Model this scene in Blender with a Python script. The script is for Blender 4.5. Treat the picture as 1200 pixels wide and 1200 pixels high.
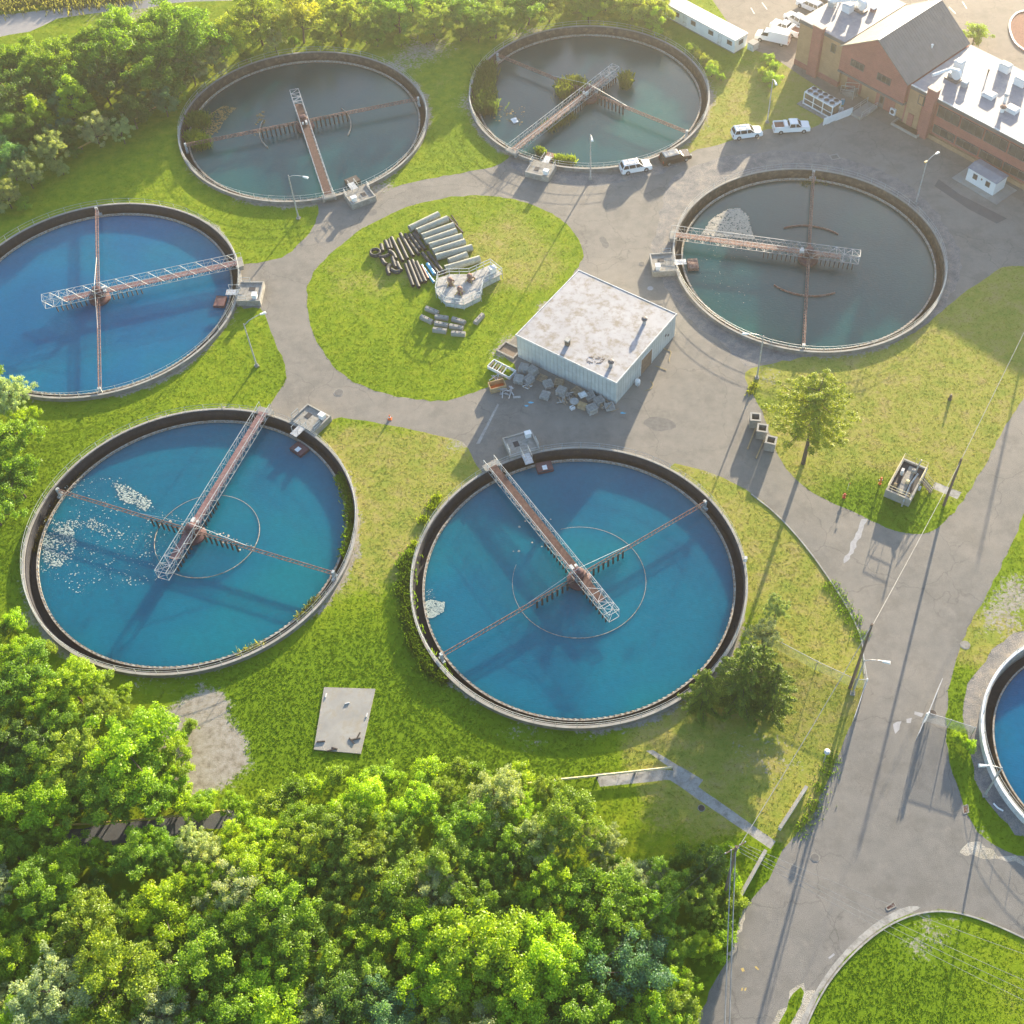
import bpy, math, random
import numpy as np
from mathutils import Vector, Matrix, geometry
PI = math.pi
rad = math.radians
scn = bpy.context.scene
for o in list(bpy.data.objects):
    bpy.data.objects.remove(o)

# ---------------------------------------------------------------- camera, sky, sun, exposure
F_PX, CX, CY, PITCH, ROLL, CAM_H = 1436.172, 696.262, 600.0, rad(53.10828), rad(0.2507), 121.9688
cam_d = bpy.data.cameras.new('camera')
cam_d.sensor_width = 36.0
cam_d.lens = F_PX / 1200.0 * 36.0
cam_d.shift_x = -(CX - 600.0) / 1200.0
cam_d.clip_start = 1.0
cam_d.clip_end = 5000.0
cam = bpy.data.objects.new('camera', cam_d)
scn.collection.objects.link(cam)
_fw = Vector((0, math.cos(PITCH), -math.sin(PITCH)))
_rt0 = Vector((1, 0, 0))
_up0 = _rt0.cross(_fw)
_rt = _rt0 * math.cos(ROLL) + _up0 * math.sin(ROLL)
_up = -_rt0 * math.sin(ROLL) + _up0 * math.cos(ROLL)
cam.matrix_world = Matrix(((_rt.x, _up.x, -_fw.x, 0), (_rt.y, _up.y, -_fw.y, 0), (_rt.z, _up.z, -_fw.z, CAM_H), (0, 0, 0, 1)))
scn.camera = cam

SUN_EL, SUN_AZ = rad(10.8), rad(70.0)          # azimuth measured from +X towards +Y
SUN_DIR = Vector((math.cos(SUN_EL) * math.cos(SUN_AZ), math.cos(SUN_EL) * math.sin(SUN_AZ), math.sin(SUN_EL)))
world = bpy.data.worlds.new('World')
scn.world = world
world.use_nodes = True
wn = world.node_tree
wn.nodes.clear()
w_out = wn.nodes.new('ShaderNodeOutputWorld')
w_bg = wn.nodes.new('ShaderNodeBackground')
w_sky = wn.nodes.new('ShaderNodeTexSky')
w_sky.sky_type = 'NISHITA'
w_sky.sun_disc = False
w_sky.sun_elevation = SUN_EL
w_sky.sun_rotation = PI / 2 - SUN_AZ
w_sky.dust_density = 1.0
w_sky.ozone_density = 2.0
w_bg.inputs['Strength'].default_value = 0.10
wn.links.new(w_sky.outputs[0], w_bg.inputs[0])
wn.links.new(w_bg.outputs[0], w_out.inputs[0])
sun_d = bpy.data.lights.new('sun', 'SUN')
sun_d.energy = 5.0
sun_d.angle = rad(0.6)
sun_d.color = (1.0, 0.84, 0.60)
sun = bpy.data.objects.new('sun', sun_d)
scn.collection.objects.link(sun)
sun.rotation_euler = SUN_DIR.to_track_quat('Z', 'Y').to_euler()
scn.view_settings.view_transform = 'Standard'
scn.view_settings.look = 'None'
scn.view_settings.exposure = 2.25
scn.view_settings.gamma = 1.0
scn.cycles.max_bounces = 6
scn.cycles.transparent_max_bounces = 12

# ---------------------------------------------------------------- helpers
COL = scn.collection
R_ = random.Random(7)
NP = np.random.default_rng(11)
CAM_P = Vector((0, 0, CAM_H))

def at(px, py, z=0.0):
    """where the surveyed point (px,py) of the 1200 px plan sits at height z"""
    d = _fw + _rt * ((px - CX) / F_PX) - _up * ((py - CY) / F_PX)
    t = (z - CAM_H) / d.z
    p = CAM_P + d * t
    return Vector((p.x, p.y, z))

def pxm(px, py, z=0.0):
    """pixels per metre there"""
    return F_PX / ((at(px, py, z) - CAM_P).dot(_fw))

def proj_np(P):
    d = P - np.array([0, 0, CAM_H])
    z = d @ np.array(_fw)
    return np.stack([CX + F_PX * (d @ np.array(_rt)) / z, CY - F_PX * (d @ np.array(_up)) / z], -1)

class MB:
    """collects shapes into one mesh"""
    def __init__(s):
        s.v = []; s.f = []; s.m = []
    def add(s, vs, fs, mi=0):
        b = len(s.v)
        s.v += [tuple(v) for v in vs]
        s.f += [tuple(i + b for i in f) for f in fs]
        s.m += [mi] * len(fs)
        return s
    def box(s, c, d, rz=0.0, mi=0, top=1.0, M=None):
        x, y, z = d[0] / 2, d[1] / 2, d[2] / 2
        vs = []
        for k, sc in ((-1, 1.0), (1, top)):
            for (a, b) in ((-1, -1), (1, -1), (1, 1), (-1, 1)):
                vs.append(Vector((a * x * sc, b * y * sc, k * z)))
        if M is None:
            M = Matrix.Rotation(rz, 3, 'Z')
        vs = [M @ v + Vector(c) for v in vs]
        return s.add(vs, [(3, 2, 1, 0), (4, 5, 6, 7), (0, 1, 5, 4), (1, 2, 6, 5), (2, 3, 7, 6), (3, 0, 4, 7)], mi)
    def bar(s, p, q, w, h=None, mi=0):
        p = Vector(p); q = Vector(q); d = q - p
        L = d.length
        if L < 1e-6: return s
        h = h or w
        zx = d.normalized()
        up = Vector((0, 0, 1)) if abs(zx.z) < 0.95 else Vector((0, 1, 0))
        yx = up.cross(zx).normalized(); ux = zx.cross(yx)
        M = Matrix((zx, yx, ux)).transposed()
        return s.box((p + q) / 2, (L, w, h), mi=mi, M=M)
    def tube(s, pts, r, n=8, mi=0, caps=True, closed=False):
        pts = [Vector(p) for p in pts]
        rs = r if isinstance(r, (list, tuple)) else [r] * len(pts)
        m = len(pts); rings = []
        prev = None
        for i, p in enumerate(pts):
            if closed: d = pts[(i + 1) % m] - pts[i - 1]
            else: d = pts[min(i + 1, m - 1)] - pts[max(i - 1, 0)]
            d.normalize()
            if prev is None:
                a = Vector((0, 0, 1)) if abs(d.z) < 0.9 else Vector((1, 0, 0))
                x = d.cross(a).normalized()
            else:
                x = (prev - d * prev.dot(d)).normalized()
            prev = x
            y = d.cross(x)
            rings.append([p + (x * math.cos(2 * PI * k / n) + y * math.sin(2 * PI * k / n)) * rs[i] for k in range(n)])
        vs = [v for rg in rings for v in rg]
        fs = []
        for i in range(m if closed else m - 1):
            j = (i + 1) % m
            for k in range(n):
                fs.append((i * n + k, i * n + (k + 1) % n, j * n + (k + 1) % n, j * n + k))
        if caps and not closed:
            fs.append(tuple(range(n - 1, -1, -1)))
            fs.append(tuple((m - 1) * n + k for k in range(n)))
        return s.add(vs, fs, mi)
    def prism(s, poly, z0, z1, mi=0, mtop=None):
        n = len(poly)
        area = sum(poly[i][0] * poly[(i + 1) % n][1] - poly[(i + 1) % n][0] * poly[i][1] for i in range(n))
        if area < 0: poly = list(reversed(poly))
        vs = [(p[0], p[1], z0) for p in poly] + [(p[0], p[1], z1) for p in poly]
        s.add(vs, [tuple(range(n - 1, -1, -1))] + [(i, (i + 1) % n, (i + 1) % n + n, i + n) for i in range(n)], mi)
        s.add([(p[0], p[1], z1) for p in poly], [tuple(range(n))], mi if mtop is None else mtop)
        return s
    def ring(s, r0, r1, z0, z1, n=128, mi=0, c=(0, 0), a0=0.0, a1=2 * PI):
        """solid annulus"""
        full = abs(a1 - a0 - 2 * PI) < 1e-6
        m = n if full else n + 1
        vs = []
        for i in range(m):
            a = a0 + (a1 - a0) * i / n
            cs, sn = math.cos(a), math.sin(a)
            for (r, z) in ((r0, z0), (r1, z0), (r1, z1), (r0, z1)):
                vs.append((c[0] + r * cs, c[1] + r * sn, z))
        fs = []
        for i in range(n):
            j = (i + 1) % m
            for k in range(4):
                k2 = (k + 1) % 4
                fs.append((i * 4 + k, j * 4 + k, j * 4 + k2, i * 4 + k2)[::-1])
        if not full:
            fs.append((0, 1, 2, 3)); fs.append(tuple((m - 1) * 4 + k for k in (3, 2, 1, 0)))
        return s.add(vs, fs, mi)
    def lathe(s, prof, n=16, c=(0, 0, 0), mi=0):
        vs = []; fs = []
        for (r, z) in prof:
            for k in range(n):
                a = 2 * PI * k / n
                vs.append((c[0] + r * math.cos(a), c[1] + r * math.sin(a), c[2] + z))
        for i in range(len(prof) - 1):
            for k in range(n):
                fs.append((i * n + k, i * n + (k + 1) % n, (i + 1) * n + (k + 1) % n, (i + 1) * n + k))
        fs.append(tuple(range(n - 1, -1, -1)))
        fs.append(tuple((len(prof) - 1) * n + k for k in range(n)))
        return s.add(vs, fs, mi)
    def build(s, name, mats, parent=None, label=None, smooth=False):
        me = bpy.data.meshes.new(name)
        me.from_pydata(s.v, [], s.f)
        mats = mats if isinstance(mats, (list, tuple)) else [mats]
        for m in mats: me.materials.append(m)
        if len(mats) > 1: me.polygons.foreach_set('material_index', s.m)
        if smooth: me.polygons.foreach_set('use_smooth', [True] * len(s.f))
        me.update()
        o = bpy.data.objects.new(name, me)
        COL.objects.link(o)
        if parent is not None: o.parent = parent
        if label: o['label'] = label
        return o

def tag(o, label=None, cat=None, group=None, kind=None):
    if label: o['label'] = label
    if cat: o['category'] = cat
    if group: o['group'] = group
    if kind: o['kind'] = kind
    return o

def thing(name, label, cat, loc=(0, 0, 0), rz=0.0, group=None):
    o = bpy.data.objects.new(name, None)
    o.empty_display_size = 0.3
    o.location = loc; o.rotation_euler = (0, 0, rz)
    COL.objects.link(o)
    return tag(o, label, cat, group)

KIDS = {}
def copy_tree(o, loc=None, rz=None, label=None, parent=None, scale=None, group=None):
    c = o.copy(); COL.objects.link(c)
    if parent is not None: c.parent = parent
    if loc is not None: c.location = loc
    if rz is not None: c.rotation_euler = (0, 0, rz)
    if scale is not None: c.scale = scale
    if label: c['label'] = label
    if group: c['group'] = group
    for ch in kids(o):
        copy_tree(ch, parent=c)
    return c
def kids(o):
    return list(o.children)

# ---------------------------------------------------------------- materials
def new_mat(name):
    m = bpy.data.materials.new(name); m.use_nodes = True
    nt = m.node_tree
    return m, nt, nt.nodes['Principled BSDF']

def N(nt, typ, **kw):
    n = nt.nodes.new(typ)
    for k, v in kw.items(): setattr(n, k, v)
    return n

def noise(nt, vec, scale, detail=4, rough=0.6):
    n = N(nt, 'ShaderNodeTexNoise'); n.inputs['Scale'].default_value = scale
    n.inputs['Detail'].default_value = detail; n.inputs['Roughness'].default_value = rough
    nt.links.new(vec, n.inputs['Vector'])
    return n.outputs['Fac']

def ramp(nt, fac, stops):
    r = N(nt, 'ShaderNodeValToRGB')
    el = r.color_ramp.elements
    while len(el) < len(stops): el.new(0.5)
    for e, (p, c) in zip(el, stops):
        e.position = p
        e.color = (*c, 1) if isinstance(c, (tuple, list)) else (c, c, c, 1)
    nt.links.new(fac, r.inputs[0])
    return r.outputs[0]

def mix(nt, fac, a, b, typ='MIX'):
    m = N(nt, 'ShaderNodeMix', data_type='RGBA', blend_type=typ)
    if isinstance(fac, (int, float)): m.inputs[0].default_value = fac
    else: nt.links.new(fac, m.inputs[0])
    for v, s in ((a, m.inputs[6]), (b, m.inputs[7])):
        if isinstance(v, (tuple, list)): s.default_value = (*v, 1)
        else: nt.links.new(v, s)
    return m.outputs[2]

def mth(nt, op, a, b=0.5, clamp=False):
    m = N(nt, 'ShaderNodeMath', operation=op, use_clamp=clamp)
    for v, s in ((a, m.inputs[0]), (b, m.inputs[1])):
        if isinstance(v, (int, float)): s.default_value = v
        else: nt.links.new(v, s)
    return m.outputs[0]

def bump(nt, h, dist, strength=1.0):
    b = N(nt, 'ShaderNodeBump'); b.inputs['Distance'].default_value = dist
    b.inputs['Strength'].default_value = strength
    nt.links.new(h, b.inputs['Height'])
    return b.outputs[0]

def plain(name, col, rough=0.6, metal=0.0, var=0.25, scale=1.5, dirt=None, dirt_amt=0.4, bmp=0.0):
    """painted / cast surface with mottling and an optional second colour in patches"""
    m, nt, b = new_mat(name)
    tc = N(nt, 'ShaderNodeTexCoord'); v = tc.outputs['Object']
    f = noise(nt, v, scale, 5)
    lo = tuple(c * (1 - var) for c in col); hi = tuple(min(1, c * (1 + var)) for c in col)
    c = ramp(nt, f, [(0.3, lo), (0.7, hi)])
    if dirt:
        f2 = noise(nt, v, scale * 2.3, 6, 0.7)
        k = ramp(nt, f2, [(0.62 - dirt_amt * 0.4, 0.0), (0.75 - dirt_amt * 0.25, 1.0)])
        c = mix(nt, k, c, dirt)
    nt.links.new(c, b.inputs['Base Color'])
    b.inputs['Roughness'].default_value = rough
    b.inputs['Metallic'].default_value = metal
    if bmp: nt.links.new(bump(nt, noise(nt, v, scale * 8, 3), bmp), b.inputs['Normal'])
    return m
def grass_nodes(nt):
    g = N(nt, 'ShaderNodeNewGeometry'); v = g.outputs['Position']
    a = N(nt, 'ShaderNodeAttribute', attribute_name='mask')
    sp = N(nt, 'ShaderNodeSeparateColor'); nt.links.new(a.outputs['Color'], sp.inputs[0])
    dry, dirt, lush = sp.outputs[0], sp.outputs[1], sp.outputs[2]
    f1 = noise(nt, v, 0.10, 4, 0.65); f2 = noise(nt, v, 0.55, 5, 0.7); f3 = noise(nt, v, 2.6, 3, 0.7)
    base = ramp(nt, f2, [(0.28, (0.115, 0.190, 0.005)), (0.46, (0.170, 0.245, 0.007)), (0.62, (0.228, 0.282, 0.012)), (0.78, (0.285, 0.300, 0.030))])
    k = mth(nt, 'ADD', mth(nt, 'MULTIPLY', f1, 0.9), mth(nt, 'MULTIPLY', f3, 0.45))
    k = mth(nt, 'ADD', k, mth(nt, 'MULTIPLY', mth(nt, 'SUBTRACT', dry, lush), 0.75))
    kd = ramp(nt, k, [(0.80, 0.0), (1.15, 1.0)])
    c = mix(nt, kd, base, mix(nt, 0.55, ramp(nt, f3, [(0.3, (0.235, 0.250, 0.036)), (0.7, (0.325, 0.310, 0.090))]), ramp(nt, noise(nt, v, 0.32, 6, 0.75), [(0.36, (0.150, 0.230, 0.018)), (0.5, (0.285, 0.285, 0.045)), (0.64, (0.36, 0.27, 0.12))])))
    kl = ramp(nt, mth(nt, 'ADD', mth(nt, 'MULTIPLY', f2, 0.5), mth(nt, 'MULTIPLY', lush, 0.8)), [(0.35, 0.0), (0.9, 1.0)])
    c = mix(nt, kl, c, (0.125, 0.205, 0.006))
    return v, c, dirt, f2, f3

def mk_ground():
    m, nt, b = new_mat('grass_soil')
    v, c, dirt, f2, f3 = grass_nodes(nt)
    soil = ramp(nt, noise(nt, v, 1.3, 6, 0.7), [(0.3, (0.17, 0.145, 0.105)), (0.5, (0.30, 0.27, 0.225)), (0.7, (0.37, 0.35, 0.315))])
    k = mth(nt, 'ADD', mth(nt, 'MULTIPLY', dirt, 1.15), mth(nt, 'MULTIPLY', mth(nt, 'SUBTRACT', f3, 0.5), 1.2))
    k = mth(nt, 'ADD', k, mth(nt, 'MULTIPLY', mth(nt, 'SUBTRACT', f2, 0.5), 0.8))
    kk = ramp(nt, k, [(0.42, 0.0), (0.62, 1.0)])
    c = mix(nt, kk, c, soil)
    nt.links.new(c, b.inputs['Base Color']); b.inputs['Roughness'].default_value = 0.95
    b.inputs['Specular IOR Level'].default_value = 0.1
    h = mth(nt, 'ADD', mth(nt, 'MULTIPLY', f2, 0.35), mth(nt, 'MULTIPLY', f3, 0.12))
    nt.links.new(bump(nt, noise(nt, v, 7.0, 3, 0.7), 0.05, 0.6), b.inputs['Normal'])
    return m

def mk_tuft():
    m, nt, b = new_mat('grass_blades')
    v, c, dirt, f2, f3 = grass_nodes(nt)
    f4 = noise(nt, v, 9.0, 2)
    c = mix(nt, ramp(nt, f4, [(0.3, 0.0), (0.7, 1.0)]), mix(nt, 1.0, c, (1.0, 1.0, 0.95), 'MULTIPLY'), mix(nt, 1.0, c, (1.28, 1.2, 1.1), 'MULTIPLY'))
    d = N(nt, 'ShaderNodeBsdfDiffuse'); t = N(nt, 'ShaderNodeBsdfTranslucent'); x = N(nt, 'ShaderNodeMixShader')
    nt.links.new(c, d.inputs[0]); nt.links.new(c, t.inputs[0]); x.inputs[0].default_value = 0.45
    nt.links.new(d.outputs[0], x.inputs[1]); nt.links.new(t.outputs[0], x.inputs[2])
    nt.links.new(x.outputs[0], nt.nodes['Material Output'].inputs[0])
    return m

def mk_asphalt(name, lo, hi, warm, crack=1.0, patch=0.35):
    m, nt, b = new_mat(name)
    g = N(nt, 'ShaderNodeNewGeometry'); v = g.outputs['Position']
    f1 = noise(nt, v, 0.07, 4, 0.6); f2 = noise(nt, v, 0.6, 6, 0.7); f3 = noise(nt, v, 12.0, 3, 0.7)
    c = ramp(nt, f2, [(0.25, lo), (0.75, hi)])
    c = mix(nt, mth(nt, 'MULTIPLY', ramp(nt, f1, [(0.45, 0.0), (0.62, 1.0)]), patch), c, warm)
    c = mix(nt, 0.35, c, mix(nt, 1.0, c, ramp(nt, f3, [(0.3, 0.45), (0.7, 1.5)]), 'MULTIPLY'))
    sy = N(nt, 'ShaderNodeSeparateXYZ'); nt.links.new(v, sy.inputs[0])   # newer, cooler surface on the public road to the south
    ky = ramp(nt, mth(nt, 'DIVIDE', mth(nt, 'ADD', sy.outputs[1], mth(nt, 'MULTIPLY', f1, 40.0)), 200.0), [(0.42, 1.0), (0.60, 0.0)])
    c = mix(nt, ky, c, mix(nt, 1.0, c, (0.88, 0.91, 0.96), 'MULTIPLY'))
    f5 = noise(nt, v, 0.22, 7, 0.75)
    c = mix(nt, mth(nt, 'MULTIPLY', ramp(nt, f5, [(0.50, 0.0), (0.60, 1.0)]), 0.30), c, tuple(x * 0.62 for x in lo))
    c = mix(nt, mth(nt, 'MULTIPLY', ramp(nt, noise(nt, v, 0.33, 8, 0.8), [(0.56, 0.0), (0.72, 1.0)]), 0.45), c, tuple(min(1, x * 1.3) for x in hi))
    # cracks: edges of warped cells, only here and there
    wv = N(nt, 'ShaderNodeVectorMath', operation='ADD')
    nn = N(nt, 'ShaderNodeTexNoise'); nn.inputs['Scale'].default_value = 0.5; nn.inputs['Detail'].default_value = 5
    nt.links.new(v, nn.inputs['Vector'])
    sc = N(nt, 'ShaderNodeVectorMath', operation='SCALE'); sc.inputs['Scale'].default_value = 2.2
    nt.links.new(nn.outputs['Color'], sc.inputs[0])
    nt.links.new(v, wv.inputs[0]); nt.links.new(sc.outputs[0], wv.inputs[1])
    for scale, w, th in ((0.085, 0.006, 0.40), (0.26, 0.010, 0.55)):
        vo = N(nt, 'ShaderNodeTexVoronoi', feature='DISTANCE_TO_EDGE'); vo.inputs['Scale'].default_value = scale
        nt.links.new(wv.outputs[0], vo.inputs['Vector'])
        k = ramp(nt, vo.outputs[0], [(0.0, 1.0), (w, 0.0)])
        k = mth(nt, 'MULTIPLY', k, ramp(nt, noise(nt, v, 0.06 + scale * 0.2, 3), [(th, 0.0), (th + 0.08, 1.0)]))
        c = mix(nt, mth(nt, 'MULTIPLY', k, 0.45 * crack), c, (0.035, 0.035, 0.038))
    nt.links.new(c, b.inputs['Base Color']); b.inputs['Roughness'].default_value = 0.85
    b.inputs['Specular IOR Level'].default_value = 0.25
    nt.links.new(bump(nt, f3, 0.03), b.inputs['Normal'])
    return m

def mk_gravel(name, cols):
    m, nt, b = new_mat(name)
    g = N(nt, 'ShaderNodeNewGeometry'); v = g.outputs['Position']
    f = noise(nt, v, 0.5, 7, 0.8); f3 = noise(nt, v, 7.0, 3, 0.8)
    c = ramp(nt, f, [(0.3, cols[0]), (0.5, cols[1]), (0.7, cols[2])])
    c = mix(nt, 0.55, c, mix(nt, 1.0, c, ramp(nt, f3, [(0.3, 0.4), (0.7, 1.6)]), 'MULTIPLY'))
    nt.links.new(c, b.inputs['Base Color']); b.inputs['Roughness'].default_value = 0.95
    nt.links.new(bump(nt, f3, 0.12), b.inputs['Normal'])
    return m

def mk_water(name, deep, mid, green, rough=0.05, sss=2.4, ior=1.36):
    m, nt, b = new_mat(name)
    g = N(nt, 'ShaderNodeNewGeometry'); v = g.outputs['Position']
    f = noise(nt, v, 0.045, 3, 0.5)
    c = ramp(nt, f, [(0.35, deep), (0.5, mid), (0.66, green)])
    f2 = noise(nt, v, 1.6, 4, 0.7)
    c = mix(nt, 0.22, c, mix(nt, 1.0, c, ramp(nt, f2, [(0.3, 0.6), (0.7, 1.35)]), 'MULTIPLY'))
    nt.links.new(c, b.inputs['Base Color']); b.inputs['Roughness'].default_value = rough
    b.inputs['IOR'].default_value = ior
    if sss:
        b.subsurface_method = 'BURLEY'; b.inputs['Subsurface Weight'].default_value = 1.0
        b.inputs['Subsurface Radius'].default_value = (0.6, 1.0, 1.1); b.inputs['Subsurface Scale'].default_value = sss
    # wind ripples
    mp = N(nt, 'ShaderNodeMapping'); mp.inputs['Rotation'].default_value = (0, 0, rad(35)); mp.inputs['Scale'].default_value = (1.0, 2.6, 1.0)
    nt.links.new(v, mp.inputs['Vector'])
    nt.links.new(bump(nt, noise(nt, mp.outputs[0], 2.2, 3, 0.6), 0.04, 0.6), b.inputs['Normal'])
    return m

def mk_leaf():
    m, nt, b = new_mat('leaves')
    oi = N(nt, 'ShaderNodeObjectInfo')
    a = N(nt, 'ShaderNodeAttribute', attribute_name='tint')
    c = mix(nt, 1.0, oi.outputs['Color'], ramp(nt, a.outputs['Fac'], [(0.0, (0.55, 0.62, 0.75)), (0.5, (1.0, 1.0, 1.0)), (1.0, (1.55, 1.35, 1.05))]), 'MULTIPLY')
    d = N(nt, 'ShaderNodeBsdfDiffuse'); t = N(nt, 'ShaderNodeBsdfTranslucent'); x = N(nt, 'ShaderNodeMixShader')
    tc = mix(nt, 1.0, c, (1.55, 1.5, 0.5), 'MULTIPLY')
    nt.links.new(c, d.inputs[0]); nt.links.new(tc, t.inputs[0]); x.inputs[0].default_value = 0.5
    gl = N(nt, 'ShaderNodeBsdfGlossy'); gl.inputs['Roughness'].default_value = 0.45; gl.inputs[0].default_value = (0.9, 0.95, 1, 1)
    y = N(nt, 'ShaderNodeMixShader'); y.inputs[0].default_value = 0.018
    nt.links.new(d.outputs[0], x.inputs[1]); nt.links.new(t.outputs[0], x.inputs[2])
    nt.links.new(x.outputs[0], y.inputs[1]); nt.links.new(gl.outputs[0], y.inputs[2])
    nt.links.new(y.outputs[0], nt.nodes['Material Output'].inputs[0])
    return m

def mk_stripes(name, col, period, axis=0, depth=0.03, dark=0.75, rough=0.5, dirt=None, dirt_amt=0.3, sharp=0.12):
    """ribbed sheet / brick courses along one local axis"""
    m, nt, b = new_mat(name)
    tc = N(nt, 'ShaderNodeTexCoord'); sx = N(nt, 'ShaderNodeSeparateXYZ'); nt.links.new(tc.outputs['Object'], sx.inputs[0])
    f = mth(nt, 'FRACT', mth(nt, 'DIVIDE', sx.outputs[axis], period))
    k = ramp(nt, f, [(0.0, 0.0), (sharp, 1.0)])
    f2 = noise(nt, tc.outputs['Object'], 0.8, 5)
    c = ramp(nt, f2, [(0.3, tuple(x * 0.85 for x in col)), (0.7, tuple(x * 1.12 for x in col))])
    if dirt:
        c = mix(nt, ramp(nt, noise(nt, tc.outputs['Object'], 0.35, 6, 0.75), [(0.62 - dirt_amt * 0.4, 0.0), (0.75 - dirt_amt * 0.25, 1.0)]), c, dirt)
    c = mix(nt, k, mix(nt, 1.0, c, (dark, dark, dark), 'MULTIPLY'), c)
    nt.links.new(c, b.inputs['Base Color']); b.inputs['Roughness'].default_value = rough
    nt.links.new(bump(nt, k, depth), b.inputs['Normal'])
    return m

def mk_brick(name, c1, c2, mortar):
    m, nt, b = new_mat(name)
    tc = N(nt, 'ShaderNodeTexCoord')
    sx = N(nt, 'ShaderNodeSeparateXYZ'); nt.links.new(tc.outputs['Object'], sx.inputs[0])
    cb = N(nt, 'ShaderNodeCombineXYZ')
    nt.links.new(mth(nt, 'ADD', sx.outputs[0], sx.outputs[1]), cb.inputs[0]); nt.links.new(sx.outputs[2], cb.inputs[1])
    br = N(nt, 'ShaderNodeTexBrick'); nt.links.new(cb.outputs[0], br.inputs['Vector'])
    br.inputs['Color1'].default_value = (*c1, 1); br.inputs['Color2'].default_value = (*c2, 1); br.inputs['Mortar'].default_value = (*mortar, 1)
    br.inputs['Scale'].default_value = 1.0; br.inputs['Brick Width'].default_value = 0.4; br.inputs['Row Height'].default_value = 0.2; br.inputs['Mortar Size'].default_value = 0.012
    c = mix(nt, 0.5, br.outputs[0], mix(nt, 1.0, br.outputs[0], ramp(nt, noise(nt, tc.outputs['Object'], 0.5, 6), [(0.3, 0.7), (0.7, 1.25)]), 'MULTIPLY'))
    nt.links.new(c, b.inputs['Base Color']); b.inputs['Roughness'].default_value = 0.85
    return m

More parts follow.
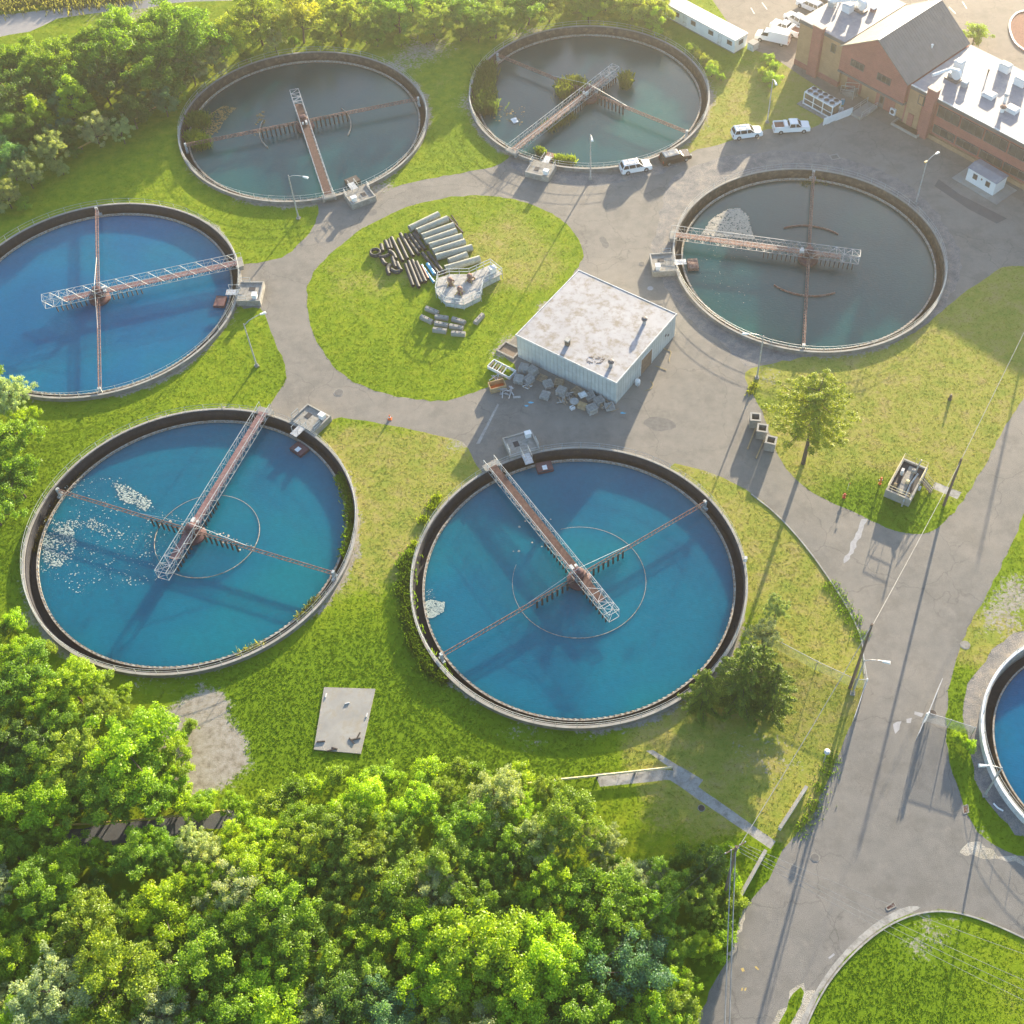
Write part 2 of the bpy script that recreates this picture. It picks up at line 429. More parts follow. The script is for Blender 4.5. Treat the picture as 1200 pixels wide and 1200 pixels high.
M = dict(
    ground=mk_ground(), tuft=mk_tuft(), leaf=mk_leaf(),
    asphalt=mk_asphalt('asphalt', (0.168, 0.158, 0.142), (0.240, 0.220, 0.193), (0.30, 0.265, 0.225), .8),
    lot=mk_asphalt('lot_asphalt', (0.16, 0.142, 0.122), (0.22, 0.195, 0.168), (0.25, 0.215, 0.18), 0.7),
    darkasphalt=mk_asphalt('dark_asphalt', (0.085, 0.088, 0.095), (0.125, 0.125, 0.13), (0.13, 0.125, 0.12), 0.5),  # darker asphalt; on the wood path it stands in for shade
    gravel=mk_gravel('gravel', ((0.10, 0.105, 0.115), (0.21, 0.20, 0.195), (0.36, 0.31, 0.25))),
    earth=mk_gravel('bare_earth', ((0.20, 0.19, 0.13), (0.36, 0.33, 0.28), (0.44, 0.42, 0.38))),
    walk=plain('concrete_walk', (0.33, 0.32, 0.30), 0.9, var=0.2, scale=0.6, dirt=(0.2, 0.19, 0.17), bmp=0.01),
    river=mk_water('river_mud', (0.20, 0.20, 0.21), (0.30, 0.28, 0.27), (0.40, 0.33, 0.29), 0.5, 0),
    blue=mk_water('blue_water', (0.000, 0.090, 0.165), (0.000, 0.112, 0.180), (0.000, 0.132, 0.172)),
    blue2=mk_water('bright_blue_water', (0.000, 0.082, 0.190), (0.000, 0.105, 0.215), (0.000, 0.125, 0.205)),
    grey=mk_water('grey_green_water', (0.002, 0.048, 0.058), (0.005, 0.062, 0.070), (0.010, 0.080, 0.072), ior=1.42),
    conc=plain('concrete', (0.27, 0.26, 0.24), 0.9, var=0.22, scale=0.9, dirt=(0.19, 0.175, 0.15), dirt_amt=0.45, bmp=0.01),
    conc_l=plain('pale_concrete', (0.29, 0.28, 0.26), 0.85, var=0.2, scale=0.35, dirt=(0.28, 0.25, 0.2), dirt_amt=0.35),
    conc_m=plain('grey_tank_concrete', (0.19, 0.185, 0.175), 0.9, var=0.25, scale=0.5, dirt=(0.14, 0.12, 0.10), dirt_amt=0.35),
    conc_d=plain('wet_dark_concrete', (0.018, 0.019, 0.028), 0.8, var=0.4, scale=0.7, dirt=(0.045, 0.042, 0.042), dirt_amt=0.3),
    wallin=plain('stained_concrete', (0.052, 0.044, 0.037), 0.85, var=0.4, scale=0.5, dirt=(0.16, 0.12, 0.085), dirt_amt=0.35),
    weir=plain('weir_lip', (0.33, 0.32, 0.29), 0.8, var=0.25, scale=1.4, dirt=(0.2, 0.13, 0.07), dirt_amt=0.45),
    steel=plain('galvanised_steel', (0.42, 0.44, 0.46), 0.45, 0.3, var=0.15, scale=2.0, dirt=(0.3, 0.19, 0.13), dirt_amt=0.25),
    rail=plain('pale_painted_rail', (0.42, 0.47, 0.48), 0.5, 0.1, var=0.12, scale=2.0, dirt=(0.34, 0.2, 0.13), dirt_amt=0.25),
    rust=plain('rusty_steel', (0.17, 0.070, 0.048), 0.85, 0.1, var=0.45, scale=1.7, dirt=(0.32, 0.25, 0.22), dirt_amt=0.45),
    deck=plain('rust_red_deck', (0.068, 0.028, 0.026), 0.85, var=0.35, scale=1.2, dirt=(0.12, 0.07, 0.058), dirt_amt=0.35),
    deckp=plain('faded_pink_deck', (0.155, 0.075, 0.082), 0.85, var=0.3, scale=1.2, dirt=(0.24, 0.17, 0.17), dirt_amt=0.4),
    darks=plain('dark_wet_steel', (0.045, 0.032, 0.028), 0.6, var=0.5, scale=2.0),
    drum=plain('drum_red', (0.11, 0.040, 0.045), 0.7, var=0.4, scale=1.0, dirt=(0.1, 0.06, 0.06)),
    white=plain('white_paint', (0.72, 0.73, 0.74), 0.4, var=0.05, scale=1.0),
    white_d=plain('weathered_white', (0.60, 0.61, 0.61), 0.6, var=0.15, scale=1.0, dirt=(0.38, 0.36, 0.33), dirt_amt=0.3),
    carw=plain('white_car_paint', (0.76, 0.77, 0.78), 0.22, var=0.02, scale=0.5),
    card=plain('dark_car_paint', (0.035, 0.022, 0.020), 0.2, var=0.1, scale=0.5),
    cargrey=plain('grey_roof_paint', (0.30, 0.31, 0.31), 0.3, var=0.08),
    glass=plain('dark_glass', (0.018, 0.022, 0.026), 0.06, var=0.2),
    winglass=plain('window_glass', (0.05, 0.055, 0.055), 0.12, var=0.5, scale=0.7),
    tyre=plain('tyre', (0.02, 0.02, 0.02), 0.8), rim=plain('wheel_rim', (0.45, 0.46, 0.47), 0.3, 0.7),
    lamp=plain('headlight', (0.75, 0.76, 0.74), 0.1), tail=plain('tail_light', (0.35, 0.02, 0.015), 0.25),
    bark=plain('bark', (0.10, 0.075, 0.055), 0.95, var=0.35, scale=3.0),
    wood=plain('raw_wood', (0.42, 0.29, 0.15), 0.8, var=0.25, scale=2.0),
    pole=plain('pole_wood', (0.14, 0.10, 0.08), 0.9, var=0.3, scale=1.0),
    greywood=plain('grey_pallet_wood', (0.38, 0.37, 0.35), 0.9, var=0.3, scale=2.5),
    brownwood=plain('brown_pallet_wood', (0.36, 0.27, 0.18), 0.9, var=0.3, scale=2.5),
    pipeconc=plain('pipe_concrete', (0.33, 0.335, 0.29), 0.85, var=0.22, scale=1.0, dirt=(0.2, 0.21, 0.14), dirt_amt=0.3),
    blackp=plain('black_pipe', (0.022, 0.027, 0.034), 0.7, var=0.35, scale=1.5, dirt=(0.10, 0.10, 0.10), dirt_amt=0.25),
    bluep=plain('pale_blue_pipe', (0.10, 0.42, 0.60), 0.4, var=0.15), redp=plain('red_brown_pipe', (0.24, 0.08, 0.055), 0.6, var=0.2),
    yellow=plain('faded_yellow_paint', (0.55, 0.40, 0.10), 0.6, var=0.2, dirt=(0.3, 0.22, 0.12)), yrail=plain('yellow_beige_rail', (0.66, 0.55, 0.32), 0.6, var=0.15),
    red=plain('red_paint', (0.55, 0.05, 0.03), 0.45, var=0.15), orange=plain('orange_plastic', (0.75, 0.16, 0.03), 0.5, var=0.1),
    brick=mk_brick('red_brick', (0.32, 0.098, 0.082), (0.27, 0.080, 0.068), (0.36, 0.22, 0.19)),
    tan=mk_brick('tan_brick', (0.36, 0.22, 0.12), (0.32, 0.19, 0.10), (0.38, 0.28, 0.2)),
    fascia=plain('grey_fascia', (0.12, 0.11, 0.115), 0.6, var=0.1), coping=plain('coping', (0.42, 0.30, 0.24), 0.7),
    roofw=plain('white_roof_membrane', (0.32, 0.32, 0.345), 0.7, var=0.12, scale=0.35, dirt=(0.20, 0.175, 0.145), dirt_amt=0.40),
    roofg=mk_stripes('pale_roof_sheet', (0.215, 0.225, 0.265), 3.0, 0, 0.01, 0.86, 0.7, dirt=(0.36, 0.35, 0.36), sharp=0.02),
    roofd=mk_stripes('ribbed_dark_roof', (0.145, 0.135, 0.135), 0.6, 1, 0.05, 0.6, 0.5),
    roofb=mk_stripes('ribbed_beige_roof', (0.30, 0.25, 0.19), 0.6, 1, 0.05, 0.75, 0.6),
    siding=mk_stripes('ribbed_pale_siding', (0.46, 0.50, 0.50), 0.6, 0, 0.05, 0.58, 0.5, sharp=0.14),
    sidingy=mk_stripes('ribbed_pale_siding_end', (0.46, 0.50, 0.50), 0.6, 1, 0.05, 0.58, 0.5, sharp=0.14),
    door=plain('brown_door', (0.20, 0.14, 0.10), 0.6), brownc=plain('brown_fill', (0.16, 0.12, 0.09), 0.9),
    foam_b=plain('drifting_foam', (0.30, 0.36, 0.34), 0.9, var=0.2, scale=3), foam=plain('scum_foam', (0.42, 0.38, 0.31), 0.9, var=0.2, scale=3), algae=plain('brown_algae', (0.24, 0.17, 0.06), 0.9, var=0.35, scale=2),
    mulch=plain('red_mulch', (0.22, 0.10, 0.07), 0.95, var=0.3, scale=4), patch=plain('road_patch_or_sunlit_gap', (0.31, 0.31, 0.325), 0.85, var=0.15, scale=2),
    patchd=plain('old_patch', (0.13, 0.125, 0.12), 0.9, var=0.25, scale=2), grate=plain('rust_grate', (0.16, 0.07, 0.05), 0.8, var=0.3),
    cable=plain('cable', (0.24, 0.245, 0.25), 0.5), cabled=plain('dark_cable', (0.05, 0.05, 0.05), 0.6),
)
def mk_mesh_net():
    """chain link: a real see-through net"""
    m, nt, b = new_mat('chain_link')
    tc = N(nt, 'ShaderNodeTexCoord'); sx = N(nt, 'ShaderNodeSeparateXYZ'); nt.links.new(tc.outputs['Object'], sx.inputs[0])
    a = mth(nt, 'FRACT', mth(nt, 'MULTIPLY', mth(nt, 'ADD', sx.outputs[0], sx.outputs[2]), 10.0))
    c = mth(nt, 'FRACT', mth(nt, 'MULTIPLY', mth(nt, 'SUBTRACT', sx.outputs[0], sx.outputs[2]), 10.0))
    k = mth(nt, 'MAXIMUM', mth(nt, 'LESS_THAN', a, 0.14), mth(nt, 'LESS_THAN', c, 0.14))
    b.inputs['Base Color'].default_value = (0.55, 0.57, 0.58, 1)
    nt.links.new(k, b.inputs['Alpha'])
    return m
M['net'] = mk_mesh_net()
# ---------------------------------------------------------------- survey data
TANKS = dict(  # centre, bridge angle, arm angle, radius
    a=(-47.28, 169.59, -70.8, 19.3), b=(-1.11, 177.89, -127.0, -34.0), c=(-70.73, 129.25, 18.6, -75.5),
    d=(31.34, 138.32, 169.0, 82.0), e=(-48.97, 87.68, 73.6, 161.2), f=(-1.75, 81.35, 124.4, 35.3))
TANKS = {k: (v[0] * 1.0025, v[1] * 1.0025, rad(v[2]), rad(v[3])) for k, v in TANKS.items()}
RT = 20.05
SMALL_TANK = (56.6, 59.6, 14.4)
TC = [(v[0], v[1], RT) for v in TANKS.values()] + [SMALL_TANK]

def poly(pts): return [tuple(at(*p)[:2]) for p in pts]
def smooth(P, it=2, closed=True):
    for _ in range(it):
        Q = []
        n = len(P)
        for i in range(n if closed else n - 1):
            a, b = P[i], P[(i + 1) % n]
            Q += [(a[0] * .75 + b[0] * .25, a[1] * .75 + b[1] * .25), (a[0] * .25 + b[0] * .75, a[1] * .25 + b[1] * .75)]
        if not closed: Q = [P[0]] + Q + [P[-1]]
        P = Q
    return P
def rough(P, step=0.8, amp=0.12, seed=1):
    r = random.Random(seed); Q = []
    n = len(P)
    for i in range(n):
        a, b = Vector(P[i]), Vector(P[(i + 1) % n]); L = (b - a).length
        k = max(1, int(L / step)); nn = Vector((-(b - a).y, (b - a).x)) / max(L, 1e-6)
        for j in range(k):
            p = a.lerp(b, j / k) + nn * r.uniform(-amp, amp)
            Q.append((p.x, p.y))
    return Q

ROAD = poly([(372,232),(373,256),(360,277),(336,300),(312,307),(270,311),(262,330),(280,362),(303,359),(312,370),(320,395),(333,424),(336,438),(330,455),(319,471),(306,486),
    (330,520),(372,512),(387,491),(403,489),(450,497),(500,507),(530,513),(546,521),(554,535),(560,549),(600,600),(700,600),(782,560),(787,542),(802,546),(830,552),(852,561),(880,578),(910,601),(945,640),(980,690),
    (1001,725),(1011,750),(1013,790),(1010,815),(1000,845),(985,880),(965,925),(950,960),(928,983),(914,1000),(905,1025),(888,1048),(870,1062),(866,1080),(860,1110),(838,1150),(815,1200),(790,1260),
    (885,1260),(900,1215),(935,1230),(952,1182),(975,1142),(1008,1107),(1040,1083),(1075,1069),(1110,1066),(1150,1076),(1200,1098),(1300,1150),
    (1300,1010),(1200,1005),(1170,995),(1150,980),(1134,955),(1123,925),(1115,900),(1108,870),(1109,830),(1115,790),(1121,768),(1134,736),(1150,709),(1164,680),(1180,650),(1193,620),(1203,598),(1250,500),
    (1240,410),(1200,466),(1177,500),(1153,547),(1133,580),(1113,607),(1093,622),(1077,626),(1047,622),(1013,607),(997,597),(973,590),(947,573),(927,557),(907,527),(897,490),(880,460),(874,447),(873,433),(900,427),
    (933,418),(967,418),(1033,408),(1077,388),(1100,368),(1133,341),(1160,322),(1178,311),(1200,312),(1290,330),(1400,300),(1290,190),(1140,130),
    (1040,95),(1000,108),(985,128),(963,144),(947,152),(907,149),(880,157),(857,164),(835,172),(812,176),(805,184),(760,150),(640,150),(597,184),(585,194),(550,201),(510,208),(470,216),(445,228),(425,215),(400,205)])
ISLAND = poly([(359,345),(363,325),(380,304),(400,286),(433,262),(483,239),(543,228),(600,232),(640,246),(667,264),(683,290),(685,303),(655,342),(600,398),(587,414),(607,431),(600,442),(572,453),(540,466),(517,471),(467,466),(430,455),(400,440),(375,410),(361,372)])
LOT = poly([(775,-70),(835,0),(850,22),(868,45),(882,58),(905,66),(940,90),(990,122),(1010,130),(1100,180),(1240,260),(1420,330),(1700,300),(1500,-90)])
GRAVEL = [poly([(790,205),(820,190),(880,178),(950,176),(1030,196),(1090,235),(1125,290),(1128,320),(1105,365),(1078,386),(1033,406),(967,416),(900,425),(874,430),(868,425),(850,405),(810,380),(790,350),(772,322),(762,295),(770,262),(778,230)]),
          poly([(600,188),(700,206),(760,198),(800,186),(812,178),(800,192),(770,205),(720,214),(690,221),(650,214),(620,206),(596,196)]),
          poly([(1200,735),(1160,765),(1132,800),(1130,850),(1138,900),(1160,950),(1200,985),(1260,990),(1260,740)])]
SOILP = [poly([(1120,1004),(1140,985),(1160,998),(1200,1008),(1200,1014),(1160,1006)]),
         poly([(868,1075),(872,1062),(867,1090),(858,1120),(853,1118),(860,1095)])]
WALKP = [poly([(697,907),(742,903),(780,902),(790,903),(797,915),(780,914),(745,918),(703,922)]),
         poly([(790,902),(909,986),(903,995),(778,909)]), poly([(757,880),(765,879),(824,914),(818,922)]),
         poly([(882,566),(884,561),(1127,577),(1122,585)]) if False else poly([(1092,572),(1096,565),(1127,577),(1122,585)])]
SHADEP = [poly([(55,990),(60,973),(150,964),(270,950),(290,956),(280,966),(180,982),(100,996)])]  # path at the wood edge, its shade put into a darker asphalt colour
STRIP = [poly([(890,1240),(905,1205),(925,1168),(938,1152),(946,1160),(960,1160),(950,1182),(934,1225),(930,1260)])]
TINY = poly([(910,1215),(916,1190),(930,1165),(938,1157),(943,1163),(938,1178),(926,1200),(920,1220)])
KERB = [poly([(934,1228),(951,1181),(974,1141),(1007,1106),(1039,1082),(1074,1067),(1080,1062),(1060,1062),(1030,1078),(1000,1103),(968,1140),(944,1182),(926,1228)])]
RIVER = poly([(-400,110),(-120,62),(-40,49),(0,44),(45,33),(75,20),(110,17),(190,5),(330,-6),(420,-12),(560,-40),(560,-60),(300,-40),(230,-8),(140,2),(70,8),(0,18),(-120,30),(-400,50)])
BANK = poly([(-400,48),(-120,29),(0,17),(70,7),(140,1),(230,-9),(300,-41),(300,-90),(-400,-90)])
# order = priority, later ones win
REG = [('ground', [[(-420, -60), (420, -60), (420, 620), (-420, 620)]], 'ground'),
       ('river', [rough(smooth(RIVER, 1), 3, 0.6, 3)], 'river'),
       ('road', [rough(smooth(ROAD, 1), 0.9, 0.13, 1)], 'asphalt'),
       ('parking_lot', [LOT], 'lot'),
       ('gravel', [rough(smooth(g, 1), 0.9, 0.3, 4) for g in GRAVEL], 'gravel'),
       ('dirt', [rough(smooth(g, 1), 0.6, 0.35, 5) for g in SOILP + STRIP], 'earth'),
       ('path', [rough(g, 1.0, 0.03, 6) for g in WALKP], 'walk'),
       ('shade_toned_path', [rough(g, 1.0, 0.2, 6) for g in SHADEP], 'darkasphalt'),
       ('kerb', [smooth(g, 1) for g in KERB], 'walk'),
       ('lawn', [rough(smooth(ISLAND, 1), 0.8, 0.14, 2), rough(TINY, 0.7, 0.15, 2)], 'ground'),
       ('hole', [[(c[0] + c[2] * math.cos(2 * PI * i / 128), c[1] + c[2] * math.sin(2 * PI * i / 128)) for i in range(128)] for c in TC], None)]

# paint of the turf: (px, py, radius m, amount) -- dry, dirt, lush
DRY = [(440,560,8,.5),(460,620,7,.5),(430,680,8,.45),(480,560,7,.5),(540,520,5,.7),(400,520,5,.5),(950,440,16,.55),(1050,450,18,.6),(1000,520,14,.5),(1120,430,14,.45),(1000,600,8,.1),
    (880,110,14,.7),(840,150,10,.7),(930,650,10,.35),(960,760,9,.5),(900,620,9,.5),(960,850,10,.6),(870,900,12,.45),(940,930,6,.5),(840,560,6,.5),(1150,740,8,.4),(1160,780,8,.3),(1100,1100,20,.25),(1180,1150,12,.3),
    (470,330,9,.25),(620,300,8,.35),(560,270,9,.3),(1180,330,8,.4),(520,80,6,.2),(250,120,4,.2),(720,870,6,.3),(60,480,4,.3),(230,440,7,.15),(870,180,5,.4),(330,780,6,.3), (820,860,8,.5)]
LUSH = [(250,810,8,.7),(330,860,9,.7),(480,850,11,.9),(560,870,9,.8),(420,780,8,.5),(650,880,8,.6),(20,640,10,.8),(60,520,8,.5),(330,430,6,.4),(440,440,10,.3),(1170,680,6,.4),(1130,820,4,.7),(1130,900,6,.7),(1180,980,8,.6),
    (985,600,7,.6),(1050,600,6,.8),(1000,1150,12,.5),(900,780,8,.2),(180,470,9,.3),(545,170,8,.4),(310,260,7,.4),(900,470,3,.6),(840,1120,5,.8),(890,1030,4,.7),(820,60,8,.6),(930,1100,3,.4),(90,650,7,.5), (1060,1170,10,.6)]
DIRT = [(222,843,2.6,1),(232,868,2.8,1),(232,895,2.8,1),(247,826,1.9,1),(262,872,2.2,.6),(275,890,2.5,.45),(210,855,1.5,.7),(560,120,5,.55),(500,55,6,.55),(455,85,5,.45),(620,45,6,.5),(550,850,3,.0),(640,863,3,.3),(600,856,2.5,.3),(315,325,3,.4),(165,790,4,.4),(40,720,3,.5),(45,490,3,.3),(70,590,2,.2),(600,400,2,.6),(640,360,2,.6),(585,415,2,.5),
    (540,517,2.5,.6),(830,548,3,.4),(1170,725,4,.5),(1195,690,3,.5),(445,222,3,.7),(950,590,1,.3),(850,850,4,.1),(905,890,5,.35),(1010,780,2,.4),(1145,975,3,.3),(900,440,3,.4),(150,10,9,.5),(1080,1075,3,.22),(1120,1090,4,.25),(1070,1120,2,.35), (385,240,1.5,.4),(240,928,4,.3)]

def blob_field(X, Y, L):
    s = np.zeros_like(X)
    for (px, py, r, a) in L:
        c = at(px, py)
        s += a * np.exp(-((X - c.x) ** 2 + (Y - c.y) ** 2) / (r * r))
    return np.clip(s, 0, 1)
def mask_fields(X, Y):
    dry = blob_field(X, Y, DRY); dirt = blob_field(X, Y, DIRT); lush = blob_field(X, Y, LUSH)
    for i, (cx, cy, r) in enumerate(TC):
        d = np.hypot(X - cx, Y - cy) - r
        ang = np.arctan2(Y - cy, X - cx)
        w = 0.65 + 0.35 * np.sin(3 * ang + i * 2.1) + 0.2 * np.sin(7 * ang + i)
        dirt = np.maximum(dirt, np.clip(w, 0.15, 1) * np.exp(-np.clip(d, 0, 99) / 0.75) * 0.75)
    return np.stack([dry, np.clip(dirt, 0, 1), lush, np.ones_like(dry)], -1)

from mathutils.geometry import delaunay_2d_cdt
def build_ground():
    verts = []; edges = []
    for pi, (nm, polys, mt) in enumerate(REG):
        for P in polys:
            b = len(verts); n = len(P)
            verts += [Vector(p) for p in P]
            edges += [(b + i, b + (i + 1) % n) for i in range(n)]
    r = random.Random(3)
    xs = np.arange(-125, 110, 1.6)
    for x in xs:
        for y in np.arange(20, 230, 1.6):
            verts.append(Vector((x + r.uniform(-.4, .4), y + r.uniform(-.4, .4))))
    V, E, Fc, ov, oe, of = delaunay_2d_cdt(verts, edges, [], 0, 1e-5)
    V = np.array([tuple(v) for v in V])
    Fc = np.array([f for f in Fc if len(f) == 3])
    cen = V[Fc].mean(1); own = np.full(len(Fc), 0)
    for pi, (nm, polys, mt) in enumerate(REG):
        for P in polys:
            P = np.array(P); n = len(P); ins = np.zeros(len(cen), bool); X, Y = cen[:, 0], cen[:, 1]
            cand = (X > P[:, 0].min()) & (X < P[:, 0].max()) & (Y > P[:, 1].min()) & (Y < P[:, 1].max())
            x, y = X[cand], Y[cand]; c = np.zeros(len(x), bool)
            for i in range(n):
                x1, y1 = P[i]; x2, y2 = P[(i + 1) % n]
                if y1 == y2: continue
                c ^= ((y1 > y) != (y2 > y)) & (x < (x2 - x1) * (y - y1) / (y2 - y1) + x1)
            ins[cand] = c; own[ins] = pi
    cls = {k: Fc[own == k] for k in range(len(REG)) if (own == k).any()}
    out = {}
    for k, fs in cls.items():
        nm, _, mt = REG[k]
        if mt is None: continue
        used, inv = np.unique(fs, return_inverse=True)
        inv = inv.reshape(-1, 3)
        P = V[used]
        a = P[inv[:, 0]]; b = P[inv[:, 1]]; c = P[inv[:, 2]]
        cr = (b[:, 0] - a[:, 0]) * (c[:, 1] - a[:, 1]) - (b[:, 1] - a[:, 1]) * (c[:, 0] - a[:, 0])
        inv[cr < 0] = inv[cr < 0][:, ::-1]
        me = bpy.data.meshes.new(nm)
        me.from_pydata([(p[0], p[1], 0.0) for p in P], [], inv.tolist())
        me.materials.append(M[mt])
        if mt == 'ground':
            at_ = me.color_attributes.new('mask', 'FLOAT_COLOR', 'POINT')
            at_.data.foreach_set('color', mask_fields(P[:, 0], P[:, 1]).astype(np.float32).ravel())
        me.update()
        o = bpy.data.objects.new('path' if nm == 'shade_toned_path' else nm, me); COL.objects.link(o); tag(o, kind='structure')
        out[nm] = (P, inv)
    return out
GR = build_ground()

# far ground so that the sheet reaches the horizon
def far_ground():
    mb = MB()
    X0, X1, Y0, Y1, B = -420, 420, -60, 620, 3000
    vs = [(X0, Y0, 0), (X1, Y0, 0), (X1, Y1, 0), (X0, Y1, 0), (-B, -B, 0), (B, -B, 0), (B, B, 0), (-B, B, 0)]
    mb.add(vs, [(4, 5, 1, 0), (5, 6, 2, 1), (6, 7, 3, 2), (7, 4, 0, 3)])
    tag(mb.build('terrain', M['ground']), kind='structure')
far_ground()

# turf: blades in small tufts
def build_tufts(n_target=300000):
    Ps = []
    for nm in ('ground', 'lawn'):
        P, F = GR[nm]
        a, b, c = P[F[:, 0]], P[F[:, 1]], P[F[:, 2]]
        ar = 0.5 * np.abs((b[:, 0] - a[:, 0]) * (c[:, 1] - a[:, 1]) - (b[:, 1] - a[:, 1]) * (c[:, 0] - a[:, 0]))
        cen = (a + b + c) / 3
        q = proj_np(np.c_[cen, np.zeros(len(cen))])
        vis = (q[:, 0] > -60) & (q[:, 0] < 1260) & (q[:, 1] > -40) & (q[:, 1] < 1260) & (ar < 8) & (cen[:, 1] < 225)
        w = ar * vis
        Ps.append((a, b, c, w))
    tot = sum(p[3].sum() for p in Ps)
    pts = []
    for a, b, c, w in Ps:
        n = int(n_target * w.sum() / tot)
        i = NP.choice(len(w), n, p=w / w.sum())
        u = NP.random((n, 2)); s = u.sum(1) > 1; u[s] = 1 - u[s]
        pts.append(a[i] + (b[i] - a[i]) * u[:, :1] + (c[i] - a[i]) * u[:, 1:])
    P = np.concatenate(pts)
    mk = mask_fields(P[:, 0], P[:, 1])
    # clumpiness
    cl = np.clip(NP.normal(size=len(P)) * .5, -1, 1)
    keep = (NP.random(len(P)) > mk[:, 1] * 1.5) & (NP.random(len(P)) < 0.62 + 0.38 * cl + 0.3 * mk[:, 2])
    P = P[keep]; mk = mk[keep]; cl = cl[keep]
    n = len(P)
    # three blades per tuft
    ang = NP.random((n, 3)) * 2 * PI
    h = (0.022 + 0.028 * NP.random((n, 1)) + 0.03 * mk[:, 2:3] + 0.008 * cl[:, None]) * (0.75 + 0.5 * NP.random((n, 3)))
    w = 0.05 + 0.07 * NP.random((n, 3))
    ox = (NP.random((n, 3)) - .5) * 0.3; oy = (NP.random((n, 3)) - .5) * 0.3
    lean = h * (0.3 + 0.8 * NP.random((n, 3)))
    cx = P[:, :1] + ox; cy = P[:, 1:2] + oy
    la = NP.random((n, 3)) * 2 * PI
    V = np.zeros((n, 3, 3, 3), np.float32)
    V[:, :, 0] = np.stack([cx - np.cos(ang) * w, cy - np.sin(ang) * w, 0 * cx + 0.01], -1)
    V[:, :, 1] = np.stack([cx + np.cos(ang) * w, cy + np.sin(ang) * w, 0 * cx + 0.01], -1)
    V[:, :, 2] = np.stack([cx + np.cos(la) * lean, cy + np.sin(la) * lean, h], -1)
    nv = n * 9
    me = bpy.data.meshes.new('grass')
    me.vertices.add(nv); me.vertices.foreach_set('co', V.ravel())
    me.loops.add(nv); me.loops.foreach_set('vertex_index', np.arange(nv, dtype=np.int32))
    me.polygons.add(n * 3); me.polygons.foreach_set('loop_start', np.arange(0, nv, 3, dtype=np.int32))
    me.update(calc_edges=True)
    ca = me.color_attributes.new('mask', 'FLOAT_COLOR', 'POINT')
    ca.data.foreach_set('color', np.repeat(mk, 9, axis=0).astype(np.float32).ravel())
    me.materials.append(M['tuft'])
    o = bpy.data.objects.new('grass', me); COL.objects.link(o); tag(o, kind='stuff')
build_tufts()

# kerb stone along the near right lawn, painted marks, patches and one painted sunlit gap on the road
def sheet(name, pts, mat, z=0.004, kind='structure', jit=0.0, seed=1, sm=0):
    P = poly(pts)
    if sm: P = smooth(P, sm)
    if jit: P = rough(P, 0.5, jit, seed)
    mb = MB(); mb.add([(p[0], p[1], z) for p in P], [tuple(range(len(P)))])
    return tag(mb.build(name, M[mat]), kind=kind)
sheet('road_patch_or_sunlit_gap', [(1046,848),(1056,845),(1054,855),(1049,860)], 'patch', jit=.08)
sheet('road_patch_or_sunlit_gap', [(1062,842),(1068,841),(1067,847),(1062,847)], 'patch', jit=.08)
sheet('road_patch_or_sunlit_gap', [(1033,886),(1038,882),(1041,877),(1038,888),(1034,890)], 'patchd', jit=.08)
sheet('road_patch_or_sunlit_gap', [(1072,833),(1082,836),(1080,840),(1071,837)], 'patch', jit=.08)
sheet('road_patch_or_sunlit_gap', [(1010,607),(1016,608),(1008,630),(996,655),(988,660),(998,636)], 'patch', jit=.15)
sheet('road_patch_or_sunlit_gap', [(751,494),(765,488),(785,491),(794,499),(785,505),(765,505)], 'patchd', jit=.12, sm=1)
sheet('road_patch_or_sunlit_gap', [(1100,210),(1125,228),(1180,256),(1168,262),(1135,245),(1095,218)], 'darkasphalt')
sheet('road_patch_or_sunlit_gap', [(558,520),(583,473),(585,474),(562,520)], 'walk')  # sunlit gap between two cast shadows, painted as a pale strip
sheet('road_patch_or_sunlit_gap', [(430,247),(440,245),(443,250),(434,254)], 'patchd', jit=.1, sm=1)
sheet('road_patch_or_sunlit_gap', [(700,279),(708,277),(715,288),(709,292)], 'patchd', jit=.1, sm=1)
sheet('painted_mark', [(868,1135),(871,1134),(873,1138),(870,1139)], 'yellow')
sheet('painted_mark', [(884,1133),(886,1132),(890,1136),(888,1137)], 'yellow')
sheet('painted_mark', [(869,1158),(871,1157),(870,1161),(868,1161)], 'yellow')
sheet('painted_mark', [(873,1158),(875,1157),(874,1161),(872,1161)], 'yellow')
sheet('road_patch_or_sunlit_gap', [(970,1122),(977,1117),(978,1119),(972,1124)], 'patch', jit=.05)
def shoulder(p):  # raised kerb along the near right lawn
    P = smooth(poly(p), 2, closed=False); mb = MB()
    for a, b in zip(P, P[1:]): mb.bar((a[0], a[1], 0.05), (b[0], b[1], 0.05), 0.16, 0.12)
    tag(mb.build('kerb', M['walk']), kind='structure')
shoulder([(936,1226),(953,1182),(976,1143),(1009,1108),(1041,1084),(1075,1070),(1110,1067),(1150,1077),(1200,1099),(1290,1146)])
shoulder([(1013,790),(1011,752),(1001,727),(981,692),(946,642),(911,603),(880,579)])
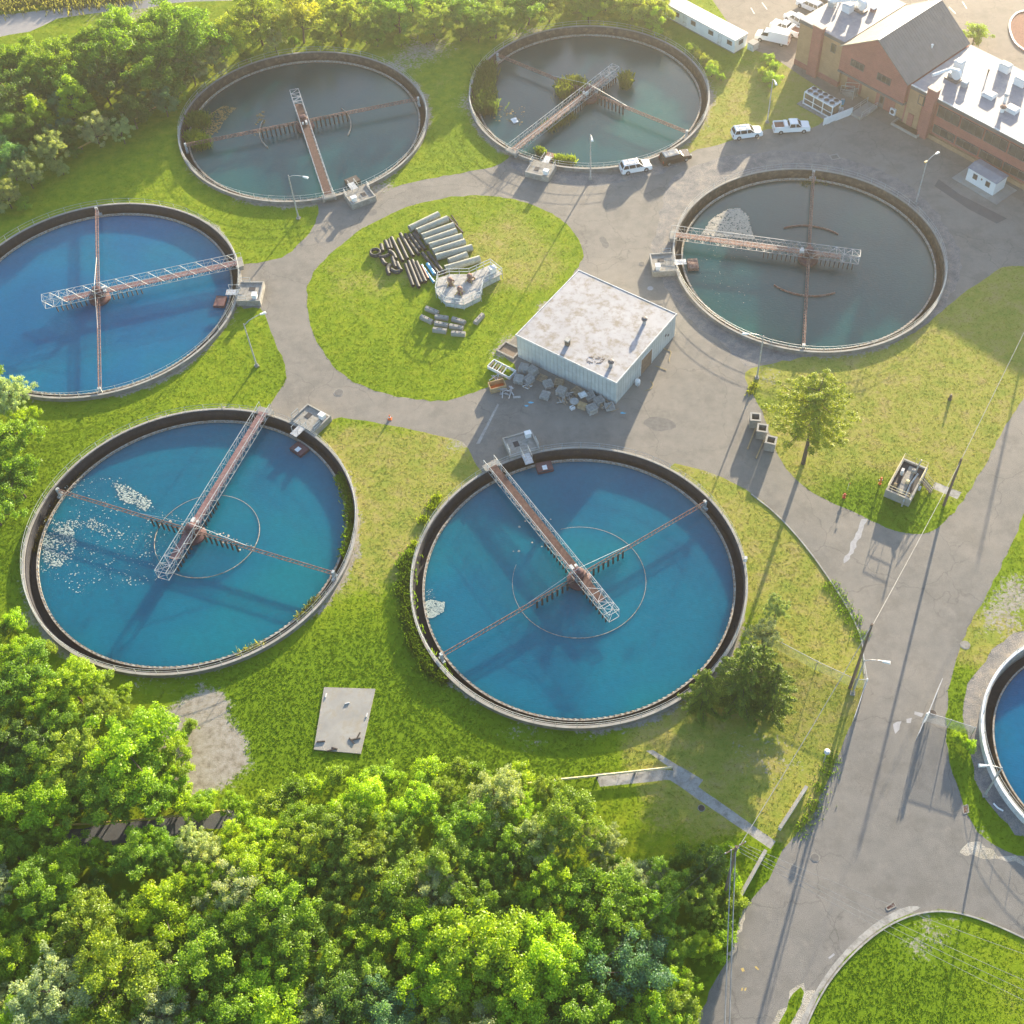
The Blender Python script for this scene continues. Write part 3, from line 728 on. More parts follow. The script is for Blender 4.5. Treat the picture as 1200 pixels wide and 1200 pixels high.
# ---------------------------------------------------------------- clarifier tanks
Z_RIM, Z_WEIR, Z_WAT, Z_GREY = 0.6, -0.25, -0.45, -0.6
def water_disc(cx, cy, r, z, mat):
    mb = MB(); n = 96
    vs = [(cx, cy, z)]; fs = []
    for k in range(1, 9):
        for i in range(n): vs.append((cx + r * k / 8 * math.cos(2 * PI * i / n), cy + r * k / 8 * math.sin(2 * PI * i / n), z))
    for i in range(n): fs.append((0, 1 + i, 1 + (i + 1) % n))
    for k in range(7):
        for i in range(n):
            a = 1 + k * n + i; b = 1 + k * n + (i + 1) % n
            fs.append((a, a + n, b + n, b))
    mb.add(vs, fs)
    return tag(mb.build('water', M[mat], smooth=True), kind='structure')

def circle(r, z, n=128, a0=0, a1=2 * PI, c=(0, 0)):
    full = abs(a1 - a0 - 2 * PI) < 1e-6
    return [(c[0] + r * math.cos(a0 + (a1 - a0) * i / n), c[1] + r * math.sin(a0 + (a1 - a0) * i / n), z) for i in range(n if full else n + 1)]

def tank(label, cx, cy, R, wall='conc', inner='wallin', gap=None, wr=1.55, zr=Z_RIM, water='blue', group='round settling tanks'):
    t = thing('settling_tank', label, 'tank', (cx, cy, 0), 0, group)
    n = 160
    mb = MB().ring(R - 0.32, R, -0.3, zr, n); mb.build('rim_wall', M[wall], t)
    MB().ring(R - 0.27, R + 0.02, zr + .002, zr + 0.07, n).build('coping', M['conc_l' if wall == 'conc_m' else 'white'], t)
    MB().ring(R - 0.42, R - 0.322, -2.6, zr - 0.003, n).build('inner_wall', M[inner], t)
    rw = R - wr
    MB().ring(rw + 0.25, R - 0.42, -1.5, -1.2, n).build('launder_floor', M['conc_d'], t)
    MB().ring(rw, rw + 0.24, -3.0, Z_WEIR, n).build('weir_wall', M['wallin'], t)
    w = MB().ring(rw + 0.02, rw + 0.2, Z_WEIR + 0.002, Z_WEIR + 0.05, n)
    w.build('weir_lip', M['weir'], t)
    if R > 18:   # notched weir plate, one saw-toothed band
        sp = MB(); m = 360; vs = []; fs = []
        for i in range(m):
            a = 2 * PI * i / m; zt = Z_WEIR + (0.10 if i % 2 else -0.05)
            for (q, z) in ((rw - .06, Z_WEIR - .18), (rw - .01, Z_WEIR - .18), (rw - .01, zt), (rw - .06, zt)): vs.append((q * math.cos(a), q * math.sin(a), z))
        for i in range(m):
            j = (i + 1) % m
            for k in range(4): k2 = (k + 1) % 4; fs.append((i * 4 + k2, j * 4 + k2, j * 4 + k, i * 4 + k))
        sp.add(vs, fs); sp.build('weir_plate', M['weir'], t)
    MB().ring(0.01, rw, -3.1, -3.0, 96).build('floor', M['conc_d'], t)
    # handrail on the rim
    h = MB(); a0, a1 = (0, 2 * PI) if gap is None else (gap[1], gap[0] + 2 * PI)
    for z in (0.50, 0.95):
        h.tube(circle(R - 0.16, zr + 0.07 + z, n, a0, a1), 0.02, 5, closed=gap is None)
    m = int(R * 2 * PI / 2.4)
    for i in range(m + 1):
        a = a0 + (a1 - a0) * i / m
        p = ((R - 0.16) * math.cos(a), (R - 0.16) * math.sin(a))
        h.bar((p[0], p[1], zr + 0.07), (p[0], p[1], zr + 1.04), 0.045)
    h.build('handrail', M['rail'], t)
    water_disc(cx, cy, rw - 0.002, Z_WAT if water != 'grey' else Z_GREY, water)
    return t

def truss_side(mb, x0, x1, y, z0, z1, step, w=0.06, start=0):
    n = max(1, int(round((x1 - x0) / step)))
    mb.bar((x0, y, z0), (x1, y, z0), w * 1.3); mb.bar((x0, y, z1), (x1, y, z1), w * 1.3)
    for i in range(n + 1):
        x = x0 + (x1 - x0) * i / n
        mb.bar((x, y, z0), (x, y, z1), w)
        if i < n:
            xn = x0 + (x1 - x0) * (i + 1) / n
            mb.bar((x, y, z0 if (i + start) % 2 == 0 else z1), (xn, y, z1 if (i + start) % 2 == 0 else z0), w)

def bridge(label, cx, cy, ang, deck='deck', side='rail', tail=7.3, closed_tail=False, pink=False):
    """box-truss footbridge from the rim across the centre column, x along the bridge, +x = rim"""
    t = thing('access_bridge', label, 'footbridge', (cx, cy, 0), ang, 'truss footbridges over the tanks')
    zd = 1.0
    L = 20.2
    MB().box(((L - 4.6) / 2 - 0.2, 0, zd), (L + 4.6 - 0.3, 1.16, 0.07)).build('deck', M[deck], t)
    for s in (-1, 1):
        mb = MB()
        truss_side(mb, -tail, L - 0.4, s * 0.72, zd - 0.42, zd + 1.05, 1.15, 0.042, 0 if s > 0 else 1)
        mb.bar((-tail, s * .72, zd + .5), (L - .4, s * .72, zd + .5), 0.03)
        mb.build('truss', M[side], t)
    mb = MB(); x = -tail; i = 0
    while x < L - 0.5:
        mb.bar((x, -0.72, zd - 0.42), (x, 0.72, zd - 0.42), 0.07)
        if x < -3.6:
            mb.bar((x, -0.72, zd + 1.05), (x, 0.72, zd + 1.05), 0.055)
            mb.bar((x, -0.72 if i % 2 else 0.72, zd + 1.05), (x + 1.15, 0.72 if i % 2 else -0.72, zd + 1.05), 0.05)
        mb.bar((x, -0.72 if i % 2 else 0.72, zd - 0.42), (x + 1.15, 0.72 if i % 2 else -0.72, zd - 0.42), 0.05)
        x += 1.15; i += 1
    mb.build('cross_bracing', M['steel'], t)
    MB().box((L - 0.1, 0, zd - 0.1), (1.1, 2.1, 0.25)).box((L - .05, 0.9, zd - .45), (0.8, 0.3, 0.5)).box((L - .05, -0.9, zd - .45), (0.8, 0.3, 0.5)).build('rim_support', M['conc_l'], t)
    hr = MB()
    for s in (-1, 1):
        hr.tube([(L + .4, s * .75, zd), (L + .4, s * .75, zd + 1.05), (L - .6, s * .75, zd + 1.05)], 0.03, 5)
    hr.build('end_rail', M['rail'], t)
    # drive head in the middle
    d = MB().lathe([(0.75, zd + .04), (0.75, zd + .35), (0.5, zd + .42), (0.5, zd + .8), (0.2, zd + .86)], 20)
    d.build('drive_head', M['drum'], t)
    MB().box((1.1, 0.3, zd + .28), (0.7, 0.35, 0.4)).box((1.1, -.3, zd + .2), (.4, .3, .3)).build('motor', M['white_d'], t)
    return t

def mechanism(label, cx, cy, ang, br_ang, ends='rail', arm='rust', pick=(8, 8), cable=True, bp=9):
    """centre column with a long thin skimmer arm across the tank and rows of hanging pickets"""
    t = thing('skimmer_arm', label, 'tank mechanism', (cx, cy, 0), ang, 'skimmer arms in the tanks')
    MB().lathe([(1.35, -3), (1.35, -.35), (1.5, -.3), (1.5, 0.0), (1.0, 0.15), (1.0, 0.5), (0.35, 0.55), (0.35, 0.95)], 28).build('centre_column', M['drum'], t)
    R = 19.0
    pside = -1 if math.cos(ang) > 0 else 1
    for s in (-1, 1):
        mb = MB(); z0, z1 = 0.62, 1.02
        a, b = (0.9, R) if s > 0 else (-R, -0.9)
        for (y, z) in ((-.2, z0), (.2, z0), (0, z1)): mb.bar((a, y, z), (b, y, z), 0.075)
        n = 34
        for i in range(n):
            x = a + (b - a) * i / n; xn = a + (b - a) * (i + 1) / n
            mb.bar((x, -.2, z0), (xn, 0, z1), 0.04); mb.bar((x, 0, z1), (xn, .2, z0), 0.04); mb.bar((x, -.2, z0), (xn, .2, z0), 0.04)
        mb.build('arm', M[arm], t)
        e = MB().box((s * (R + .05), 0, 0.42), (0.32, 0.4, 1.25)).box((s * (R + .05), 0, -.35), (.4, 1.0, .35))
        e.build('end_carriage', M[ends], t)
        for i in range(pick[0 if s < 0 else 1]):
            x = s * (1.9 + i * 0.72)
            MB().bar((x, pside * .3, 1.0), (x, pside * .3, -1.9), 0.22, 0.10).build('picket', M['darks'], t)
    if cable:
        c = MB()
        for s in (-1, 1):
            c.tube([(0, 0, 2.3), (s * 7.5, 0, 1.05)], 0.03, 5)
        c.tube([(0, 0, .9), (0, 0, 2.4)], 0.06, 6)
        c.build('stay_cable', M['rail'], t)
    # pickets under the bridge line
    ra = br_ang - ang
    for s in (-1, 1):
        for i in range(bp):
            x = s * (1.9 + i * 0.66)
            p = Matrix.Rotation(ra, 3, 'Z') @ Vector((x, (-.62 if math.cos(br_ang) > 0 else .62), 0))
            MB().bar((p.x, p.y, 0.5), (p.x, p.y, -1.9), 0.2, 0.12).build('picket', M['darks'], t)
    return t

def baffle(label, cx, cy, r, z, c=(0, 0), w=0.10, h=0.25, arcs=((0, 2 * PI),), mat='weir', tilt=(0, 0)):
    t = MB()
    for a0, a1 in arcs:
        n = max(8, int(64 * (a1 - a0) / (2 * PI)))
        m = MB().ring(r - w / 2, r + w / 2, -h / 2, h / 2, n, a0=a0, a1=a1)
        t.add([(v[0] + c[0], v[1] + c[1], v[2] + v[0] * tilt[0] + v[1] * tilt[1]) for v in m.v], m.f)
    o = t.build('baffle_ring', M[mat]); o.location = (cx, cy, z)
    return tag(o, label, 'baffle', 'baffle rings in the water')

def flakes(label, region_px, n, smin, smax, mat, z, name='scum', dens=None, seed=1, drop=0.0):
    """floating crumbs of scum inside a polygon (px), as one uncountable mass"""
    P = poly([p for p in region_px]); r = random.Random(seed)
    P = [tuple(at(p[0], p[1], z)[:2]) for p in region_px]
    xs = [p[0] for p in P]; ys = [p[1] for p in P]
    mb = MB(); k = 0; tries = 0
    while k < n and tries < n * 30:
        tries += 1
        x = r.uniform(min(xs), max(xs)); y = r.uniform(min(ys), max(ys))
        ins = False; j = len(P) - 1
        for i in range(len(P)):
            if (P[i][1] > y) != (P[j][1] > y) and x < (P[j][0] - P[i][0]) * (y - P[i][1]) / (P[j][1] - P[i][1]) + P[i][0]: ins = not ins
            j = i
        if not ins: continue
        v = math.sin(x * 1.3 + seed) * math.sin(y * 1.1 + 2 * math.sin(x * .5)) 
        if r.random() < drop * (0.5 - 0.5 * v): continue
        s = smin + (smax - smin) * r.random() ** 3
        m = r.randint(5, 8); a0 = r.random() * 6.28
        vs = [(x + s * r.uniform(.5, 1) * math.cos(a0 + 2 * PI * i / m), y + s * r.uniform(.4, .9) * math.sin(a0 + 2 * PI * i / m), z) for i in range(m)]
        vt = [(x + (v_[0] - x) * .6, y + (v_[1] - y) * .6, z + 0.012 + s * .06 + k * 1e-6) for v_ in vs]
        mb.add(vs + vt, [tuple(range(m, 2 * m))] + [(i, (i + 1) % m, (i + 1) % m + m, i + m) for i in range(m)])
        k += 1
    o = mb.build(name, M[mat])
    return tag(o, kind='stuff', label=label)

T = TANKS
specs = dict(a=('grey-water tank at the far left with reeds on its left side, touching the wooded edge', 'grey'),
             b=('grey-water tank with reed clumps, the one with two cars parked at its near rim', 'grey'),
             c=('blue-water tank cut by the left edge of the picture', 'blue2'),
             d=('grey-water tank beside the brick building, with a tan raft of scum', 'grey'),
             e=('blue-water tank at the lower left flecked with drifting foam', 'blue'),
             f=('blue-water tank at the lower centre beside the dark spruces', 'blue'))
for k, (lb, wt) in specs.items():
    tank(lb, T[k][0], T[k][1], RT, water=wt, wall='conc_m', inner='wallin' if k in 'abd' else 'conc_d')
tank('small white-rimmed blue-water tank cut by the right edge of the picture', SMALL_TANK[0], SMALL_TANK[1], SMALL_TANK[2], wall='white_d', inner='conc', wr=1.75, zr=0.95, water='blue2')

bl = dict(a=('footbridge with brown deck over the grey tank by the left woods', 'deck', 'steel'), b=('rust-streaked footbridge over the grey tank that has cars parked at its rim', 'rust', 'rail'),
          c=('footbridge with pink deck over the blue tank cut by the left edge', 'deckp', 'rail'), d=('silver truss footbridge over the grey tank beside the brick building', 'rust', 'steel'),
          e=('pinkish lattice footbridge over the foam-flecked blue tank', 'deckp', 'rail'), f=('white-railed footbridge with red-brown deck over the blue tank by the spruces', 'deck', 'rail'))
for k, (lb, dk, sd) in bl.items(): bridge(lb, T[k][0], T[k][1], T[k][2], dk, sd, tail=7.3)
ml = dict(a='rusty skimmer arm across the grey tank by the left woods', b='rusty skimmer arm across the grey tank with cars at its rim', c='rust-and-white skimmer arm across the blue tank cut by the left edge',
          d='brown skimmer arm across the grey tank beside the brick building', e='skimmer arm across the foam-flecked blue tank', f='skimmer arm with stay cables across the blue tank by the spruces')
for k, lb in ml.items(): mechanism(lb, T[k][0], T[k][1], T[k][3], T[k][2], cable=k in 'bcef', pick=dict(a=(8, 8), b=(6, 8), c=(0, 0), d=(0, 0), e=(7, 6), f=(7, 7))[k], bp=dict(a=0, b=8, c=7, d=8, e=6, f=8)[k])
baffle('thin full baffle ring round the centre of the blue tank by the spruces', T['f'][0], T['f'][1], 8.0, Z_WAT + .0, w=.05, h=.12, tilt=(0.006, -0.006))
c5 = at(243, 628, Z_WAT)
baffle('pale baffle ring standing askew in the foam-flecked blue tank', c5.x, c5.y, 6.35, Z_WAT + .06, w=.06, h=.14, tilt=(0.0, -0.02))
baffle('sunken baffle ring with two arcs showing in the grey tank beside the brick building', T['d'][0], T['d'][1], 7.7, Z_GREY + .02, w=.12, h=.5, arcs=((rad(48), rad(112)), (rad(-135), rad(-65))), mat='rust', tilt=(0, 0))
baffle('sunken baffle ring with two arcs showing in the grey tank by the left woods', T['a'][0], T['a'][1], 7.4, Z_GREY + .02, w=.12, h=.5, arcs=((rad(165), rad(225)), (rad(-15), rad(45))), mat='weir')

# concrete platforms on the rims, with the scum boxes inside
def platform(label, tk, px, sx=4.0, sy=3.4, box_side=1, wide=True, mat='conc'):
    cx, cy = T[tk][0], T[tk][1]
    p = at(*px, 0.7); a = math.atan2(p.y - cy, p.x - cx)
    t = thing('control_platform', label, 'platform', (cx + 20.2 * math.cos(a), cy + 20.2 * math.sin(a), 0), a - PI / 2, 'concrete platforms on the tank rims')
    MB().box((0, sy / 2 - .2, 0.42), (sx, sy, 0.84)).build('slab', M[mat], t)
    e = MB()
    e.box((-sx / 2 + .1, sy / 2 - .2, 0.93), (.2, sy, .18)).box((sx / 2 - .1, sy / 2 - .2, 0.93), (.2, sy, .18)).box((0, sy - .3, 0.93), (sx - .4, .2, .18))
    e.build('curb', M['conc_l'], t)
    MB().box((box_side * (sx / 2 - .75), sy - 1.0, 1.2), (.75, .6, .7)).box((box_side * (sx / 2 - .75), sy - 1.0, 1.6), (.85, .7, .1)).build('control_box', M['white'], t)
    MB().box((-box_side * .6, sy / 2, .86), (.7, .9, .03)).build('hatch', M['conc_d'], t)
    h = MB()
    for x in (-sx / 2 + .1, sx / 2 - .1):
        for z in (1.35, 1.85): h.tube([(x, .1, z), (x, 1.3, z)], .03, 5)
        for y in (.1, 1.3): h.bar((x, y, .84), (x, y, 1.88), .05)
    h.tube([(-.5, -1.5, 1.75), (-.5, .3, 1.75)], .03, 5); h.tube([(.5, -1.5, 1.75), (.5, .3, 1.75)], .03, 5)
    for y in (-1.5, .1): 
        for x in (-.5, .5): h.bar((x, y, .75), (x, y, 1.78), .05)
    h.build('handrail', M['rail'], t)
    MB().box((0, -1.0, .78), (1.1, 1.9, .08)).build('gangway', M['steel'], t)
    return t, a
def scum_box(label, tk, px, mat='drum', lid=True):
    cx, cy = T[tk][0], T[tk][1]
    p = at(*px, -.3); a = math.atan2(p.y - cy, p.x - cx)
    t = thing('scum_box', label, 'scum box', (p.x, p.y, -.8), a - PI / 2, 'steel scum boxes beside the platforms')
    b = MB(); W, D, H = 2.0, 1.5, 0.75
    b.box((0, 0, .08), (W, D, .1)); b.box((-W / 2, 0, H / 2), (.07, D, H)); b.box((W / 2, 0, H / 2), (.07, D, H)); b.box((0, D / 2, H / 2), (W - .08, .07, H)); b.box((0, -D / 2, H / 2 - .08), (W - .08, .07, H - .16))
    b.box((0, 0, H - .03), (W - .1, D - .1, .04))
    b.build('trough', M[mat], t)
    if lid: MB().box((0, -.2, H + .03), (.6, .7, .06)).box((0, -.2, H + .09), (.4, .1, .06)).build('lid', M['white'], t)
    return t
platform('concrete platform on the rim of the grey tank by the left woods', 'a', (418, 225))
platform('concrete platform on the rim left of the parked cars', 'b', (640, 189), box_side=-1)
platform('concrete platform on the rim of the blue tank cut by the left edge', 'c', (283, 343), box_side=1)
platform('concrete platform with rust-orange box beside it, facing the white building', 'd', (790, 308), box_side=-1)
platform('concrete platform with white box on the foam-flecked tank', 'e', (353, 502), box_side=1)
platform('concrete platform in the building shade on the blue tank by the spruces', 'f', (616, 533), box_side=1)
scum_box('dark scum box at the rim of the grey tank by the left woods', 'a', (413, 212), 'darks', False)
scum_box('rusty scum box between green reeds in the tank with parked cars', 'b', (643, 183), 'rust', False)
scum_box('purple-red scum box in the blue tank cut by the left edge', 'c', (258, 354), 'drum', False)
scum_box('rust-orange scum box in the grey tank facing the white building', 'd', (812, 310), 'rust', False)
scum_box('dark red scum box with white slatted lid in the foam-flecked tank', 'e', (351, 527))
scum_box('dark red scum box with white lid in the blue tank by the spruces', 'f', (638, 548))

flakes(None, [(822,275),(833,257),(853,245),(866,244),(876,252),(880,268),(884,280),(850,278)], 3400, .08, .26, 'foam', Z_GREY + .01, seed=2)
flakes(None, [(810,278),(880,285),(880,360),(850,375),(830,345),(815,310)], 150, .03, .11, 'foam', Z_GREY + .01, seed=3, drop=.7)
flakes(None, [(844,284),(868,284),(868,289),(845,289)], 200, .06, .18, 'foam', Z_GREY + .02, seed=8)
flakes(None, [(50,620),(85,618),(90,640),(70,665),(50,660)], 1200, .03, .2, 'foam_b', Z_WAT + .01, seed=4, drop=.93)
flakes(None, [(130,565),(150,570),(178,588),(172,600),(140,585)], 800, .03, .24, 'foam_b', Z_WAT + .01, seed=5, drop=.85)
flakes(None, [(60,560),(150,560),(200,610),(190,680),(90,700),(48,670),(48,620)], 1500, .02, .15, 'foam_b', Z_WAT + .01, seed=6, drop=.97)
flakes(None, [(60,612),(110,608),(145,625),(140,632),(100,618),(62,622)], 420, .03, .18, 'foam_b', Z_WAT + .012, seed=16, drop=.8)
flakes(None, [(200,600),(300,640),(295,650),(195,612)], 120, .04, .2, 'foam', Z_WAT + .03, seed=9, drop=.6)
flakes(None, [(497,706),(505,703),(521,706),(520,716),(508,724),(498,724)], 1300, .04, .15, 'foam_b', Z_WAT + .01, seed=7, drop=.3)
flakes(None, [(500,690),(506,690),(512,702),(500,704)], 50, .03, .1, 'foam_b', Z_WAT + .01, seed=17)
flakes(None, [(238,138),(262,124),(278,126),(262,142),(255,155),(240,162)], 1100, .05, .26, 'algae', Z_GREY + .01, seed=11, name='algae', drop=.6)
flakes(None, [(300,130),(312,130),(310,160),(298,160)], 50, .1, .4, 'algae', Z_GREY + .01, seed=12, name='algae', drop=.6)
flakes(None, [(578,130),(590,122),(615,125),(612,150),(580,142)], 45, .1, .4, 'algae', Z_GREY + .01, seed=13, name='algae', drop=.9)
flakes(None, [(600,590),(650,590),(640,640),(600,650)], 10, .15, .35, 'foam', Z_WAT + .01, seed=15)
b = at(603, 142, Z_GREY); fl = MB(); fl.box((b.x, b.y, b.z + .1), (.9, 1.2, .2), .5); fl.box((b.x + .1, b.y + .2, b.z + .28), (.5, .5, .16), .2); tag(fl.build('floating_debris', M['white']), 'white block floating in the grey tank with parked cars', 'debris')
f1 = at(737, 103, Z_GREY); f2 = at(741, 123, Z_GREY); fl = MB(); fl.tube([(f1.x, f1.y, -.95), (f2.x, f2.y, -.95)], .22, 8); tag(fl.build('floating_pipe', M['rail']), 'pale tube floating beside a reed clump, right of the bridge end', 'pipe')
# ---------------------------------------------------------------- brick works building
UA = at(930.7, 74.7)
U = Vector((0.70044, -0.71371, 0)); VV = Vector((0.71371, 0.70044, 0))
def lp(u, v, z=0): return UA + U * u + VV * v + Vector((0, 0, z))
BA = math.atan2(U.y, U.x)
def in_frame(parent_fn=None): pass
bb = thing('brick_building', 'long red and tan brick building with a gabled dark metal roof in its middle', 'building', UA, BA)
# local axes of the empty: x = along the front, y = inward
def bpart(name, mb, mat, label=None, parent=None): return mb.build(name, M[mat], parent or bb, label)
# left wing
bpart('left_wing_wall', MB().box((4.7, 8.2, 4.6), (9.4, 16.4, 7.2)), 'tan')
bpart('left_wing_base', MB().box((4.68, 8.2, .5), (9.48, 16.5, 1.0)), 'brick')
bpart('fascia', MB().box((4.6, -.02, 7.98), (9.5, .2, .5)).box((-.05, 8.2, 7.98), (.2, 16.6, .5)).box((4.6, 16.4, 7.98), (9.5, .2, .5)), 'fascia')
lr = bpart('left_wing_roof', MB().box((4.7, 8.2, 8.24), (9.35, 16.3, .08)), 'roofg')
bpart('chimney', MB().box((4.2, -.35, 4.5), (1.9, .9, 9.0)), 'brick'); bpart('chimney_cap', MB().box((4.2, -.35, 9.06), (2.1, 1.1, .14)), 'coping')
def window(x0, x1, z0, z1, y, n=3, parent=bb, rot=False):
    f = MB(); w, h = x1 - x0, z1 - z0; xc, zc = (x0 + x1) / 2, (z0 + z1) / 2
    f.box((xc, y, z0), (w + .1, .14, .1)).box((xc, y, z1), (w + .1, .14, .1)).box((x0, y, zc), (.1, .14, h)).box((x1, y, zc), (.1, .14, h))
    for i in range(1, n): f.box((x0 + w * i / n, y, zc), (.07, .10, h - .1))
    o = f.build('window', M['fascia'], parent)
    MB().box((xc, y + .035, zc), (w - .05, .05, h - .05)).build('pane', M['winglass'], o)
    return o
window(6.9, 7.8, 5.6, 7.0, -.03, 1)
# gabled middle
G0, G1, GR_, ZL, ZR, ZT, D0, D1 = 9.4, 22.7, 15.9, 7.9, 7.3, 11.9, -.6, 15.6
mb = MB()
prof = [(G0, 3.6), (G1, 3.6), (G1, ZR), (GR_, ZT), (G0, ZL)]
vs = [(x, D0, z) for x, z in prof] + [(x, D1, z) for x, z in prof]
mb.add(vs, [(0, 1, 2, 3, 4), (9, 8, 7, 6, 5), (0, 5, 6, 1), (1, 6, 7, 2), (4, 9, 5, 0), (2, 7, 8, 3), (3, 8, 9, 4)])
bpart('gable_wall', mb, 'brick')
bpart('lower_wall', MB().box(((G0 + G1) / 2, 8.2, 1.75), (G1 - G0 - .04, 15.0, 3.5)), 'tan')
bpart('overhang_band', MB().box(((G0 + G1) / 2, -.55, 3.5), (G1 - G0 + .1, .35, .35)).box((G1 + .1, .3, 3.5), (.3, 1.4, .35)), 'fascia')
def slope(x0, z0, x1, z1, name, mat, mirror=1):
    m_ = MB(); dx, dz = x1 - x0, z1 - z0; L = math.hypot(dx, dz); nx, nz = -dz / L * .14, dx / L * .14
    if nz < 0: nx, nz = -nx, -nz
    a = [(x0, z0), (x1, z1), (x1 + nx, z1 + nz), (x0 + nx, z0 + nz)]
    vs = [(x, D0 - .3, z) for x, z in a] + [(x, D1 + .3, z) for x, z in a]
    m_.add(vs, [(0, 1, 2, 3), (7, 6, 5, 4), (0, 4, 5, 1), (1, 5, 6, 2), (2, 6, 7, 3), (3, 7, 4, 0)])
    return bpart(name, m_, mat)
slope(G1 + .25, ZR - .1, GR_, ZT + .05, 'dark_roof_slope', 'roofd')
slope(GR_, ZT + .05, G0 - .3, ZL - .1, 'beige_roof_slope', 'roofb')
bpart('ridge_cap', MB().box((GR_, (D0 + D1) / 2, ZT + .24), (.5, D1 - D0 + .7, .08)), 'white_d')
bpart('roof_vent', MB().lathe([(.15, 0), (.15, .5), (.22, .5), (.22, .6)], 10, (20.6, 8, 8.9)), 'white')
window(11.6, 14.2, 5.5, 6.6, D0 - .03, 3); window(17.0, 19.6, 5.5, 6.6, D0 - .03, 3)
bpart('garage_door', MB().box((12.2, .66, 1.7), (3.0, .1, 2.8)), 'brick', 'red garage door')
bpart('entry_panel', MB().box((18.7, .66, 1.65), (3.8, .1, 3.2)), 'brick')
dd = bpart('door', MB().box((18.0, .60, 1.15), (1.0, .08, 2.2)), 'fascia'); MB().box((18.0, .55, 1.5), (.6, .05, 1.2)).build('pane', M['winglass'], dd)
dd = bpart('door', MB().box((24.3, -.05, 1.15), (1.1, .08, 2.2)), 'brick')
bpart('entry_ramp', MB().box((16.9, -2.2, .2), (2.0, 4.6, .4)), 'conc_l')
rr = MB()
for x in (15.95, 17.85):
    for z in (.9, 1.35): rr.tube([(x, -4.3, z), (x, -.2, z)], .03, 5)
    for y in (-4.3, -2.2, -.3): rr.bar((x, y, .3), (x, y, 1.37), .05)
bpart('ramp_rail', rr, 'rail')
# right wing
RW0, RW1, RH, RD = 22.7, 72.0, 6.9, 15.7
bpart('right_wing_wall', MB().box(((RW0 + RW1) / 2 + .02, RD / 2 + .1, RH / 2), (RW1 - RW0 - .05, RD, RH)), 'brick')
bpart('tan_bay', MB().box((24.4, .07, 3.2), (2.7, .1, 6.4)), 'tan')
bpart('fascia', MB().box(((RW0 + RW1) / 2 + .2, .0, RH - .1), (RW1 - RW0 - .5, .36, .55)).box(((RW0 + RW1) / 2 + .2, RD + .1, RH - .1), (RW1 - RW0 - .5, .3, .55)), 'fascia')
bpart('base_course', MB().box(((RW0 + RW1) / 2 + 2.6, -.1, .35), (RW1 - RW0 - 5.4, .5, .7)), 'tan')
bpart('right_wing_roof', MB().box(((RW0 + RW1) / 2 + .2, RD / 2 + .1, RH + .2), (RW1 - RW0 - .6, RD + .2, .09)), 'roofg')
bpart('roof_edge', MB().box(((RW0 + RW1) / 2 + .2, -.08, RH + .22), (RW1 - RW0 - .5, .22, .14)), 'white_d')
bpart('chimney', MB().box((27.5, -.55, 4.35), (1.6, 1.1, 8.7)), 'brick'); bpart('chimney_cap', MB().box((27.5, -.55, 8.77), (1.8, 1.3, .14)), 'coping')
window(24.9, 26.3, 4.6, 6.1, .03, 1)
x = 28.8
for i in range(9):
    window(x, x + 4.0, 4.3, 6.1, -.08, 3); window(x, x + 4.0, 1.3, 2.6, -.08, 3)
    x += 4.45
bpart('chimney', MB().box((37.5, RD + .3, 4.5), (1.9, .9, 9.2)), 'brick'); bpart('chimney_cap', MB().box((37.5, RD + .3, 9.16), (2.1, 1.1, .14)), 'coping')

# rooftop plant: every unit a thing
def rz_(px, py, z): return at(px, py, z)
def roof_thing(name, label, cat, px, py, z, rz=None, group=None):
    p = at(px, py, z); return thing(name, label, cat, p, BA if rz is None else rz, group)
RZ1, RZ2 = 8.29, 7.15
def blower(label, px, py, z, dx=1):
    t = roof_thing('roof_blower', label, 'ventilation unit', px, py, z)
    MB().box((0, 0, .12), (2.4, 1.6, .24)).build('skid', M['fascia'], t)
    mb = MB(); b = MB().lathe([(.75, -.35), (.85, -.3), (.85, .3), (.75, .35)], 20); Rm = Matrix.Rotation(PI / 2, 3, 'X')
    mb.add([tuple(Rm @ Vector(v) + Vector((.4, 0, 1.1))) for v in b.v], b.f); mb.build('fan_housing', M['white'], t)
    MB().box((-.6, .1, .6), (.8, .7, .7)).build('motor', M['steel'], t)
    MB().tube([(.4, 0, 1.75), (-.6, -.6, 1.85), (-3.8 * dx, -3.4, 1.4)], .28, 10).build('duct', M['white'], t)
    return t
blower('large white blower with a long duct running to the left chimney', 1007, 12, RZ1)
blower('white blower beside the chimney of the right-hand flat roof', 1117, 93, RZ2, .5)
def vbox(name, label, cat, px, py, z, d, mat='white', cap=True, group=None):
    t = roof_thing(name, label, cat, px, py, z, group=group)
    MB().box((0, 0, d[2] / 2), d).build('casing', M[mat], t)
    if cap: MB().box((0, 0, d[2] + .06), (d[0] + .2, d[1] + .2, .12), top=.7).build('cap', M['white_d'], t)
    return t
vbox('roof_unit', 'white box unit beside the large blower on the left flat roof', 'roof unit', 993, 13, RZ1, (1.6, 1.3, 1.2))
vbox('roof_unit', 'small grey unit nearest the tall wall end of the left flat roof', 'roof unit', 975, 7, RZ1, (1.2, 1.0, .9), 'steel')
vbox('roof_hatch', 'small brown-topped vent right of the large blower', 'roof vent', 1023, 13, RZ1, (.8, .8, .6), 'deckp')
vbox('roof_unit', 'tall white box with square top behind the chimney blower', 'roof unit', 1122, 84, RZ2, (1.3, 1.3, 1.9))
vbox('roof_vent', 'small grey cube vent in the middle of the right flat roof', 'roof vent', 1130, 101, RZ2, (.9, .9, .8), 'steel')
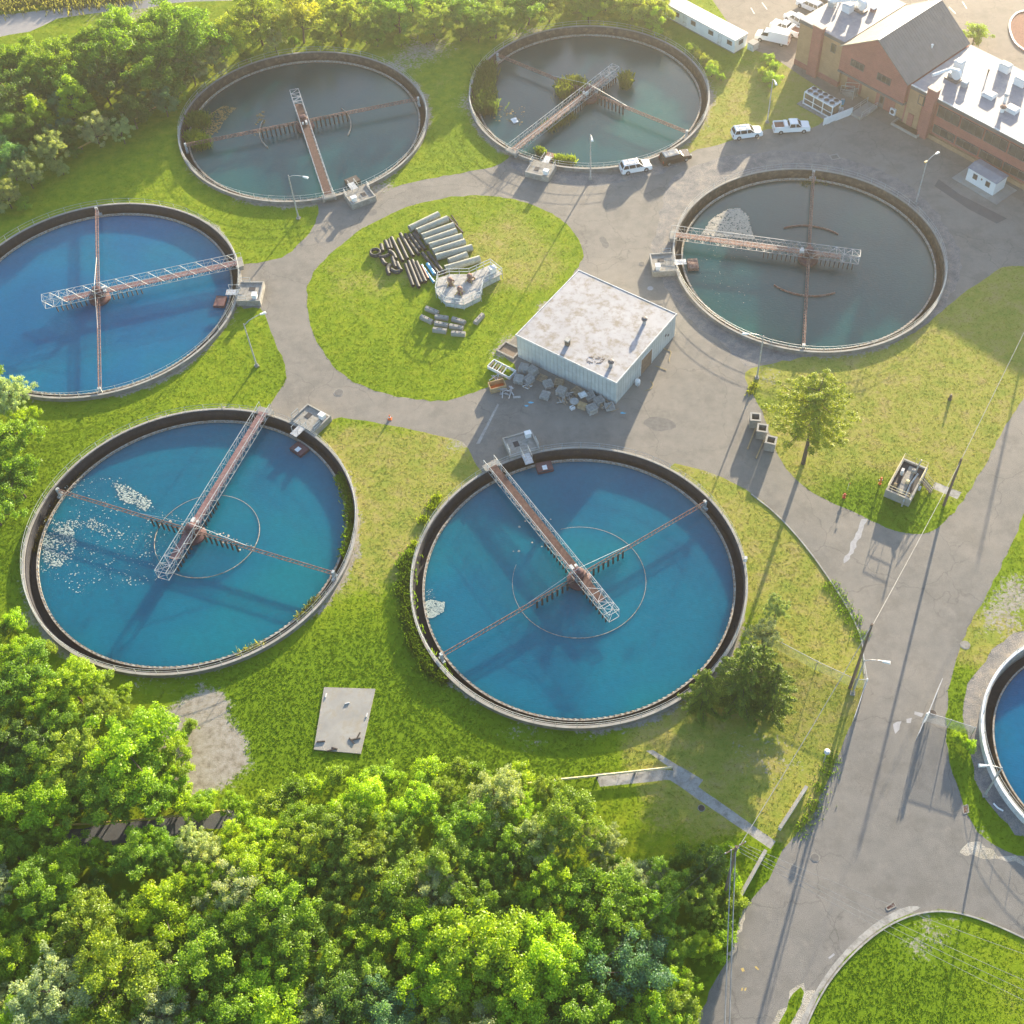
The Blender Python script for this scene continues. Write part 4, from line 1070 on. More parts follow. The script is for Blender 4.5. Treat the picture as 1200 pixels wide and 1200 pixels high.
vbox('skylight_hood', 'white pyramid hood left of the round brown vent', 'roof hood', 1159, 113, RZ2, (1.9, 1.5, .5))
vbox('skylight_hood', 'white pyramid hood right of the round brown vent', 'roof hood', 1186, 130, RZ2, (1.9, 1.5, .5))
def stack(label, px, py, z, h=1.1, r=.28, mat='white', cap='steel', group=None, name='vent_stack'):
    p = at(px, py, z); t = thing(name, label, 'vent', p, 0, group)
    MB().lathe([(r, 0), (r, h)], 14).build('pipe', M[mat], t)
    MB().lathe([(r * 1.5, h - .1), (r * 1.6, h + .1), (r * .5, h + .28)], 14).build('cap', M[cap], t)
    return t
stack('round vent with rusty brown cap between the two white hoods', 1174, 131, RZ2, .9, .32, 'white', 'rust')
stack('slim white stack just behind the round brown-capped vent', 1177, 120, RZ2, 1.3, .25)
stack('thin grey pipe stub on the right flat roof near the gabled roof edge', 1157, 88, RZ2, .8, .1, 'darks', 'darks')
vbox('roof_unit', 'white fan unit beside the back chimney of the right flat roof', 'roof unit', 1177, 83, RZ2, (1.8, 1.2, 1.2))
vbox('roof_unit', 'white fan unit cut by the right edge of the picture on the flat roof', 'roof unit', 1195, 99, RZ2, (1.8, 1.3, 1.2))
stack('thin vent stack at the back of the left flat roof', 985, 3, RZ1, .9, .15)

# ---------------------------------------------------------------- white square building
W0, W1, W3 = at(607, 418), at(721.6, 473.6), at(786, 392)
ang = math.atan2((W1 - W0).y, (W1 - W0).x); LX = (W1 - W0).length; LY = (W3 - W1).length
wb = thing('white_building', 'square building with pale ribbed metal walls and a stained white flat roof', 'building', W0, ang)
H = 4.1
MB().box((LX / 2, LY / 2, H / 2), (LX - .4, LY - .4, H - .1)).build('core', M['siding'], wb)
for (c, d, mt) in (((LX / 2, .1, H / 2), (LX, .2, H), 'siding'), ((LX / 2, LY - .1, H / 2), (LX, .2, H), 'siding'), ((LX - .1, LY / 2, H / 2), (.2, LY - .4, H), 'sidingy'), ((.1, LY / 2, H / 2), (.2, LY - .4, H), 'sidingy')):
    MB().box(c, d).build('wall', M[mt], wb)
MB().box((LX / 2, LY / 2, H + .06), (LX + .1, LY + .1, .12)).build('roof', M['roofw'], wb)
MB().box((LX / 2, -.04, H + .02), (LX + .3, .12, .3)).box((LX / 2, LY + .04, H + .02), (LX + .3, .12, .3)).box((LX + .04, LY / 2, H + .02), (.12, LY, .3)).box((-.04, LY / 2, H + .02), (.12, LY, .3)).build('roof_edge', M['white_d'], wb)
gd = MB().box((LX + .02, LY * .5, 1.45), (.06, 2.8, 2.9)).build('garage_door', M['door'], wb)
MB().box((LX + .04, LY * .5 - 1.45, 1.5), (.1, .12, 3.0)).box((LX + .04, LY * .5 + 1.45, 1.5), (.1, .12, 3.0)).box((LX + .04, LY * .5, 3.0), (.1, 3.0, .12)).build('door_frame', M['white_d'], gd)
MB().box((LX + .03, LY * .83, 2.3), (.1, .3, .35)).box((LX + .03, LY * .88, 1.7), (.1, .25, .3)).build('wall_boxes', M['fascia'], wb)
MB().box((7.2, -.02, 1.1), (.9, .05, 2.1)).build('door', M['siding'], wb)
rt = H + .12
def rvent(label, px, py, kind):
    p = at(px, py, rt); t = thing('roof_vent', label, 'roof vent', p, ang)
    if kind == 0:
        MB().box((0, 0, .4), (.55, .55, .8)).build('casing', M['brownc'], t); MB().box((0, 0, .9), (.65, .65, .2)).build('cap', M['greywood'], t)
    else:
        MB().lathe([(.26, 0), (.26, .8)], 12).build('pipe', M['steel'], t); MB().lathe([(.42, .75), (.42, .95), (.2, 1.1)], 12).build('cap', M['fascia'], t)
rvent('short square brown vent on the white roof, the one farthest left', 665, 404, 0)
rvent('round steel vent near the far right corner of the white roof', 755, 379, 1)
rvent('round steel vent near the front edge of the white roof', 716, 429, 1)
k = at(697, 422, rt + .01); flk = MB()
r = random.Random(5)
for i in range(26): flk.box((k.x + r.uniform(-1, 1.2), k.y + r.uniform(-.6, .6), rt + .02 + i * .0005), (r.uniform(.1, .7), .07, .02), r.uniform(0, 3))
tag(flk.build('roof_debris', M['brownc']), 'dark scraps of torn membrane on the white roof', kind='stuff')
# concrete pit at its left corner
pt = thing('concrete_pit', 'concrete-edged pit with brown bed at the left corner of the white building', 'pit', at(597, 411), ang)
e = MB().box((0, -1.0, .12), (2.9, .25, .24)).box((0, 1.0, .12), (2.9, .25, .24)).box((-1.33, 0, .12), (.25, 1.75, .24)).box((1.33, 0, .12), (.25, 1.75, .24)).build('curb', M['conc'], pt)
MB().box((0, 0, .04), (2.4, 1.75, .08)).build('bed', M['brownc'], pt)

# ---------------------------------------------------------------- trailer, shed, chiller, barriers
tp = at(860, 64); td = at(786, 24); ta = math.atan2((td - tp).y, (td - tp).x); TL = 19.5
tr = thing('office_trailer', 'long white office trailer behind the trees, left of the parking lot', 'trailer', tp, ta)
MB().box((TL / 2, -1.6, 1.45), (TL, 3.2, 2.3)).build('body', M['white'], tr)
MB().box((TL / 2, -1.6, 2.66), (TL + .2, 3.4, .12)).build('roof', M['white_d'], tr)
MB().box((TL / 2, -1.6, .25), (TL - .3, 2.9, .5)).build('skirt', M['conc_l'], tr)
for x in (1.2, 5.5, 9.6, 13.5, 17):
    o = MB().box((x, .02, 1.75), (1.1, .06, .8)).build('window', M['fascia'], tr); MB().box((x, .06, 1.75), (.95, .03, .65)).build('pane', M['winglass'], o)
for x in (3.4, 11.6): MB().box((x, .03, 1.3), (.9, .06, 1.9)).build('door', M['white_d'], tr)
o = MB().box((-.02, -1.6, 1.75), (.06, 1.1, .8)).build('window', M['fascia'], tr); MB().box((-.06, -1.6, 1.75), (.03, .95, .65)).build('pane', M['winglass'], o)
t = thing('storage_box', 'small beige utility box at the near end of the office trailer', 'utility box', at(882, 57), ta)
MB().box((0, 0, .6), (1.3, 1.5, 1.2)).build('casing', M['white_d'], t); MB().box((0, 0, 1.25), (1.4, 1.6, .1)).build('lid', M['conc_l'], t)

s0, s1, s2 = at(1131, 211), at(1162.7, 230), at(1176, 220); sa = math.atan2((s1 - s0).y, (s1 - s0).x); SL = (s1 - s0).length
sh = thing('white_shed', 'small white shed with blue-grey roof on a concrete pad by the brick building', 'shed', s0, sa)
MB().box((SL / 2, 1.45, 1.25), (SL, 2.9, 2.3)).build('walls', M['white'], sh)
mb = MB(); vs = [(-.15, -.15, 2.4), (SL + .15, -.15, 2.4), (SL + .15, 3.05, 2.4), (-.15, 3.05, 2.4), (-.15, 1.45, 2.75), (SL + .15, 1.45, 2.75)]
mb.add(vs, [(0, 1, 5, 4), (2, 3, 4, 5), (1, 2, 5), (3, 0, 4), (3, 2, 1, 0)]).build('roof', M['roofg'], sh)
for x in (1.5, 3.9):
    o = MB().box((x, -.02, 1.5), (.8, .06, .9)).build('window', M['fascia'], sh); MB().box((x, -.06, 1.5), (.65, .03, .75)).build('pane', M['winglass'], o)
MB().box((2.7, -.03, 1.7), (.25, .06, .3)).build('vent', M['brownc'], sh)
MB().box((SL / 2, 1.4, .04), (SL + 3.4, 5.2, .06)).build('pad', M['conc_l'], sh)

cpos = at(962, 128); ch = thing('chiller', 'white-framed cooling unit with ten round fans on a concrete pad in the grass', 'cooling unit', cpos, BA)
cl = MB().box((0, 0, .06), (7.4, 3.6, .12)).build('pad', M['conc'], ch)
CL, CW, CH = 5.9, 2.2, 2.2
fr = MB()
for x in (-CL / 2, -CL / 6, CL / 6, CL / 2):
    for y in (-CW / 2, CW / 2): fr.box((x, y, CH / 2 + .1), (.14, .14, CH))
for y in (-CW / 2, CW / 2): fr.box((0, y, .3), (CL, .12, .2)).box((0, y, CH * .55), (CL, .1, .1))
fr.build('frame', M['white'], ch)
MB().box((0, 0, CH + .15), (CL + .1, CW + .1, .16)).build('top', M['white'], ch)
MB().box((0, 0, CH * .5 + .1), (CL - .3, CW - .5, CH - .3)).build('coils', M['brownc'], ch)
for i in range(5):
    for j in (-1, 1):
        o = MB().lathe([(.5, CH + .23), (.5, CH + .4)], 18, ((i - 2) * 1.15, j * .54, 0)).build('fan', M['steel'], ch)
        MB().lathe([(.4, CH + .401), (.4, CH + .42)], 16, ((i - 2) * 1.15, j * .54, 0)).build('fan_grille', M['darks'], o)
t = thing('tank_pair', 'two small white cylinders at the right end of the cooling unit', 'cylinders', at(982, 129), BA)
for i in (0, 1): MB().lathe([(.3, 0), (.3, .7), (.1, .85)], 12, (i * .7, 0, 0)).build('cylinder', M['white_d'], t)
t = thing('blue_drum', 'blue drum behind the cooling unit', 'drum', at(987, 122), 0); MB().lathe([(.3, 0), (.32, .3), (.3, .45), (.32, .6), (.3, .9)], 14).build('body', M['bluep'], t); MB().lathe([(.25, .9), (.25, .93)], 12).build('lid', M['steel'], t)
t = thing('stair_rails', 'looped white stair rails against the brick wall behind the cooling unit', 'railing', at(991, 113), BA)
mb = MB()
for y in (0, 1.2):
    mb.tube([(-1.2, y, 0), (-1.2, y, 1.5), (1.4, y, 2.6), (1.4, y, 0)], .04, 6); mb.tube([(-1.2, y, .8), (1.4, y, 1.6)], .03, 5)
mb.build('rails', M['rail'], t)
mb = MB()
for i in range(5): mb.box((-1 + i * .5, .6, .15 + i * .15), (.5, 1.1, .3 + i * .3))
mb.build('steps', M['conc'], t)
w0, w1 = at(964.5, 147), at(998, 134)
wa = math.atan2((w1 - w0).y, (w1 - w0).x)
t = thing('white_barrier', 'plain white panel wall standing beside the cooling unit', 'barrier wall', w0, wa)
WL = (w1 - w0).length
MB().box((WL / 2, 0, .65), (WL, .18, 1.3)).build('panel', M['white'], t)
MB().box((.3, 0, .05), (.4, .6, .1)).box((WL - .3, 0, .05), (.4, .6, .1)).build('feet', M['conc'], t)
t = thing('air_conditioner', 'white air-conditioning unit by the red entrance wall', 'air conditioner', at(1046, 134), BA)
MB().box((0, 0, .6), (1.0, .6, 1.1)).build('casing', M['white'], t); 
cm = MB(); l = MB().lathe([(.35, 0), (.35, .05)], 16); Rm = Matrix.Rotation(PI / 2, 3, 'X'); cm.add([tuple(Rm @ Vector(v) + Vector((0, -.31, .65))) for v in l.v], l.f); cm.build('grille', M['darks'], t)
t = thing('area_well', 'dark basement well with a pale curb along the brick wall', 'light well', at(1063, 151), BA)
MB().box((0, -.9, .2), (5.2, .22, .4)).box((2.5, 0, .2), (.22, 1.6, .4)).box((-2.5, 0, .2), (.22, 1.6, .4)).build('curb', M['conc_l'], t)
MB().box((0, 0, .05), (4.8, 1.55, .1)).build('grate', M['darks'], t)
t = thing('catch_basin', 'square catch basin with pale frame in the asphalt beyond the grey tank', 'drain', at(978, 184), .3)
MB().box((0, .55, .02), (1.5, .2, .04)).box((0, -.55, .02), (1.5, .2, .04)).box((.65, 0, .02), (.2, .9, .04)).box((-.65, 0, .02), (.2, .9, .04)).build('frame', M['conc_l'], t); MB().box((0, 0, .015), (1.1, .9, .02)).build('grate', M['patchd'], t)

# planted island with curb in the far lot
P = smooth(poly([(1182,35),(1184,22),(1196,12),(1230,14),(1260,40),(1250,70),(1215,66),(1190,54)]), 2)
t = thing('planting_island', 'mulched planting island with white curb at the right edge of the far parking lot', 'planting bed', (0, 0, 0))
mb = MB(); n = len(P)
for i in range(n): mb.bar((*P[i], .1), (*P[(i + 1) % n], .1), .3, .2)
mb.build('curb', M['white_d'], t); MB().prism(P, 0, .06).build('mulch', M['mulch'], t)
for q in [((880,9),(884,16)),((893,3),(899,11)),((1088,0),(1095,10)),((1112,8),(1120,16)),((1128,2),(1133,10))]:
    a, b = at(*q[0], .004), at(*q[1], .004); d = (b - a).normalized(); nn = Vector((-d.y, d.x, 0)) * .08
    tag(MB().add([a - nn, a + nn, b + nn, b - nn], [(0, 3, 2, 1)]).build('painted_mark', M['white_d']), kind='structure')
t = thing('low_brown_wall', 'low brown retaining wall at the far lot above the gabled roof', 'low wall', at(1085, 6), .3)
MB().box((0, 0, .3), (6, .4, .6)).build('wall', M['brownwood'], t); MB().box((0, 0, .63), (6.1, .5, .06)).build('cap', M['conc_l'], t)

# ---------------------------------------------------------------- vehicles
def vehicle(kind, label, p0, p1, paint='carw', group='cars parked around the works', W=1.95):
    a, b = at(*p0), at(*p1); ang = math.atan2((b - a).y, (b - a).x); c = (a + b) / 2
    t = thing(kind if kind != 'suv' else 'parked_suv', label, dict(suv='car', pickup_truck='pickup truck', box_truck='truck')[kind], c, ang, group)
    L = dict(suv=4.9, pickup_truck=5.9, box_truck=6.0)[kind]; h = L / 2; w = W / 2
    def loft(prof, ws, name, mat, parent=t):
        """prof: list of (x,z) outline; ws: half width for every point"""
        m_ = MB(); n = len(prof)
        vs = [(x, -ws[i], z) for i, (x, z) in enumerate(prof)] + [(x, ws[i], z) for i, (x, z) in enumerate(prof)]
        m_.add(vs, [tuple(range(n)), tuple(range(2 * n - 1, n - 1, -1))] + [(i, i + n, (i + 1) % n + n, (i + 1) % n) for i in range(n)])
        return m_.build(name, M[mat], parent)
    if kind == 'suv':
        loft([(-h, .45), (-h + .1, .3), (h - .15, .28), (h, .45), (h, .75), (h - .12, .92), (h - 1.25, 1.06), (-h + .1, 1.08), (-h, .9)], [w] * 4 + [w * .95, w * .93, w * .95, w * .95, w * .95], 'body', paint)
        loft([(-h + .12, 1.075), (h - 1.3, 1.055), (h - 2.05, 1.62), (-h + .45, 1.66)], [w * .92, w * .92, w * .76, w * .76], 'windows', 'glass')
        loft([(-h + .35, 1.64), (h - 2.0, 1.61), (h - 2.15, 1.71), (-h + .5, 1.75)], [w * .79, w * .79, w * .7, w * .7], 'roof', paint if paint == 'carw' else 'cargrey')
        p = MB()
        for x in (-.15, -1.25):
            for s in (-1, 1): p.bar((x, s * w * .93, 1.05), (x - .1, s * w * .78, 1.66), .09)
        for s in (-1, 1):
            p.bar((h - 1.32, s * w * .92, 1.05), (h - 2.05, s * w * .77, 1.64), .08); p.bar((-h + .14, s * w * .92, 1.08), (-h + .42, s * w * .77, 1.66), .1)
        p.build('pillars', M[paint], t)
        rk = MB()
        for s in (-1, 1): rk.bar((-h + .7, s * .62, 1.82), (h - 2.3, s * .62, 1.82), .05)
        rk.bar((-1.2, -.62, 1.84), (-1.2, .62, 1.84), .05); rk.bar((0, -.62, 1.84), (0, .62, 1.84), .05)
        rk.build('roof_rack', M['fascia'], t)
        wx = (-h + .95, h - .95); lz = .78
    elif kind == 'pickup_truck':
        loft([(-h, .5), (-h + .1, .4), (h - .15, .38), (h, .5), (h, .95), (h - .12, 1.08), (h - 1.35, 1.18), (-h, 1.14)], [w] * 4 + [w * .95, w * .93, w * .96, w], 'body', paint)
        loft([(-.55, 1.13), (h - 1.35, 1.16), (h - 2.0, 1.72), (-.35, 1.76)], [w * .92, w * .92, w * .76, w * .76], 'windows', 'glass')
        loft([(-.42, 1.74), (h - 1.95, 1.70), (h - 2.1, 1.82), (-.3, 1.86)], [w * .79, w * .79, w * .7, w * .7], 'roof', paint)
        MB().box((-h + 1.1, 0, 1.153), (1.9, W - .35, .02)).build('bed_floor', M['mulch'], t)
        bd = MB()
        for s in (-1, 1): bd.box((-h + 1.15, s * (w - .07), 1.25), (2.2, .14, .24))
        bd.box((-h + .06, 0, 1.25), (.12, W - .3, .24)).box((-.72, 0, 1.3), (.12, W - .3, .34)); bd.build('bed_sides', M[paint], t)
        MB().box((-1.0, 0, 1.34), (.5, W - .2, .35)).build('tool_box', M['white'], t)
        p = MB()
        for x in (.55,):
            for s in (-1, 1): p.bar((x, s * w * .93, 1.12), (x - .05, s * w * .78, 1.76), .09)
        for s in (-1, 1): p.bar((h - 1.37, s * w * .92, 1.15), (h - 2.0, s * w * .77, 1.74), .08); p.bar((-.55, s * w * .92, 1.13), (-.35, s * w * .77, 1.76), .1)
        p.build('pillars', M[paint], t)
        wx = (-h + 1.15, h - 1.0); lz = .9
    else:
        loft([(.7, .5), (h - .15, .42), (h, .55), (h, 1.0), (h - .2, 1.12), (h - .95, 1.25), (.7, 1.3)], [w * .95] * 7, 'body', paint)
        loft([(.75, 1.28), (h - .95, 1.22), (h - 1.5, 1.85), (.8, 1.9)], [w * .9, w * .9, w * .76, w * .76], 'windows', 'glass')
        loft([(.75, 1.88), (h - 1.45, 1.83), (h - 1.6, 1.95), (.8, 2.0)], [w * .79, w * .79, w * .72, w * .72], 'roof', paint)
        MB().box((-1.15, 0, 1.45), (3.6, W + .1, 1.8), top=.97).build('cargo_box', M[paint], t)
        MB().box((-1.2, 0, .5), (3.5, 1.2, .2)).build('chassis', M['darks'], t)
        dr = MB().box((-2.97, 0, 1.4), (.03, 1.6, 1.5)).build('rear_door', M['white_d'], t)
        MB().box((-3.0, .4, 1.8), (.03, .35, .3)).box((-3.0, -.4, 1.8), (.03, .35, .3)).build('rear_window', M['glass'], dr)
        wx = (-h + 1.1, h - 1.0); lz = .85
    for x in wx:
        for s in (-1, 1):
            Rm = Matrix.Rotation(PI / 2, 3, 'X')
            def disc(r, d, y):
                q = MB().lathe([(r * .9, -d / 2), (r, -d / 2 + .03), (r, d / 2 - .03), (r * .9, d / 2)], 18); m_ = MB()
                m_.add([tuple(Rm @ Vector(v) + Vector((x, y, .37))) for v in q.v], q.f); return m_
            o = disc(.37, .24, s * (w - .08)).build('wheel', M['tyre'], t)
            disc(.22, .26, s * (w - .08)).build('rim', M['rim'], o)
    for s in (-1, 1):
        MB().box((h - .03, s * (w - .32), lz), (.1, .4, .18)).build('headlight', M['lamp'], t)
        MB().box((-h + .0, s * (w - .18), lz + .05), (.08, .2, .3)).build('tail_light', M['tail'], t)
        MB().box((h - 2.0 if kind != 'box_truck' else 1.7, s * (w + .1), 1.15), (.14, .2, .16)).build('side_mirror', M[paint], t)
    MB().box((h + .01, 0, .72 if kind == 'suv' else .8), (.05, .9, .22)).build('grille', M['darks'], t)
    MB().box((h, 0, .42), (.12, W * .92, .16)).box((-h, 0, .45), (.12, W * .92, .18)).build('bumpers', M['white_d' if paint == 'carw' else 'darks'], t)
    return t
vehicle('suv', 'white sport utility car parked at the tank rim behind the dark one', (728, 202), (761, 196))
vehicle('suv', 'dark car with grey roof parked at the tank rim', (776, 192), (806, 184), 'card')
vehicle('suv', 'white car at the grass edge, left of the white pickup', (859, 161), (890, 157))
vehicle('pickup_truck', 'white pickup with white tool box parked on the loop road by the cooling unit', (907, 154), (946, 152))
vehicle('box_truck', 'white box-bodied truck in the lot by the brick building', (921, 52), (889, 45))
vehicle('pickup_truck', 'white pickup with empty bed beside the box-bodied truck', (934, 43), (908, 32))
vehicle('suv', 'white car half hidden behind the left brick wing', (941, 32), (925, 22))
vehicle('suv', 'white car farthest back in the lot, behind the left flat roof', (955, 13), (942, 7))
vehicle('suv', 'silver-white car at the top edge of the picture', (975, 2), (962, -4), 'cargrey')
# ---------------------------------------------------------------- street lamps, poles, cables
def lamp(label, base, armpx, h=8.0, double=False, globe=False):
    b = at(*base); q = at(*armpx, h + .3); d = Vector((q.x - b.x, q.y - b.y, 0)); L = min(max(d.length, 1.2), 2.6); ang = math.atan2(d.y, d.x)
    t = thing('street_lamp', label, 'street lamp', b, ang, 'tall street lamps')
    MB().box((0, 0, .1), (.55, .55, .2)).box((0, 0, .3), (.3, .3, .25)).build('base', M['conc_l'], t)
    MB().tube([(0, 0, .2), (0, 0, h * .5), (0, 0, h)], [.12, .10, .07], 10).build('pole', M['steel'], t)
    MB().tube([(0, 0, h - .3), (L * .3, 0, h + .12), (L * .7, 0, h + .3), (L, 0, h + .3)], .05, 8).build('arm', M['steel'], t)
    hd = MB().add([(L - .15, -.1, h + .2), (L + .7, -.2, h + .18), (L + .7, .2, h + .18), (L - .15, .1, h + .2), (L - .15, -.07, h + .38), (L + .62, -.14, h + .36), (L + .62, .14, h + .36), (L - .15, .07, h + .38)],
             [(0, 3, 2, 1), (4, 5, 6, 7), (0, 1, 5, 4), (1, 2, 6, 5), (2, 3, 7, 6), (3, 0, 4, 7)]).build('lamp_head', M['white'], t)
    MB().box((L + .32, 0, h + .165), (.55, .28, .03)).build('lens', M['lamp'], hd)
    if double: 
        o = MB().box((-.3, 0, h - .05), (.5, .25, .18)).build('lamp_head', M['yellow'], t, 'small yellowish second lamp head')
    return t
lamp('lamp post at the near rim of the reedy grey tank by the left woods', (350, 256), (356, 207))
lamp('lamp post on the grass between the two blue tanks at the left', (301, 429), (308, 367))
lamp('lamp post at the rim between the platform and the parked white car', (692, 210), (693, 160), 8.2)
lamp('lamp post in the grass left of the cooling unit', (899, 143.5), (908, 95), 8.0)
lamp('lamp post with two heads on the asphalt in front of the brick building', (1073, 239), (1097, 180), 8.0, True)
lamp('lamp post at the rim of the grey tank near the three concrete boxes', (887, 443), (876, 391), 8.0)
lamp('lamp post at the gate left of the main road, above the spruces', (999, 813), (1036, 775), 7.6)
lamp('lamp post at the small tank on the right edge', (1154, 932), (1155, 897), 6.8)

def upole(label, base, h, cross=False, xf=True):
    b = base; t = thing('utility_pole', label, 'utility pole', b, rad(30), 'wooden utility poles')
    MB().tube([(0, 0, 0), (0, 0, h)], [.19, .13], 10).build('pole', M['pole'], t)
    if cross:
        MB().box((0, .12, h - .6), (2.4, .1, .12)).build('crossarm', M['pole'], t)
        for x in (-1.1, -.5, .5, 1.1): MB().lathe([(.05, 0), (.07, .1), (.03, .2)], 8, (x, .12, h - .54)).build('insulator', M['white_d'], t)
    return t
PA, PB = at(1106, 592), at(996, 806)
upole('wooden utility pole between the vault and the road', PA, 9.2)
upole('wooden utility pole at the chain-link corner beside the road', PB, 13.6)
q = at(863, 993, 13); PC = Vector((q.x, q.y, 0))
upole('dark wooden utility pole among the bushes at the bottom right of the wood', PC, 13.2, True)
sdir = Vector((SUN_DIR.x, SUN_DIR.y, 0)).normalized()
PF = at(1145, 663) + sdir * (12 / math.tan(SUN_EL)); PF.z = 0
upole('utility pole just beyond the right edge whose shadow falls on the road', PF, 12)
def cable(label, a, b, sag, r=.025, mat='cable', n=24, group='overhead cables'):
    a, b = Vector(a), Vector(b); pts = []
    for i in range(n + 1):
        s = i / n; p = a.lerp(b, s); p.z -= 4 * sag * s * (1 - s); pts.append(p)
    o = MB().tube(pts, r, 6).build('cable', M[mat]); return tag(o, label, 'cable', group)
top = lambda p, h: Vector((p.x, p.y, h))
cable('thick pale cable from the corner pole down to the pole by the bushes', top(PB, 13.3), top(PC, 11.5), 1.0, .035)
cable('thick pale cable between the corner pole and the pole by the vault', top(PB, 12.5), top(PA, 8.6), .6, .03)
cable('pale cable running off the right edge from the pole by the vault', top(PA, 8.8), top(at(1235, 330), 11), .6, .035)
for i, (px, py) in enumerate([(1250, 1135), (1250, 1170), (1250, 1183), (1250, 1196)]):
    e = at(px, py, 8)
    cable(['uppermost of the four wires crossing the near right lawn', 'second of the four wires crossing the near right lawn', 'third of the four wires crossing the near right lawn', 'lowest of the four wires crossing the near right lawn'][i],
          PC + Vector((1.1 - i * .6, .3, 12.7)), e, .9, .018, 'cable')
for i, (px, lb) in enumerate([(846, 'left one of the two thick cables running off the bottom edge'), (852, 'right one of the two thick cables running off the bottom edge')]):
    cable(lb, PC + Vector((-.4 + i * .4, 0, 12.2)), at(px, 1330, 9), .8, .05)
cable('thin dark wire running from the pole by the bushes into the wood', PC + Vector((-.8, 0, 12.2)), at(700, 1130, 9), 1, .018, 'cabled')
sp = at(965, 893)
t = thing('floodlight_post', 'short post with a round white floodlight in the grass near the low white wall', 'floodlight', sp, rad(70))
MB().tube([(0, 0, 0), (0, 0, 2.4)], .05, 8).build('post', M['steel'], t); MB().lathe([(.1, 2.3), (.32, 2.4), (.32, 2.62), (.15, 2.7)], 14).build('lamp_head', M['white_d'], t)

# ---------------------------------------------------------------- fences, gates, low walls, pipes
def fence(label, pts, h=2.0, name='chain_link_fence', rail=True, post=3.0, extra=None):
    P = [at(*p) for p in pts]; t = thing(name, label, 'fence', P[0], 0)
    o0 = P[0]
    for a, b in zip(P, P[1:]):
        d = b - a; L = d.length; ang = math.atan2(d.y, d.x)
        net = MB().add([(0, 0, .05), (L, 0, .05), (L, 0, h), (0, 0, h)], [(0, 1, 2, 3)]).build('chain_link', M['net'], t)
        net.location = a - o0; net.rotation_euler = (0, 0, ang)
        r = MB().bar(a - o0 + Vector((0, 0, h)), b - o0 + Vector((0, 0, h)), .05); r.build('top_rail', M['steel'], t)
        n = max(1, int(L / post))
        for i in range(n + 1):
            p = a.lerp(b, i / n) - o0
            if i == 0 and a is not P[0]: continue
            MB().tube([p, p + Vector((0, 0, h + .1))], .05, 6).build('post', M['steel'], t)
    return t
fence('chain-link fence running from the spruces to the gate corner', [(904, 758), (955, 785), (1000, 806)], 1.9)
fence('short chain-link return at the gate corner by the lamp post', [(1000, 806), (1013, 806), (1008, 775)], 1.9)
fence('chain-link panel between the open gate and the small right tank', [(1084, 845), (1110, 853), (1138, 862)], 1.9)
def gate(label, a, b, h=1.9):
    A, B = at(*a), at(*b); d = B - A; L = d.length
    t = thing('swing_gate', label, 'gate', A, math.atan2(d.y, d.x), 'open gate leaves')
    mb = MB()
    for z in (.1, h * .55, h): mb.bar((0, 0, z), (L, 0, z), .06)
    for x in (0, L / 2, L): mb.bar((x, 0, .1), (x, 0, h), .06)
    mb.build('frame', M['steel'], t)
    MB().add([(0, .0, .1), (L, .0, .1), (L, .0, h), (0, .0, h)], [(0, 1, 2, 3)]).build('chain_link', M['net'], t)
    MB().tube([(-.1, 0, 0), (-.1, 0, h + .4)], .09, 8).build('gate_post', M['white'], t)
    return t
gate('open gate leaf swung back on the right side of the road', (1084, 845), (1100, 805))
gate('open gate leaf swung down beside the open gate on the right', (1081, 848), (1073, 868))
gate('open gate leaf folded along the left verge of the road', (1012, 808), (998, 850))
def lowwall(label, a, b, h, wd, mat='white_d'):
    A, B = at(*a), at(*b); d = B - A; L = d.length; t = thing('low_wall', label, 'low wall', A, math.atan2(d.y, d.x), 'low white walls')
    MB().box((L / 2, 0, h / 2), (L, wd, h)).build('wall', M[mat], t); MB().box((L / 2, 0, h + .04), (L + .1, wd + .06, .08)).build('cap', M['conc_l'], t)
lowwall('low pale wall beside the road, above the end of the path', (913, 973), (944, 925), .7, .3)
lowwall('low white wall beside the road, below the end of the path', (866, 1054), (896, 1000), .8, .3)
def pipe(label, pts, z, r, mat, name='perimeter_pipe', group='pipes on low supports'):
    P = [at(p[0], p[1], z) for p in pts]; t = thing(name, label, 'pipe', (P[0].x, P[0].y, 0), 0, group); o0 = Vector((P[0].x, P[0].y, 0))
    MB().tube([p - o0 for p in P], r, 8).build('tube', M[mat], t)
    s = MB()
    for a, b in zip(P, P[1:]):
        n = max(1, int((b - a).length / 4))
        for i in range(n + 1):
            p = a.lerp(b, i / n) - o0; s.box((p.x, p.y, (z - r) / 2), (.2, .2, max(.05, z - r)))
    s.build('supports', M['conc'], t)
pipe('yellow-beige pipe along the path at the lower centre', [(600, 921), (640, 915), (700, 909), (788, 899)], .45, .13, 'yrail')
pipe('orange-yellow pipe along the edge of the upper left wood', [(80, 180), (95, 172), (130, 153), (170, 133), (212, 106)], .5, .13, 'yellow')
pipe('rusty pipe beside the shaded path at the lower left', [(-20, 975), (60, 968), (150, 962), (262, 950)], .5, .12, 'yellow')
t = thing('valve_post', 'white valve post at the right end of the shaded path pipe', 'post', at(268, 953), 0); MB().tube([(0, 0, 0), (0, 0, 1.5)], .09, 8).build('post', M['white'], t); MB().box((0, 0, 1.55), (.3, .3, .15)).build('cap', M['white_d'], t)

